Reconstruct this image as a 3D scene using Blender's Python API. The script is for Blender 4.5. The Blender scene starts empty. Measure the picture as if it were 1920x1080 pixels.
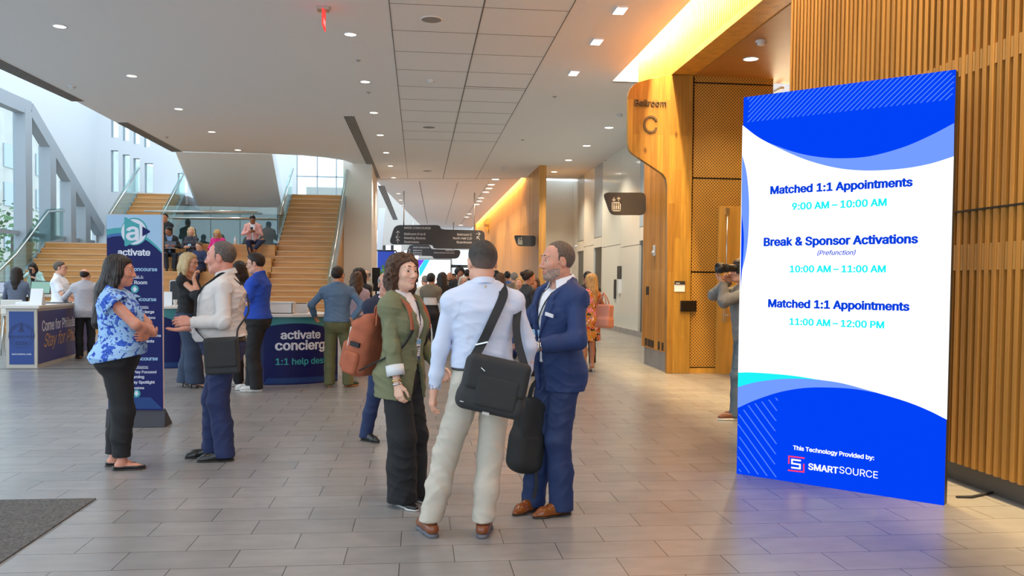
import bpy, math, os, random
import numpy as np
from math import radians as R, sin, cos, pi
SC = bpy.context.scene
COL = SC.collection
random.seed(7); RNG = np.random.default_rng(7)
# ------------------------------------------------------------------ camera
FPX, CX, CY, CAMH = 1600.0, 960.0, 582.0, 1.515
def _axes(vx=785, vy=528, roll=0.4):
    v = np.array([vx-CX, CY-vy, -FPX]); v /= np.linalg.norm(v)
    r = R(roll); u = np.array([sin(r), cos(r), 0.0]); u -= v*(u@v); u /= np.linalg.norm(u)
    return np.array([np.cross(v, u), v, u]).T
AX = _axes()
CAM0 = np.array([0, 0, CAMH])
import mathutils
cam = bpy.data.cameras.new('camera'); camo = bpy.data.objects.new('camera', cam); COL.objects.link(camo)
cam.sensor_width = 36; cam.lens = 36*FPX/1920; cam.shift_y = (CY-540)/1920; cam.clip_start = .05; cam.clip_end = 400
camo.matrix_world = mathutils.Matrix.Translation((0, 0, CAMH)) @ mathutils.Matrix(AX.T.tolist()).to_4x4()
SC.camera = camo
def ray(px, py): return AX.T @ np.array([px-CX, CY-py, -FPX])
def onZ(px, py, Z=0.0): d = ray(px, py); return CAM0 + d*((Z-CAMH)/d[2])
def onY(px, py, Y): d = ray(px, py); return CAM0 + d*(Y/d[1])
def onX(px, py, X): d = ray(px, py); return CAM0 + d*(X/d[0])
# ------------------------------------------------------------------ light and exposure
SC.view_settings.view_transform = 'Standard'; SC.view_settings.look = 'None'
SC.view_settings.gamma = 1; SC.view_settings.use_curve_mapping = False
SC.view_settings.exposure = 0.12
W = bpy.data.worlds.new('sky'); SC.world = W; W.use_nodes = True
W.node_tree.nodes['Background'].inputs[0].default_value = (0.72, 0.87, 1.0, 1)
W.node_tree.nodes['Background'].inputs[1].default_value = 2.55
# ------------------------------------------------------------------ materials
def M(name, col, rough=.6, metal=0.0, bump=0.0, bs=60, var=0.0, vs=6, spec=.5, emit=None, es=1.0, alpha=None, stretch=None):
    m = bpy.data.materials.new(name); m.use_nodes = True; nt = m.node_tree; n = nt.nodes; l = nt.links
    p = n['Principled BSDF']; c = (*col[:3], 1)
    p.inputs['Base Color'].default_value = c; p.inputs['Roughness'].default_value = rough; p.inputs['Metallic'].default_value = metal
    p.inputs['Specular IOR Level'].default_value = spec
    tc = n.new('ShaderNodeTexCoord'); src = tc.outputs['Object']
    if stretch:
        mp = n.new('ShaderNodeMapping'); mp.inputs['Scale'].default_value = stretch; l.new(src, mp.inputs['Vector']); src = mp.outputs[0]
    if var:
        t = n.new('ShaderNodeTexNoise'); t.inputs['Scale'].default_value = vs; t.inputs['Detail'].default_value = 5; l.new(src, t.inputs['Vector'])
        r = n.new('ShaderNodeValToRGB'); e = r.color_ramp.elements
        e[0].position = .3; e[1].position = .7
        e[0].color = (*[x*(1-var) for x in col[:3]], 1); e[1].color = (*[min(1, x*(1+var)) for x in col[:3]], 1)
        l.new(t.outputs['Fac'], r.inputs['Fac']); l.new(r.outputs['Color'], p.inputs['Base Color'])
    if bump:
        t2 = n.new('ShaderNodeTexNoise'); t2.inputs['Scale'].default_value = bs; t2.inputs['Detail'].default_value = 4; l.new(src, t2.inputs['Vector'])
        b = n.new('ShaderNodeBump'); b.inputs['Strength'].default_value = bump; b.inputs['Distance'].default_value = .01
        l.new(t2.outputs['Fac'], b.inputs['Height']); l.new(b.outputs[0], p.inputs['Normal'])
    if emit:
        p.inputs['Emission Color'].default_value = (*emit[:3], 1); p.inputs['Emission Strength'].default_value = es
    return m
def srgb(r, g, b):
    f = lambda x: (x/255/12.92) if x/255 <= .04045 else ((x/255+.055)/1.055)**2.4
    return (f(r), f(g), f(b))
def glass(name, tint=(.86, .95, .94), refl=.12, rough=.02):
    m = bpy.data.materials.new(name); m.use_nodes = True; nt = m.node_tree; n = nt.nodes; l = nt.links
    for x in list(n): n.remove(x)
    o = n.new('ShaderNodeOutputMaterial'); mx = n.new('ShaderNodeMixShader'); t = n.new('ShaderNodeBsdfTransparent'); g = n.new('ShaderNodeBsdfGlossy')
    fr = n.new('ShaderNodeLayerWeight'); fr.inputs['Blend'].default_value = .25
    ma = n.new('ShaderNodeMath'); ma.operation = 'MULTIPLY_ADD'; ma.inputs[1].default_value = .6; ma.inputs[2].default_value = refl*.4
    t.inputs[0].default_value = (*tint, 1); g.inputs['Roughness'].default_value = rough; g.inputs['Color'].default_value = (.9, .97, .96, 1)
    l.new(fr.outputs['Fresnel'], ma.inputs[0]); l.new(ma.outputs[0], mx.inputs[0]); l.new(t.outputs[0], mx.inputs[1]); l.new(g.outputs[0], mx.inputs[2]); l.new(mx.outputs[0], o.inputs[0])
    return m
def emis(name, col, s=1.0):
    m = bpy.data.materials.new(name); m.use_nodes = True; n = m.node_tree.nodes
    for x in list(n): n.remove(x)
    o = n.new('ShaderNodeOutputMaterial'); e = n.new('ShaderNodeEmission'); e.inputs[0].default_value = (*col[:3], 1); e.inputs[1].default_value = s
    m.node_tree.links.new(e.outputs[0], o.inputs[0]); return m
# ------------------------------------------------------------------ objects
def tag(o, label=None, cat=None, group=None, kind=None):
    for k, v in (('label', label), ('category', cat), ('group', group), ('kind', kind)):
        if v: o[k] = v
    return o
def thing(name, label, cat, loc=(0, 0, 0), rz=0.0, group=None):
    o = bpy.data.objects.new(name, None); COL.objects.link(o); o.location = [float(x) for x in loc]; o.rotation_euler = (0, 0, rz)
    o.empty_display_size = .1
    return tag(o, label, cat, group)
def link(name, me, parent=None, label=None):
    o = bpy.data.objects.new(name, me); COL.objects.link(o)
    if parent: o.parent = parent
    if label: o['label'] = label
    return o
def copytree(o, parent=None):
    c = o.copy(); COL.objects.link(c)
    if parent: c.parent = parent
    for ch in list(o.children): copytree(ch, c)
    return c
def rawmesh(name, V, Fq, mats, midx=None, smooth=False):
    me = bpy.data.meshes.new(name); V = np.asarray(V, np.float32); Fq = np.asarray(Fq, np.int32)
    me.vertices.add(len(V)); me.vertices.foreach_set('co', V.ravel()); k = Fq.shape[1]
    me.loops.add(Fq.size); me.loops.foreach_set('vertex_index', Fq.ravel())
    me.polygons.add(len(Fq)); me.polygons.foreach_set('loop_start', np.arange(0, Fq.size, k, dtype=np.int32)); me.polygons.foreach_set('loop_total', np.full(len(Fq), k, np.int32))
    for m in mats: me.materials.append(m)
    if midx is not None: me.polygons.foreach_set('material_index', np.asarray(midx, np.int32))
    me.polygons.foreach_set('use_smooth', np.full(len(Fq), smooth, bool))
    me.update(calc_edges=True); me.validate(); return me
def vec(*a): return np.array(a, float)
def unit(a): a = np.asarray(a, float); return a/(np.linalg.norm(a)+1e-12)
class MB:
    def __init__(s): s.v = []; s.f = []; s.mi = []; s.sm = []; s.m = 0; s.smooth = False
    def add(s, V, Fs):
        o = len(s.v); s.v += [tuple(map(float, p)) for p in V]
        for f in Fs: s.f.append([i+o for i in f]); s.mi.append(s.m); s.sm.append(s.smooth)
        return s
    def box(s, lo, hi, rz=0.0, piv=None):
        x0, y0, z0 = lo; x1, y1, z1 = hi
        V = [(x, y, z) for z in (z0, z1) for y in (y0, y1) for x in (x0, x1)]
        if rz:
            c = piv or ((x0+x1)/2, (y0+y1)/2); V = [(c[0]+(x-c[0])*cos(rz)-(y-c[1])*sin(rz), c[1]+(x-c[0])*sin(rz)+(y-c[1])*cos(rz), z) for x, y, z in V]
        return s.add(V, [(0, 2, 3, 1), (4, 5, 7, 6), (0, 1, 5, 4), (2, 6, 7, 3), (0, 4, 6, 2), (1, 3, 7, 5)])
    def cb(s, c, d): return s.box([c[i]-d[i]/2 for i in range(3)], [c[i]+d[i]/2 for i in range(3)])
    def prism(s, P, ext):
        P = [np.asarray(p, float) for p in P]; e = np.asarray(ext, float); n = len(P)
        nrm = sum(np.cross(P[i]-P[0], P[(i+1) % n]-P[0]) for i in range(n))
        if nrm@e > 0: P = P[::-1]
        return s.add(P+[p+e for p in P], [list(range(n)), [n+i for i in range(n)][::-1]]+[(i, n+i, n+(i+1) % n, (i+1) % n) for i in range(n)])
    def poly(s, P): return s.add(P, [list(range(len(P)))])
    def bar(s, a, b, w, d, up=(0, 0, 1)):
        a = np.asarray(a, float); b = np.asarray(b, float); t = unit(b-a); x = unit(np.cross(t, up)) if abs(t@unit(up)) < .99 else unit(np.cross(t, (1, 0, 0))); y = np.cross(x, t)
        V = [p+x*i*w/2+y*j*d/2 for p in (a, b) for i, j in ((-1, -1), (1, -1), (1, 1), (-1, 1))]
        return s.add(V, [(0, 1, 2, 3), (7, 6, 5, 4)]+[(i, 4+i, 4+(i+1) % 4, (i+1) % 4) for i in range(4)])
    def tube(s, P, r, n=8, cap=True):
        P = [np.asarray(p, float) for p in P]; rs = r if hasattr(r, '__len__') else [r]*len(P)
        V = []; prev = None
        for i, p in enumerate(P):
            t = unit(P[min(i+1, len(P)-1)]-P[max(i-1, 0)])
            if prev is None: x = unit(np.cross(t, (0, 0, 1) if abs(t[2]) < .9 else (1, 0, 0)))
            else: x = unit(prev-t*(prev@t))
            prev = x; y = np.cross(t, x)
            V += [p+(x*cos(2*pi*k/n)+y*sin(2*pi*k/n))*rs[i] for k in range(n)]
        F = [(i*n+k, i*n+(k+1) % n, (i+1)*n+(k+1) % n, (i+1)*n+k) for i in range(len(P)-1) for k in range(n)]
        if cap: F += [list(range(n))[::-1], [(len(P)-1)*n+k for k in range(n)]]
        sm = s.smooth; s.smooth = True; s.add(V, F); s.smooth = sm; return s
    def lathe(s, prof, c=(0, 0, 0), n=20, ax=None):
        c = np.asarray(c, float); t = unit(ax if ax is not None else (0, 0, 1)); x = unit(np.cross(t, (0, 1, 0) if abs(t[1]) < .9 else (1, 0, 0))); y = np.cross(t, x)
        V = [c+t*h+(x*cos(2*pi*k/n)+y*sin(2*pi*k/n))*max(r, 1e-5) for r, h in prof for k in range(n)]
        F = [(i*n+k, i*n+(k+1) % n, (i+1)*n+(k+1) % n, (i+1)*n+k) for i in range(len(prof)-1) for k in range(n)]
        sm = s.smooth; s.smooth = True; s.add(V, F); s.smooth = sm; return s
    def ribbon(s, P, w, th, side):
        P = [np.asarray(p, float) for p in P]; side = np.asarray(side, float)
        V = []
        for i, p in enumerate(P):
            t = unit(P[min(i+1, len(P)-1)]-P[max(i-1, 0)]); sd = side[i] if side.ndim == 2 else side; sd = unit(sd-t*(sd@t)); n = np.cross(t, sd)
            V += [p+sd*w/2*a+n*th/2*b for a, b in ((-1, -1), (1, -1), (1, 1), (-1, 1))]
        F = [(i*4+k, i*4+(k+1) % 4, i*4+4+(k+1) % 4, i*4+4+k) for i in range(len(P)-1) for k in range(4)]+[(3, 2, 1, 0), tuple(len(V)-4+k for k in range(4))]
        return s.add(V, F)
    def build(s, name, mat, parent=None, label=None, bevel=0.0, world=True):
        me = bpy.data.meshes.new(name); V = np.array(s.v)
        if parent is not None and world:
            V = V-np.array(wloc(parent))
        me.from_pydata(V.tolist(), [], s.f)
        for m in (mat if isinstance(mat, (list, tuple)) else [mat]): me.materials.append(m)
        me.polygons.foreach_set('material_index', s.mi); me.polygons.foreach_set('use_smooth', s.sm); me.update()
        o = link(name, me, parent, label)
        if bevel:
            b = o.modifiers.new('b', 'BEVEL'); b.width = bevel; b.segments = 2; b.limit_method = 'ANGLE'
        return o
def wloc(o):
    l = np.array(o.location)
    while o.parent: o = o.parent; l = l+np.array(o.location)
    return l
def struct(name, mb, mat, parent=None, **k):
    o = mb.build(name, mat, parent, **k)
    if parent is None: o['kind'] = 'structure'
    return o
# ------------------------------------------------------------------ lettering
_fd = os.path.join(bpy.utils.resource_path('LOCAL'), 'datafiles', 'fonts', 'Inter.woff2')
try: FONT = bpy.data.fonts.load(_fd)
except Exception: FONT = None
_TC = {}
from mathutils.geometry import delaunay_2d_cdt
def text_mesh(s, bold=0.0, ext=0.0, shear=0.0):
    """glyph outlines, made heavier by moving them outwards, then triangulated"""
    key = (s, round(bold, 4), ext, shear)
    if key in _TC: return _TC[key]
    c = bpy.data.curves.new('t', 'FONT')
    if FONT: c.font = FONT
    c.body = s; c.shear = shear; c.space_character = .98+max(0, bold)*.7
    o = bpy.data.objects.new('t', c); COL.objects.link(o); oe = o.evaluated_get(bpy.context.evaluated_depsgraph_get())
    cu = oe.to_curve(bpy.context.evaluated_depsgraph_get()); loops = []
    for sp in cu.splines:
        bp_ = sp.bezier_points; n = len(bp_); P = []
        for i in range(n):
            q0, q1 = bp_[i], bp_[(i+1) % n]; A, B, C_, D = (np.array(v[:2]) for v in (q0.co, q0.handle_right, q1.handle_left, q1.co))
            st_ = np.linalg.norm(np.cross(np.append(B-A, 0), np.append(D-A, 0)))+np.linalg.norm(np.cross(np.append(C_-A, 0), np.append(D-A, 0))); m = 1 if st_ < 1e-6 else 5
            for k in range(m): t = k/m; P.append((1-t)**3*A+3*(1-t)**2*t*B+3*(1-t)*t*t*C_+t**3*D)
        Q = [P[0]]
        for q in P[1:]:
            if np.linalg.norm(q-Q[-1]) > 1e-4: Q.append(q)
        if np.linalg.norm(Q[0]-Q[-1]) < 1e-4: Q.pop()
        if len(Q) > 2: loops.append(np.array(Q))
    oe.to_curve_clear(); bpy.data.objects.remove(o); bpy.data.curves.remove(c)
    ar = lambda L: .5*np.sum(L[:, 0]*np.roll(L[:, 1], -1)-np.roll(L[:, 0], -1)*L[:, 1])
    sg = np.sign(max((ar(L) for L in loops), key=abs))
    if bold:
        out = []
        for L in loops:
            d0 = L-np.roll(L, 1, 0); d1 = np.roll(L, -1, 0)-L; d0 /= np.linalg.norm(d0, axis=1)[:, None]+1e-9; d1 /= np.linalg.norm(d1, axis=1)[:, None]+1e-9
            n0 = np.stack([d0[:, 1], -d0[:, 0]], 1)*sg; n1 = np.stack([d1[:, 1], -d1[:, 0]], 1)*sg; m = n0+n1; l2 = (m*m).sum(1)[:, None]; out.append(L+m*np.minimum(2/np.maximum(l2, .25), 1.6)*bold*np.array([[1.0, .62]]))
        loops = out
    V = np.concatenate(loops); E = []; k = 0
    for L in loops: E += [(k+i, k+(i+1) % len(L)) for i in range(len(L))]; k += len(L)
    r = delaunay_2d_cdt([mathutils.Vector(v.tolist()) for v in V], E, [], 0, 1e-5); W2 = np.array([v[:] for v in r[0]]); T = np.array([list(f) for f in r[2] if len(f) == 3])
    C_ = W2[T].mean(1); wn = np.zeros(len(C_))
    for L in loops:
        A = L[None]-C_[:, None]; B = np.roll(L, -1, 0)[None]-C_[:, None]; wn += np.arctan2(A[..., 0]*B[..., 1]-A[..., 1]*B[..., 0], (A*B).sum(-1)).sum(1)
    T = T[np.abs(wn) > 3.0]; V3 = np.column_stack([W2, np.zeros(len(W2))]); Fs = [list(map(int, t)) for t in T]
    if ext:
        n = len(V3); cnt = {}
        for f in Fs:
            for i in range(3): e = (f[i], f[(i+1) % 3]); cnt[e] = 1
        sides = [[e[1], e[0], e[0]+n, e[1]+n] for e in cnt if (e[1], e[0]) not in cnt]
        V3 = np.vstack([V3+vec(0, 0, ext), V3-vec(0, 0, ext)]); Fs = Fs+[[i+n for i in f[::-1]] for f in Fs]+[q[::-1] for q in sides]
    _TC[key] = (V3, Fs); return V3, Fs
def put_text(mb, s, o, ux, uz, width=None, size=None, bold=.018, align='l', ext=0.0, shear=0.0, ysc=1.0):
    """lettering on a plane: o = baseline start (or centre / end), ux along, uz up; width in metres or size of the em"""
    V, Fs = text_mesh(s, bold, ext, shear)
    x0, x1 = V[:, 0].min(), V[:, 0].max(); k = width/(x1-x0) if width else size
    sh = {'l': x0, 'c': (x0+x1)/2, 'r': x1}[align]
    ux = unit(ux); uz = unit(uz); n = np.cross(ux, uz)
    P = np.asarray(o)[None]+((V[:, :1]-sh)*k)*ux+(V[:, 1:2]*k*ysc)*uz+(V[:, 2:3])*n
    mb.add(P, Fs); return k
# ------------------------------------------------------------------ organic shapes: distance fields meshed as one skin
class Field:
    def __init__(s, lo, hi, h, fine=None):
        ax = []
        for i in range(3):
            a = np.arange(lo[i], hi[i]+h, h)
            if i == 2 and fine:
                z0, z1, hf = fine; a = np.concatenate([np.arange(lo[2], z0, h), np.arange(z0, z1, hf), np.arange(z1, hi[2]+h, h)])
            ax.append(a.astype(np.float32))
        s.ax = ax; s.h = h; s.D = np.full([len(a) for a in ax], 1.0, np.float32)
    def sl(s, lo, hi, pad):
        r = []
        for i in range(3):
            a = np.searchsorted(s.ax[i], lo[i]-pad); b = np.searchsorted(s.ax[i], hi[i]+pad); r.append(slice(max(a-1, 0), min(b+1, len(s.ax[i]))))
        return tuple(r)
    def pts(s, sl): return s.ax[0][sl[0]][:, None, None], s.ax[1][sl[1]][None, :, None], s.ax[2][sl[2]][None, None, :]
    def comb(s, sl, d, k, op='u'):
        c = s.D[sl]
        if op == 'u':
            if k > 0: h = np.maximum(k-np.abs(c-d), 0)/k; s.D[sl] = np.minimum(c, d)-h*h*k*.25
            else: s.D[sl] = np.minimum(c, d)
        elif op == 's':
            d = -d
            if k > 0: h = np.maximum(k-np.abs(c-d), 0)/k; s.D[sl] = np.maximum(c, d)+h*h*k*.25
            else: s.D[sl] = np.maximum(c, d)
        elif op == 'i': s.D[sl] = np.maximum(c, d)
    def cone(s, a, b, r1, r2=None, k=.02, op='u', flat=None):
        r2 = r1 if r2 is None else r2; a = np.asarray(a, float); b = np.asarray(b, float); rm = max(r1, r2)
        f = 1.0
        if flat is not None: n, f = unit(flat[0]), flat[1]
        mx = rm*max(1, 1/f); sl = s.sl(np.minimum(a, b)-mx, np.maximum(a, b)+mx, k+3*s.h)
        X, Y, Z = s.pts(sl)
        if f != 1.0:
            q = (X*n[0]+Y*n[1]+Z*n[2])*(f-1); X = X+q*n[0]; Y = Y+q*n[1]; Z = Z+q*n[2]; a = a+n*(a@n)*(f-1); b = b+n*(b@n)*(f-1)
        e = b-a; L = e@e+1e-12
        t = np.clip(((X-a[0])*e[0]+(Y-a[1])*e[1]+(Z-a[2])*e[2])/L, 0, 1)
        d = np.sqrt((X-a[0]-t*e[0])**2+(Y-a[1]-t*e[1])**2+(Z-a[2]-t*e[2])**2)-(r1+t*(r2-r1))
        s.comb(sl, d.astype(np.float32), k, op)
    def chain(s, P, r, k=.02, flat=None):
        for i in range(len(P)-1): s.cone(P[i], P[i+1], r[i], r[i+1], k, flat=flat)
    def ell(s, c, r, k=.02, op='u', Rm=None):
        c = np.asarray(c, float); m = max(r); sl = s.sl(c-m, c+m, k+3*s.h); X, Y, Z = s.pts(sl); X = X-c[0]; Y = Y-c[1]; Z = Z-c[2]
        if Rm is not None: X, Y, Z = (Rm[0, i]*X+Rm[1, i]*Y+Rm[2, i]*Z for i in range(3))
        q = np.sqrt((X/r[0])**2+(Y/r[1])**2+(Z/r[2])**2); g = np.sqrt((X/r[0]**2)**2+(Y/r[1]**2)**2+(Z/r[2]**2)**2)+1e-6
        s.comb(sl, (q*(q-1)/g).astype(np.float32), k, op)
    def rbox(s, c, hf, r=.02, k=.01, op='u', Rm=None):
        c = np.asarray(c, float); m = np.linalg.norm(hf)+r; sl = s.sl(c-m, c+m, k+3*s.h); X, Y, Z = s.pts(sl); X = X-c[0]; Y = Y-c[1]; Z = Z-c[2]
        if Rm is not None: X, Y, Z = (Rm[0, i]*X+Rm[1, i]*Y+Rm[2, i]*Z for i in range(3))
        a, b, c2 = np.abs(X)-hf[0]+r, np.abs(Y)-hf[1]+r, np.abs(Z)-hf[2]+r
        d = np.sqrt(np.maximum(a, 0)**2+np.maximum(b, 0)**2+np.maximum(c2, 0)**2)+np.minimum(np.maximum(a, np.maximum(b, c2)), 0)-r
        s.comb(sl, d.astype(np.float32), k, op)
    def mesh(s):
        D = s.D; S = D < 0
        S[0] = S[-1] = False; S[:, 0] = S[:, -1] = False; S[:, :, 0] = S[:, :, -1] = False
        n = [x-1 for x in D.shape]
        cnt = np.zeros(n, np.int8)
        for i in (0, 1):
            for j in (0, 1):
                for k in (0, 1): cnt += S[i:n[0]+i, j:n[1]+j, k:n[2]+k]
        I, J, K = np.nonzero((cnt > 0) & (cnt < 8))
        if len(I) == 0: return np.zeros((0, 3)), np.zeros((0, 4), int)
        idx = np.full(n, -1, np.int32); idx[I, J, K] = np.arange(len(I))
        A = [np.asarray(a, np.float64) for a in s.ax]; acc = np.zeros((len(I), 3)); num = np.zeros(len(I))
        for ax in range(3):
            for u in (0, 1):
                for v in (0, 1):
                    o0 = [0, 0, 0]; oth = [a for a in range(3) if a != ax]; o0[oth[0]] = u; o0[oth[1]] = v; o1 = list(o0); o1[ax] = 1
                    d0 = D[I+o0[0], J+o0[1], K+o0[2]]; d1 = D[I+o1[0], J+o1[1], K+o1[2]]
                    s0 = S[I+o0[0], J+o0[1], K+o0[2]]; s1 = S[I+o1[0], J+o1[1], K+o1[2]]; m = s0 != s1
                    t = np.clip(d0/(d0-d1+1e-12), 0, 1)
                    p0 = np.stack([A[0][I+o0[0]], A[1][J+o0[1]], A[2][K+o0[2]]], 1); p1 = np.stack([A[0][I+o1[0]], A[1][J+o1[1]], A[2][K+o1[2]]], 1)
                    acc += np.where(m[:, None], p0+(p1-p0)*t[:, None], 0); num += m
        V = acc/num[:, None]; Q = []
        for ax in range(3):
            o = [a for a in range(3) if a != ax]
            a0 = [slice(None)]*3; a1 = [slice(None)]*3; a0[ax] = slice(0, -1); a1[ax] = slice(1, None)
            P = np.array(np.nonzero(S[tuple(a0)] != S[tuple(a1)])).T
            ok = (P[:, o[0]] > 0) & (P[:, o[1]] > 0) & (P[:, o[0]] < D.shape[o[0]]-1) & (P[:, o[1]] < D.shape[o[1]]-1); P = P[ok]
            if not len(P): continue
            def cell(du, dv):
                q = P.copy(); q[:, o[0]] -= du; q[:, o[1]] -= dv; return idx[q[:, 0], q[:, 1], q[:, 2]]
            q = np.stack([cell(1, 1), cell(0, 1), cell(0, 0), cell(1, 0)], 1)
            ins = S[P[:, 0], P[:, 1], P[:, 2]]; fl = ins if ax != 1 else ~ins
            Q.append(np.where(fl[:, None], q, q[:, ::-1]))
        return V, np.concatenate(Q)
def rotm(yaw=0, pitch=0, roll=0):
    """yaw about z (to the left is +), pitch nods forward (+), roll tips to the right (+); degrees"""
    y, p, r = R(yaw), R(pitch), R(roll)
    Rz = np.array([[cos(y), -sin(y), 0], [sin(y), cos(y), 0], [0, 0, 1]]); Rx = np.array([[1, 0, 0], [0, cos(p), sin(p)], [0, -sin(p), cos(p)]]); Ry = np.array([[cos(r), 0, sin(r)], [0, 1, 0], [-sin(r), 0, cos(r)]])
    return Rz@Rx@Ry
def ik(a, b, l1, l2, pole):
    a = np.asarray(a, float); b = np.asarray(b, float); d = b-a; L = np.linalg.norm(d); L2 = min(L, (l1+l2)*.999); d = d/L; b = a+d*L2
    x = (l1*l1-l2*l2+L2*L2)/(2*L2); h = math.sqrt(max(l1*l1-x*x, 0)); p = np.asarray(pole, float); p = unit(p-d*(p@d))
    return a+d*x+p*h, b
TM = [(.78, .10, .08, -.01), (.86, .160, .108, -.012), (.93, .170, .116, -.015), (1.0, .162, .108, -.006), (1.08, .150, .1, .002), (1.18, .156, .104, .006), (1.28, .173, .115, .006), (1.36, .180, .112, -.002), (1.42, .160, .092, -.010), (1.47, .095, .07, -.015), (1.50, .062, .06, -.015)]
TF = [(.78, .10, .08, -.01), (.86, .168, .112, -.012), (.93, .172, .120, -.018), (1.0, .155, .104, -.006), (1.08, .132, .09, .004), (1.18, .137, .094, .006), (1.28, .150, .10, .006), (1.36, .157, .096, -.002), (1.42, .138, .08, -.010), (1.47, .08, .06, -.014), (1.50, .053, .052, -.015)]
class Person:
    """one figure: joints from the pose, then skin, clothing, hair and shoes meshed from the same skeleton (all at 1.75 m, scaled to H)"""
    def __init__(s, sp):
        s.sp = sp; g = sp.get; s.f = g('sex', 'm') == 'f'; s.wd = g('wide', 1.0); s.dp = g('deep', s.wd); s.belly = g('belly', 0.0)
        P = s.P = vec(*g('pelvis', (0, 0, .95))); s.T = rotm(g('twist', 0), g('lean', 0), g('side', 0))
        s.sw = (.158 if s.f else .183)*(.5+.5*s.wd)*g('sho', 1.0)
        t = lambda x, y, z: P+s.T@vec(x, y, z-.95)
        s.tl = t; s.sh = {1: t(s.sw, -.01, 1.402), -1: t(-s.sw, -.01, 1.402)}
        s.neck = t(0, -.018, 1.475)
        hy, hp, hr = (list(g('head', (0, 0, 0)))+[0, 0])[:3]
        s.Hr = s.T@rotm(hy, hp, hr) if g('head_rel', 1) else rotm(hy, hp, hr)
        s.hs = g('hs', 1.05)
        s.hc = t(0, -.005, 1.545)+s.Hr@vec(0, .018, .087*s.hs)
        s.hip = {1: P+vec(.088, 0, -.05), -1: P+vec(-.088, 0, -.05)}
        fe = g('feet', ((.12, .02, -12), (-.12, .02, 12))); s.foot = {}; s.kn = {}; s.an = {}
        for k, q in zip((1, -1), fe):
            q = list(q)+[0]*(4-len(q)); x, y, a, z = q; fd = vec(-sin(R(a)), cos(R(a)), 0); an = vec(x, y, z+.085)
            kp = g('kneepole', {}).get(k, fd)
            LL = np.linalg.norm(s.hip[k]-an)*(1.004+g('bend', {}).get(k, 0)) if g('sit') is None else .855
            kn, an2 = ik(s.hip[k], an, LL*.515, LL*.485, kp); s.kn[k] = kn; s.an[k] = an; s.foot[k] = (vec(x, y, z), fd)
        s.el = {}; s.wr = {}; s.hand = {}
        arms = g('arms', {})
        for k in (1, -1):
            a = arms.get(k, {}); w = vec(*a.get('w', (k*.240*(.4+.6*s.wd), .03, .83))); pole = vec(*a.get('pole', (k*.5, -1, -.3)))
            e, w = ik(s.sh[k], w, .285, .25, pole); s.el[k] = e; s.wr[k] = w
            f = unit(vec(*a['f'])) if 'f' in a else unit(w-e); n = vec(*a.get('n', (-k, .15, 0))); n = unit(n-f*(n@f)); s.hand[k] = (f, n, a.get('curl', 18), a.get('thumb', .5), a.get('hide', 0))
        tb = np.array(TF if s.f else TM); tb[:, 1] *= 1+(s.wd-1)*np.clip((1.5-tb[:, 0])/.12, 0, 1); tb[:, 2] *= 1+(s.dp-1)*np.clip((1.5-tb[:, 0])/.12, 0, 1)
        gz = np.exp(-((tb[:, 0]-1.08)/.14)**2); tb[:, 2] += s.belly*.5*gz; tb[:, 3] += s.belly*.5*gz
        s.tb = tb
    def torso(s, F, e=0.0, z0=.80, z1=1.50, k=.03, add=None):
        tb = s.tb; lo = s.P+vec(-.45, -.45, -.35); hi = s.P+vec(.45, .45, .65); sl = F.sl(lo, hi, 0); X, Y, Z = F.pts(sl)
        X = X-s.P[0]; Y = Y-s.P[1]; Z = Z-s.P[2]; T = s.T; x, y, z = (T[0, i]*X+T[1, i]*Y+T[2, i]*Z for i in range(3)); z = z+.95
        if add is not None: tb = add
        w = np.interp(z, tb[:, 0], tb[:, 1]).astype(np.float32)+e; d = np.interp(z, tb[:, 0], tb[:, 2]).astype(np.float32)+e; c = np.interp(z, tb[:, 0], tb[:, 3]).astype(np.float32)
        n = 2.35; q = (np.abs(x/w)**n+np.abs((y-c)/d)**n)**(1/n)
        dd = (q-1)*np.minimum(w, d)*.92; dd = np.maximum(dd, np.maximum(z0-z, z-z1)); F.comb(sl, dd.astype(np.float32), k)
    def bust(s, F, e):
        b = s.sp.get('bust', 1.0 if s.f else 0)
        if b:
            for k in (1, -1): F.ell(s.tl(k*.072*s.wd, .062*s.dp, 1.265), (.07*b+e, .062*b+e, .07*b+e), .05, Rm=s.T)
        if s.sp.get('bum', 1):
            for k in (1, -1): F.ell(s.tl(k*.07*s.wd, -.055*s.dp, .905), (.08*s.wd+e, .07*s.dp+e, .085+e), .04, Rm=s.T)
    def shoulders(s, F, e, k=.04):
        for q in (1, -1):
            F.cone(s.tl(q*.045, -.02, 1.485), s.sh[q]+s.T@vec(0, 0, .004), .040+e, .038+e, k); F.ell(s.sh[q]+s.T@vec(0, 0, -.014), (.046*s.wd+e, .054+e, .058+e), k)
    def cloth(s, F, A, seed=0, dirv=(0.25, .35, 1)):
        """soft folds"""
        if not A: return
        r = np.random.default_rng(seed); X, Y, Z = F.pts((slice(None),)*3)
        w = 0
        for i in range(5):
            d = unit(np.asarray(dirv)+r.normal(0, .6, 3)); f = r.uniform(18, 48); p = r.uniform(0, 6.28); a, b, c = r.uniform(5, 12, 3)
            m = np.clip(.35+.9*np.sin(X*a+p)*np.sin(Y*b+2*p)*np.sin(Z*c+3*p), 0, 1)
            w = w+m*((1-np.abs(np.sin((X*d[0]+Y*d[1]+Z*d[2])*f+p+1.3*np.sin(X*a*1.7+Y*b+Z*c)))) ** 2-.3)
        F.D -= (A*1.6*w).astype(np.float32)
    def cut(s, F, p, n):
        n = unit(n); X, Y, Z = F.pts((slice(None),)*3); F.D = np.maximum(F.D, ((X-p[0])*n[0]+(Y-p[1])*n[1]+(Z-p[2])*n[2]).astype(np.float32))
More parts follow.
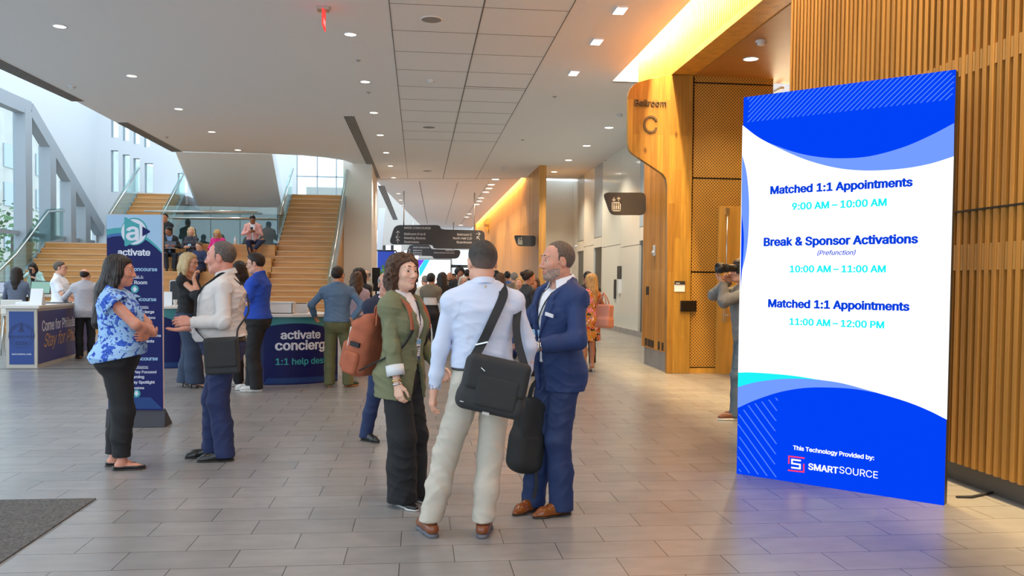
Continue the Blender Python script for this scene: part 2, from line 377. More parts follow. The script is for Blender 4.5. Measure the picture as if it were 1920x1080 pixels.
    def loc(s, F):
        X, Y, Z = F.pts((slice(None),)*3); X = X-s.P[0]; Y = Y-s.P[1]; Z = Z-s.P[2]; T = s.T
        x, y, z = (T[0, i]*X+T[1, i]*Y+T[2, i]*Z for i in range(3)); return x, y, z+.95
    def hloc(s, F):
        X, Y, Z = F.pts((slice(None),)*3); X = X-s.hc[0]; Y = Y-s.hc[1]; Z = Z-s.hc[2]; T = s.Hr
        return tuple((T[0, i]*X+T[1, i]*Y+T[2, i]*Z)/s.hs for i in range(3))
    # ---- skin
    def hd(s, x, y, z): return s.hc+s.Hr@(vec(x, y, z)*s.hs)
    def headf(s, F, e=0.0, face=True):
        h = s.hs; f = s.f; jw = s.sp.get('jaw', 1.0)*(.94 if f else 1.0)
        F.ell(s.hd(0, -.012, .030), ((.077+e)*h, (.099+e)*h, (.090+e)*h), 0, Rm=s.Hr)
        F.ell(s.hd(0, .028, -.030), ((.063*jw+e)*h, (.066+e)*h, (.085+e)*h), .03, Rm=s.Hr)
        F.cone(s.hd(-.034*jw, .022, -.078), s.hd(.034*jw, .022, -.078), (.026+e)*h, k=.035)
        F.ell(s.hd(0, .068, -.096), ((.024*jw+e)*h, (.022+e)*h, (.018+e)*h), .035, Rm=s.Hr)
        for k in (1, -1): F.cone(s.hd(k*.028*jw, .066, -.100), s.hd(k*.054*jw, .0, -.060), (.012+e)*h, k=.03) if not f else None
        if not face: return
        F.cone(s.hd(-.03, .079, .030), s.hd(.03, .079, .030), .0135*h, k=.02)
        for k in (1, -1):
            F.ell(s.hd(k*.040, .062, -.024), (.024*h, .022*h, .022*h), .025)
            F.ell(s.hd(k*.031, .101, .006), (.018*h, .016*h, .0125*h), .012, op='s', Rm=s.Hr)
            F.cone(s.hd(k*.017, .086, .0135), s.hd(k*.046, .075, .0115), .0066*h, k=.006); F.cone(s.hd(k*.02, .084, -.008), s.hd(k*.042, .076, -.006), .0046*h, k=.008)
            F.ell(s.hd(k*.078, -.008, -.008), (.010*h, .021*h, .032*h), .008, Rm=s.Hr@rotm(k*-22, 12, 0)); F.ell(s.hd(k*.088, .0, -.004), (.006*h, .011*h, .018*h), .004, op='s', Rm=s.Hr)
        nz = s.sp.get('nose', 1.0)
        F.cone(s.hd(0, .088, .022), s.hd(0, .099+.013*nz, -.030), .0082*h, .0115*h, k=.014)
        for k in (1, -1): F.ell(s.hd(k*.0125, .100, -.034), (.0095*h, .012*h, .009*h), .008)
        sm = s.sp.get('smile', 0.0); wl = .024+.008*sm
        for zc, r in ((-.060, .0058), (-.0695, .0068)):
            F.chain([s.hd(-wl, .079-.004*sm, -.064+.010*sm), s.hd(-.009, .0925, zc), s.hd(.009, .0925, zc), s.hd(wl, .079-.004*sm, -.064+.010*sm)], [.004*h, r*h, r*h, .004*h], k=.008)
        F.cone(s.hd(-wl*.8, .099, -.0645+.003*sm), s.hd(wl*.8, .099, -.0645+.003*sm), .0032*h, k=.003, op='s')
    def handf(s, F, q):
        f, n, cu, th, hide = s.hand[q]; w = s.wr[q]; sd = np.cross(f, n)*q   # towards the thumb
        hs = s.sp.get('hand', 1.0)*(.92 if s.f else 1.0)
        kn = []
        F.cone(w-f*.02, w+f*.02, .0245*hs, .022*hs, .015, flat=(n, 1.35))
        base = [(.030, .095), (.010, .100), (-.011, .096), (-.030, .086)]
        for (o, l) in base:
            p = w+f*l*hs+sd*o*hs; kn.append(p); F.cone(w+f*.018*hs+sd*o*.45*hs, p, .0155*hs, .0115*hs, .014)
        L = [.072, .080, .074, .058]; cu = cu if hasattr(cu, '__len__') else (cu,)*4
        for i in range(4):
            p = kn[i]; a = R(cu[i])*.8; sp_ = (1.5-i)*.05
            for j, (fr, r0, r1) in enumerate(((.44, .0105, .0092), (.31, .0092, .0083), (.25, .0083, .0068))):
                dirn = unit((f*cos(a)+n*sin(a))+sd*sp_*max(0, cos(a))); p2 = p+dirn*L[i]*fr*hs; F.cone(p, p2, r0*hs*(.88 if i == 3 else 1), r1*hs*(.88 if i == 3 else 1), .004); p = p2; a += R(cu[i])*1.1
        b = w+f*.022*hs+sd*.020*hs; d1 = unit(f*.62+sd*.75*th*1.3+n*.35); p1 = b+d1*.048*hs; d2 = unit(f*.9+sd*.35*th+n*.4); p2 = p1+d2*.034*hs; p3 = p2+unit(f*.95+n*.35)*.026*hs
        F.cone(b, p1, .0165*hs, .0125*hs, .012); F.cone(p1, p2, .0118*hs, .0105*hs, .005); F.cone(p2, p3, .0105*hs, .0085*hs, .004)
    def box(s, pad=.06):
        P = [s.hc+vec(0, 0, .16), s.hc-vec(.13, .13, 0), s.hc+vec(.13, .13, 0), s.P]+list(s.sh.values())+list(s.el.values())
        for k in (1, -1):
            f = s.hand[k][0]; P += [s.wr[k], s.wr[k]+f*.2, s.foot[k][0]+s.foot[k][1]*.24, s.foot[k][0]-s.foot[k][1]*.1, s.kn[k]]
        P += [s.P+vec(.24, .24, 0)*s.wd, s.P-vec(.24, .24, 0)*s.wd]
        P = np.array(P); return P.min(0)-pad, P.max(0)+pad
    def skin(s, q, mats):
        lo, hi = s.box(.05); lo[2] = min(lo[2], min(s.foot[k][0][2] for k in (1, -1))-.01)
        F = Field(lo, hi, q, fine=(s.hc[2]-.16*s.hs, s.hc[2]+.17*s.hs, q*.75) if q < .009 else None)
        s.torso(F, -.014); s.shoulders(F, -.012)
        for k in (1, -1):
            sh, el, wr = s.sh[k], s.el[k], s.wr[k]; bare = s.sp.get('bare_arms', 0); m = s.sp.get('armw', 1.0)*(.88 if s.f else 1.0)
            F.cone(sh, el, (.05 if bare else .044)*m, .040*m, .03); F.cone(el, wr*.35+el*.65, .040*m, .041*m, .02); F.cone(wr*.35+el*.65, wr, .041*m, .026*m, .02)
            if not s.hand[k][4]: s.handf(F, k)
            hip, kn, an = s.hip[k], s.kn[k], s.an[k]; lw = s.sp.get('legw', 1.0); mid = kn*.65+an*.35+unit(np.cross(np.cross(an-kn, s.foot[k][1]), an-kn))*-.0
            back = -s.foot[k][1]
            F.cone(hip, kn, .066*lw, .048*lw, .03); F.cone(kn, an, .046*lw, .033*lw, .03); F.cone(kn*.8+an*.2+back*.012, kn*.55+an*.45+back*.012, .046*lw, .040*lw, .03)
            F.cone(an, an-vec(0, 0, .02), .034, .036, .02)
            if s.sp.get('barefoot'):
                p, fd = s.foot[k]; up = s.sp.get('heel', 0.0)
                F.cone(p+vec(0, 0, .04+up)-fd*.03, p+fd*.10+vec(0, 0, .026), .03, .026, .02); F.cone(p+fd*.10+vec(0, 0, .026), p+fd*.165+vec(0, 0, .018), .03, .02, .02, flat=((0, 0, 1), 1.3))
        nr = (.047 if s.f else .056)*s.sp.get('neckw', 1.0)
        F.cone(s.tl(0, -.018, 1.44), s.hd(0, -.025, -.06), nr*1.08, nr, .03)
        s.headf(F, 0.0)
        V, Q = F.mesh(); return V, Q
def smooth_mesh(V, Q, it=1, lam=.5):
    for _ in range(it):
        acc = np.zeros_like(V); n = np.zeros(len(V))
        for a, b in ((0, 1), (1, 2), (2, 3), (3, 0)):
            np.add.at(acc, Q[:, a], V[Q[:, b]]); np.add.at(n, Q[:, a], 1); np.add.at(acc, Q[:, b], V[Q[:, a]]); np.add.at(n, Q[:, b], 1)
        V = V+lam*(acc/np.maximum(n, 1)[:, None]-V)
    return V
# ------------------------------------------------------------------ clothing, hair, shoes, faces
def _top(s, q, e=.014, hem=.90, hemtilt=0.0, sleeve=1.0, sr=(.055, .052, .047, .039), folds=.0022, z1=1.51, ncut=(.02, -.55), flare=0.0, open_=None, lapel=0, seed=1, tab=None, noarms=False, blouse=0.0, cuffr=0.0):
    lo, hi = s.box(.07); lo[2] = min(hem-.95+s.P[2]-.12, min(s.wr[1][2], s.wr[-1][2])-.05); hi[2] = s.neck[2]+.14
    F = Field(lo, hi, q); tb = s.tb.copy()
    if flare: g = np.clip((1.12-tb[:, 0])/.25, 0, 1); tb[:, 1] += flare*g; tb[:, 2] += flare*g
    zz = np.concatenate([[hem-.12], tb[1:, 0]]); b0 = tb[1].copy(); b0[0] = hem-.12; tb = np.vstack([b0, tb[1:]]) if hem < .95 else tb
    tb = tb[np.argsort(tb[:, 0])]
    if blouse: g = np.exp(-((tb[:, 0]-hem-.05)/.07)**2); tb[:, 1] += blouse*g; tb[:, 2] += blouse*g
    s.torso(F, e, hem-.1, z1, add=tb); s.bust(F, e) if hem < .9 or s.f else None; s.shoulders(F, e)
    s.cloth(F, folds, seed)
    x, y, z = s.loc(F)
    zc = hem+hemtilt*y; hemd = (zc-z).astype(np.float32)
    D = F.D
    body_reg = None
    # neck opening
    nk = (z-(1.495+ncut[0]+ncut[1]*(y+.018))).astype(np.float32)
    if open_:
        zb, wt, wh, wb = open_; w = np.where(z > zb, wb+(wt-wb)*np.clip((z-zb)/(1.47-zb), 0, 1), wb+(wh-wb)*np.clip((zb-z)/(zb-hem), 0, 1)**.7)
        reg = np.maximum(np.abs(x)-w, -y).astype(np.float32); D1 = np.maximum(D, -reg)
        if lapel:
            lw = lapel*np.clip((z-zb)/.17, 0, 1)*np.where(z > 1.375, .72, 1.0)
            L = np.maximum(np.maximum(D-.012, np.abs(x)-(w+lw)), np.maximum(np.maximum(w-np.abs(x), zb-z), np.maximum(z-1.47, -y))); D1 = np.minimum(D1, L.astype(np.float32))
        D = D1
    D = np.maximum(D, hemd); D = np.maximum(D, np.where(np.abs(x) < .14, nk, -1)); F.D = D.astype(np.float32)
    if not noarms:
        for k in (1, -1):
            S = Field([0, 0, 0], [1, 1, 1], 1); S.ax = F.ax; S.h = F.h; S.D = np.full(F.D.shape, 1.0, np.float32)
            sh, el, wr = s.sh[k], s.el[k], s.wr[k]; m = s.sp.get('armw', 1.0)*(.9 if s.f else 1.0)
            if sleeve > .5:
                t = (sleeve-.5)*2; en = el+(wr-el)*t; d = unit(wr-el)
                S.cone(sh, el, sr[0]*m, sr[1]*m, .03); S.cone(el, el*.4+en*.6, sr[1]*m, sr[2]*m, .03); S.cone(el*.4+en*.6, en+d*.04, sr[2]*m, sr[3]*m, .02); r = sr[3]*m
            else:
                en = sh+(el-sh)*sleeve*2; d = unit(el-sh); r = sr[1]*m*(1+flare*0); S.cone(sh, en+d*.05, sr[0]*m, r, .03)
            if cuffr: S.cone(en-d*.05, en+d*.03, r+cuffr, r+cuffr, .004)
            s.cut(S, en, d); S.cone(en-d*.025, en+d*.06, r-.008, k=.002, op='s')
            s.cloth(S, folds, seed+5+k); F.comb((slice(None),)*3, S.D, .012)
    return F.mesh()
def _trousers(s, q, e=.009, waist=1.03, tilt=0.0, rad=(.096, .074, .068), hemz=.035, folds=.0022, seed=3, skirt=None):
    lo, hi = s.box(.05); hi[2] = s.P[2]+waist-.95+.08; fz = min(s.foot[k][0][2] for k in (1, -1)); lo[2] = fz-.02
    for a in (0, 1): hi[a] += .05; lo[a] -= .05
    F = Field(lo, hi, q); s.torso(F, e, .80, waist+.03); s.bust(F, e) if 0 else None
    bw = s.wd
    for k in (1, -1): F.ell(s.tl(k*.07*bw, -.05*min(s.dp, 1.08), .905), (.082*bw+e, .072*min(s.dp, 1.08)+e, .09+e), .04, Rm=s.T)
    if skirt:
        r0, r1, zh = skirt; c = s.P; F.cone(c+vec(0, 0, 0), vec(c[0], c[1], zh-.03), r0, r1, .06, flat=((0, 1, 0), 1.3))
        s.cloth(F, folds, seed, (1, .6, .05)); s.cut(F, (0, 0, zh), (0, 0, -1))
    else:
        for k in (1, -1):
            hip, kn, an = s.hip[k]*1.0, s.kn[k], s.an[k]; hip = hip+vec(-k*.004, -.005, .0); lw = s.sp.get('legw', 1.0)
            F.cone(hip, kn, rad[0]*lw, rad[1]*lw, .035); F.cone(kn, kn*.5+an*.5-s.foot[k][1]*.012, rad[1]*lw, (rad[1]+rad[2])*.5*lw, .03); F.cone(kn*.5+an*.5-s.foot[k][1]*.012, an-unit(kn-an)*(.085-hemz)-s.foot[k][1]*.005, (rad[1]+rad[2])*.5*lw, rad[2]*lw, .03)
        s.cloth(F, folds, seed, (.2, .5, 1))
        if s.sp.get('sit') is None: s.cut(F, (0, 0, fz+hemz), (0, 0, -1))
        else:
            for k in (1, -1):
                X, Y, Z = F.pts((slice(None),)*3); p = s.an[k]; d = unit(p-s.kn[k]); near = (np.abs(X-p[0])+np.abs(Y-p[1])+np.abs(Z-p[2])) < .3
                F.D = np.maximum(F.D, np.where(near, ((X-p[0])*d[0]+(Y-p[1])*d[1]+(Z-p[2])*d[2]+.085-hemz-.06), -1)).astype(np.float32)
    x, y, z = s.loc(F); F.D = np.maximum(F.D, (z-waist-tilt*y).astype(np.float32)); return F.mesh()
def _collar(s, q, r=.064, h=.045, gap=.018, spread=.35, stand=0, zb=1.475, th=.0045):
    c = s.tl(0, -.015, 1.5); F = Field(c-.14, c+.14, q); x, y, z = s.loc(F); y = y+.016; zz = z+.30*y
    z1 = zb+h+.012; rho = np.sqrt(x*x+(y/1.06)**2); Rr = r+(z1-zz)*spread; D = np.abs(rho-Rr)-th
    D = np.maximum(D, zz-z1); D = np.maximum(D, (z1-h-.016*np.clip(y/.06, 0, 1))-zz); g = gap+np.clip(z1-zz, 0, .1)*.55; D = np.maximum(D, np.where(y > 0, g-np.abs(x), -1))
    F.D = D.astype(np.float32); return F.mesh()
def _hair(s, q, style, seed=0, ln=.25, c=.0062, e=None, back=0.0):
    e = e or {'crop': .0055, 'recede': .0065, 'short': .009, 'fringe': .006}.get(style, .011)
    lo = s.hc-vec(.2, .24, .22+ln); hi = s.hc+vec(.2, .2, .2); F = Field(lo, hi, q); h = s.hs; H = s.hd
    dn = vec(0, 0, -1)
    s.headf(F, e, face=False); x, y, z = s.hloc(F)
    K = -(-.62*y+.78*z-c)
    if style in ('short', 'crop', 'recede', 'side'): K = np.where(y < .045, np.minimum(K, .85*(1.30*(y-.045)-(z-.062-(c-.0062)*1.2))), K)
    if style in ('short', 'recede', 'crop', 'side'):
        side = np.maximum(np.maximum(.052-np.abs(x), np.abs(y-.020)-.009), np.maximum(-.022-z, z-.06)); K = np.minimum(K, side)
        if style == 'recede': K = np.maximum(K, np.where(y > -.03, .5*(y-.055+.45*np.abs(x)), -1))
        K = K+.0018*np.sin(x*170+2)*np.sin(y*150+z*90)
        F.D = F.D+(e*.85*np.clip(1+K/.035, 0, 1)).astype(np.float32); K = np.maximum(K, -(np.sqrt(((np.abs(x)-.082)/.03)**2+((y+.004)/.022)**2+((z+.012)/.034)**2)-1)*.022)
        F.D = np.maximum(F.D, K)
        if style == 'side': F.ell(H(.01, .050, .098), (.055, .040, .022), .03, Rm=s.Hr)
    elif style == 'fringe':
        K = np.maximum(K, z-.052+.25*y); K = np.maximum(K, y-.02); F.D = np.maximum(F.D, K)
    else:
        fr = -(-.55*y+.80*z-.010) if style != 'bun' else K
        F.D = np.maximum(F.D, np.where(y > -.02, K, -1))
        if style == 'bun':
            F.D = np.maximum(F.D, K); F.ell(H(0, -.115, .06), (.045, .042, .042), .015)
        elif style == 'tail':
            F.D = np.maximum(F.D, K); b = H(0, -.115, .03); F.chain([b, b+vec(0, 0, 0)+s.T@vec(0, -.03, -.06), b+s.T@vec(0, -.01, -ln)], [.03, .032, .012])
        elif style in ('long', 'wavy', 'lob'):
            L = ln; T = s.T; b = s.hc
            F.chain([H(0, -.045, .04), H(0, -.07, -.07), b+T@vec(0, -.085-back*.5, -.16), b+T@vec(0, -.10-back, -L)], [.088, .084, .085, .06], .03, flat=(s.Hr[:, 1], 1.25))
            for k in (1, -1):
                fx = s.sp.get('lock', {}).get(k, (.088, -.015, -L+.03))
                F.chain([H(k*.055, .01, .06), H(k*.074, .004, -.02), H(k*.078, -.02, -.09), b+T@vec(k*fx[0], fx[1], fx[2])], [.035, .034, .034, .026], .03)
        elif style == 'bob':
            F.chain([H(0, -.04, .03), H(0, -.06, -.07), H(0, -.06, -ln)], [.082, .080, .066], .03)
            for k in (1, -1): F.chain([H(k*.05, .03, .075), H(k*.078, .012, .0), H(k*.084, .004, -.07), H(k*.078, .002, -ln)], [.03, .03, .032, .028], .03)
        elif style == 'curly':
            F.chain([H(0, -.04, .04), H(0, -.06, -.06), H(0, -.06, -ln)], [.098, .096, .075], .03)
            for k in (1, -1): F.chain([H(k*.045, .020, .100), H(k*.075, .008, .06), H(k*.092, -.012, -.01), H(k*.088, -.02, -ln*.9)], [.028, .034, .040, .034], .03)
        elif style == 'afro':
            F.ell(H(0, -.03, .05), (.125, .125, .11), .02)
        x, y, z = s.hloc(F)
        fm = (np.sqrt((x/.060)**2+((y-.085)/.075)**2+((z+.03)/.105)**2)-1)*.055; F.D = np.maximum(F.D, -fm)
    X, Y, Z = F.pts((slice(None),)*3); r = np.random.default_rng(seed)
    if style in ('curly', 'afro'):
        a = s.sp.get('curl_amp', .009)
        for f, am in ((105, a), (190, a*.45)):
            ph = r.uniform(0, 6, 3); w = .012
            F.D += (np.clip(1-F.D/.006, 0, 1)*am*np.sin((X+w*np.sin(60*Z+ph[0]))*f)*np.sin((Y+w*np.sin(50*X+ph[1]))*f+1)*np.sin((Z+w*np.sin(55*Y+ph[2]))*f*.8+2)*1.6).astype(np.float32)
    elif style in ('long', 'wavy', 'bob', 'lob', 'tail'):
        wv = .02*np.sin(Z*38+X*9) if style == 'wavy' else .004*np.sin(Z*26)
        th = np.arctan2(X-s.hc[0]+wv, Y-s.hc[1]); F.D += (.0028*np.sin(th*34+2*np.sin(Z*20))+.0018*np.sin(th*71+Z*14)+(.004*np.sin(Z*60+th*6) if style == 'wavy' else 0)).astype(np.float32)
    else:
        F.D += (.0012*np.sin(X*400+Z*130)*np.sin(Y*380+Z*160)).astype(np.float32)
    return F.mesh()
def _shoe(s, q, k, style='oxford', heel=0.0):
    p, fd = s.foot[k]; sd = np.cross(fd, (0, 0, 1)); up = vec(0, 0, 1); lo = p+fd*.06-vec(.22, .22, .03); hi = p+fd*.06+vec(.22, .22, .2); F = Field(lo, hi, q); B = Field(lo, hi, q)
    a = lambda x, y, z: p+sd*x+fd*y+up*z
    f = .90 if s.f else 1.0
    top = {'oxford': .085, 'flat': .035, 'sneaker': .075, 'loafer': .07}[style]; st = .024 if style == 'sneaker' else .012
    F.cone(a(0, -.048*f, st+.02), a(0, .04*f, st+.026), .034*f, .037*f, .02); F.cone(a(0, .04*f, st+.026), a(.004, .13*f, st+.018), .037*f, .038*f, .02); F.cone(a(.004, .13*f, st+.012), a(.002, .185*f if style == 'oxford' else .175*f, st+.006), .036*f, (.022 if style == 'oxford' else .028)*f, .02)
    if top > .04: F.cone(a(0, -.035*f, .05), a(0, .0, top), .036*f, .038*f, .02); F.cone(a(0, .0, top-.01), a(0, .07*f, .055), .036*f, .03*f, .02)
    X, Y, Z = F.pts((slice(None),)*3)
    F.D = np.maximum(F.D, np.maximum(p[2]+st-Z, Z-p[2]-top)).astype(np.float32)
    if style == 'flat': F.cone(a(0, -.03, .055), a(0, .085*f, .05), .03, .028, .004, op='s')
    B.cone(a(0, -.048*f, 0), a(0, .04*f, 0), .038*f, .037*f, .02); B.cone(a(0, .04*f, 0), a(.004, .13*f, 0), .037*f, .043*f, .02); B.cone(a(.004, .13*f, 0), a(.002, .18*f, 0), .043*f, .027*f, .02)
    B.D = np.maximum(B.D, np.maximum(p[2]+.001-Z, Z-p[2]-st-.001)).astype(np.float32)
    if style in ('oxford', 'loafer'): B.D = np.where((X-p[0])*fd[0]+(Y-p[1])*fd[1] > .0, np.maximum(B.D, Z-p[2]-st*.99), B.D).astype(np.float32)
    return F.mesh(), B.mesh()
def _sandal(s, k, mb, heel=.06):
    p, fd = s.foot[k]; sd = np.cross(fd, (0, 0, 1)); a = lambda x, y, z: p+sd*x+fd*y+vec(0, 0, z)
    mb.prism([a(-.03, -.06, heel), a(.03, -.06, heel), a(.036, .10, .004), a(.03, .2, .002), a(-.03, .2, .002), a(-.036, .10, .004)], (0, 0, .008))
    mb.tube([a(0, -.055, heel), a(0, -.06, 0)], [.012, .006]); mb.tube([a(-.038, .12, .01), a(0, .125, .052), a(.038, .12, .01)], .006); mb.tube([a(-.036, .08, .01), a(0, .09, .062), a(.036, .08, .01)], .005)
    mb.tube([a(.036*cos(t), -.005+.045*sin(t), heel+.075) for t in np.linspace(0, 2*pi, 12)], .005)
SKINS = {}
def skin_mat(c):
    if c not in SKINS:
        SKINS[c] = (M('skin', c, .5, bump=.05, bs=300, var=.07, vs=18), M('lips', (c[0]*.85, c[1]*.58, c[2]*.58), .4))
        p = SKINS[c][0].node_tree.nodes['Principled BSDF']; p.inputs['Subsurface Weight'].default_value = .12; p.inputs['Subsurface Radius'].default_value = (.012, .004, .002)
    return SKINS[c]
EYEW = M('eye_white', (.8, .78, .75), .25); EYEI = M('iris', (.10, .07, .045), .2); EYEP = M('pupil', (.01, .01, .01), .15)
def person(label, at, rz, H, q, sp, group=None):
    """at = floor point under the figure; rz degrees (0 faces down the hall, 90 faces left, -90 right, 180 towards the camera)"""
    p = Person(sp); k = H/1.75; g = sp.get; root = thing('person', label, 'person', at, R(rz), group); p.root = root; p.k = k
    def add(name, VQ, mats, par=root, midx=None, sm=1):
        V, Q = VQ
        if len(V) == 0: return None
        if sm: V = smooth_mesh(V, Q, sm)
        return link(name, rawmesh(name, V*k, Q, mats if isinstance(mats, (list, tuple)) else [mats], midx, True), par)
    p.add = add
    V, Q = p.skin(q, None); sk, lp = skin_mat(g('skin', (.56, .33, .24)))
    C = V[Q].mean(1)-p.hc; C = C@p.Hr/p.hs; smi = g('smile', 0)
    lipm = (np.abs(C[:, 0]) < .023+.005*smi) & (C[:, 1] > .084) & (np.abs(C[:, 2]+.065-.25*smi*np.abs(C[:, 0])) < .0062)
    body = add('body', (V, Q), [sk, lp], midx=lipm.astype(int), sm=1)
    near = q < .011
    if near or g('eyes'):
        for sd in (1, -1):
            mb = MB(); th = [0, 17, 18, 44, 45, 66, 95]; c = p.hd(sd*.031, .0775, .004); n = 14; ax = p.Hr@vec(g('gaze', 0), 1, 0); r = .0118*p.hs; rings = []
            for t in th: rings.append((max(r*sin(R(t)), 1e-5), r*cos(R(t))))
            for i in range(len(rings)-1):
                mb.m = 2 if i < 1 else (1 if i < 3 else 0); mb.lathe([rings[i+1], rings[i]], c, n, ax)
            mb.v = [tuple(np.array(v)*k) for v in mb.v]; mb.build('eye', [EYEW, EYEI, EYEP], root, world=False)
        for sd in (1, -1):
            F = Field(p.hc-.14, p.hc+.14, .0035); F.chain([p.hd(sd*.014, .0945, .0365), p.hd(sd*.031, .090, .0385), p.hd(sd*.050, .073, .031)], [.0042, .0046, .0025], .003)
            add('eyebrow', F.mesh(), g('browm') or g('hair', (0, HB))[1])
    if g('smile', 0) > .8:
        F = Field(p.hc-.14, p.hc+.14, .0035); F.chain([p.hd(-.020, .0845, -.0585), p.hd(-.008, .0945, -.0645), p.hd(.008, .0945, -.0645), p.hd(.020, .0845, -.0585)], [.0028, .0042, .0042, .0028], .003); add('teeth', F.mesh(), EYEW)
    if g('hair'): a = g('hair'); add('hair', _hair(p, max(q*.8, .0045), a[0], **(a[2] if len(a) > 2 else {})), a[1])
    if g('beard'):
        F = Field(p.hc-vec(.12, .12, .15), p.hc+vec(.12, .16, .05), q*.8); p.headf(F, .0015); x, y, z = p.hloc(F)
        Kp = np.maximum(z+.054+.5*np.clip(np.abs(x)-.045, 0, 1)*-1.2, .012-y); Kp = np.maximum(Kp, -(np.sqrt((x/.026)**2+((z+.0655)/.011)**2)-1)*.012); F.D = np.maximum(F.D, Kp).astype(np.float32); F.D += (.001*np.sin(x*500+z*200)*np.sin(z*450)).astype(np.float32); add('beard', F.mesh(), g('beard'))
    if g('glasses'):
        mb = MB(); gl = p.hd
        for sd in (1, -1):
            mb.tube([gl(sd*(.031+.023*np.sign(cos(t))*abs(cos(t))**.6), .108-.006*abs(cos(t))-.0*sd, .004+.0165*np.sign(sin(t))*abs(sin(t))**.6) for t in np.linspace(0, 2*pi, 20)], .0019, 6)
            mb.tube([gl(sd*.053, .103, .010), gl(sd*.078, .07, .010), gl(sd*.083, -.01, .006), gl(sd*.08, -.03, -.012)], .0019, 6)
        mb.tube([gl(-.009, .110, .009), gl(0, .113, .011), gl(.009, .110, .009)], .0018, 6); mb.v = [tuple(np.array(v)*k) for v in mb.v]; mb.build('glasses', g('glasses'), root, world=False)
    bt = g('bottom')
    if bt: bt = dict(bt); m = bt.pop('mat'); nm = bt.pop('name', 'trousers'); add(nm, _trousers(p, max(q, .006)*1.15, **bt), m)
    for t in g('tops', []):
        t = dict(t); m = t.pop('mat'); nm = t.pop('name', 'shirt'); add(nm, _top(p, max(q, .0055)*1.1, **t), m)
    for t in g('collars', []):
        t = dict(t); m = t.pop('mat'); add(t.pop('name', 'collar'), _collar(p, max(q*.8, .004), **t), m)
    if g('belt'):
        z0 = g('belt')[1]; F = Field(p.P-vec(.3, .3, .15), p.P+vec(.3, .3, .25), max(q, .006)); p.torso(F, .018, z0, z0+.034, 0); add('belt', F.mesh(), g('belt')[0])
    sh = g('shoes')
    if sh:
        for kk in (1, -1):
            if sh[0] == 'sandal':
                mb = MB(); _sandal(p, kk, mb, g('heel', .05)); mb.v = [tuple(np.array(v)*k) for v in mb.v]; mb.build('sandal', sh[1], root, world=False)
            else:
                A, B = _shoe(p, max(q*.9, .005), kk, sh[0]); o = add('shoe', A, sh[1]); add('sole', B, sh[2], o)
    if g('badge'): _badge(p, **g('badge'))
    return p
def front(p, x, z, e=.02):
    tb = p.tb; w = np.interp(z, tb[:, 0], tb[:, 1])+e; d = np.interp(z, tb[:, 0], tb[:, 2])+e; c = np.interp(z, tb[:, 0], tb[:, 3])
    y = c+d*max(0, 1-(abs(x)/w)**2.35)**(1/2.35)
    if p.f: y = max(y, .062*p.dp+(.062+e)*math.sqrt(max(0, 1-((abs(x)-.07)/.09)**2-((z-1.265)/.09)**2)) if abs(z-1.265) < .09 else 0)
    return p.tl(x, y, z)
LANY = None
def _badge(p, z=1.12, x=0.0, e=.022, w=.095, h=.13, cord=None, strip=None, skew=0):
    k = p.k; f = lambda a: tuple(np.asarray(a)*k); mb = MB()
    for sd in (1, -1):
        P = [p.tl(sd*.062, -.05, 1.50), p.tl(sd*.07, .005, 1.485)]+[front(p, sd*(.068*(1-t))+x*t, 1.455+(z+.01-1.455)*t, e) for t in np.linspace(0.1, 1, 9)]; mb.ribbon([f(a) for a in P], .010*k, .003*k, np.array([p.T[:, 0]]*len(P)))
    mb.build('lanyard', cord or BLACKC, p.root, world=False)
    o = front(p, x, z, e+.006); ux = p.T[:, 0]; uz = unit(front(p, x, z, e)-front(p, x, z-h, e)); n = np.cross(ux, uz)*-1; n = n if n@p.T[:, 1] > 0 else -n
    mb = MB(); c = lambda a, b, d=0: np.array(f(o+ux*a+uz*b+n*d))
    q = lambda a0, a1, b0, b1, d0, d1: mb.prism([c(a0, b0, d0), c(a1, b0, d0), c(a1, b1, d0), c(a0, b1, d0)], n*(d1-d0)*k)
    mb.m = 0; q(-w/2, w/2, -h, 0, 0, .002); mb.m = 1; q(-w/2, w/2, -h*.25, -.004, .002, .0032); mb.m = 2; q(-w/2, w/2, -h, -h*.86, .002, .0032)
    mb.m = 3
    for (a, b, b2) in ((.6, .36, .43), (.42, .49, .53), (.3, .62, .65), (.26, .72, .745)): q(-w/2*a, w/2*a, -h*b2, -h*b, .002, .003)
    mb.build('badge', [BADGEW, BADGEB, BADGEN, BADGET], p.root, world=False)
BLACKC = M('black_cloth', (.012, .012, .014), .8, bump=.2, bs=150); BADGEW = M('badge_white', (.8, .82, .84), .4); BADGEB = M('badge_blue', (.25, .5, .75), .4); BADGEN = M('badge_navy', (.03, .06, .3), .4); BADGET = M('badge_ink', (.05, .05, .06), .5)
HB = M('hair_dark_brown', (.022, .013, .009), .42, spec=.3, bump=.4, bs=220, var=.4, vs=60)
HG = M('hair_grey_brown', (.10, .075, .058), .5, spec=.3, bump=.4, bs=260, var=.45, vs=80)
HGY = M('hair_grey', (.22, .20, .18), .5, spec=.3, bump=.4, bs=260, var=.4, vs=80)
HW = M('hair_white', (.55, .52, .46), .5, spec=.3, bump=.4, bs=260, var=.25, vs=60)
HBR = M('hair_brown', (.065, .032, .016), .42, spec=.35, bump=.4, bs=220, var=.45, vs=60, stretch=(1, 1, .12))
HBK = M('hair_black', (.010, .008, .008), .4, spec=.35, bump=.3, bs=220)
HBL = M('hair_blond', (.50, .30, .11), .45, spec=.3, bump=.5, bs=200, var=.35, vs=60, stretch=(1, 1, .12))
HBLP = M('hair_pale_blond', (.58, .42, .22), .45, spec=.3, bump=.5, bs=200, var=.3, vs=60, stretch=(1, 1, .12))
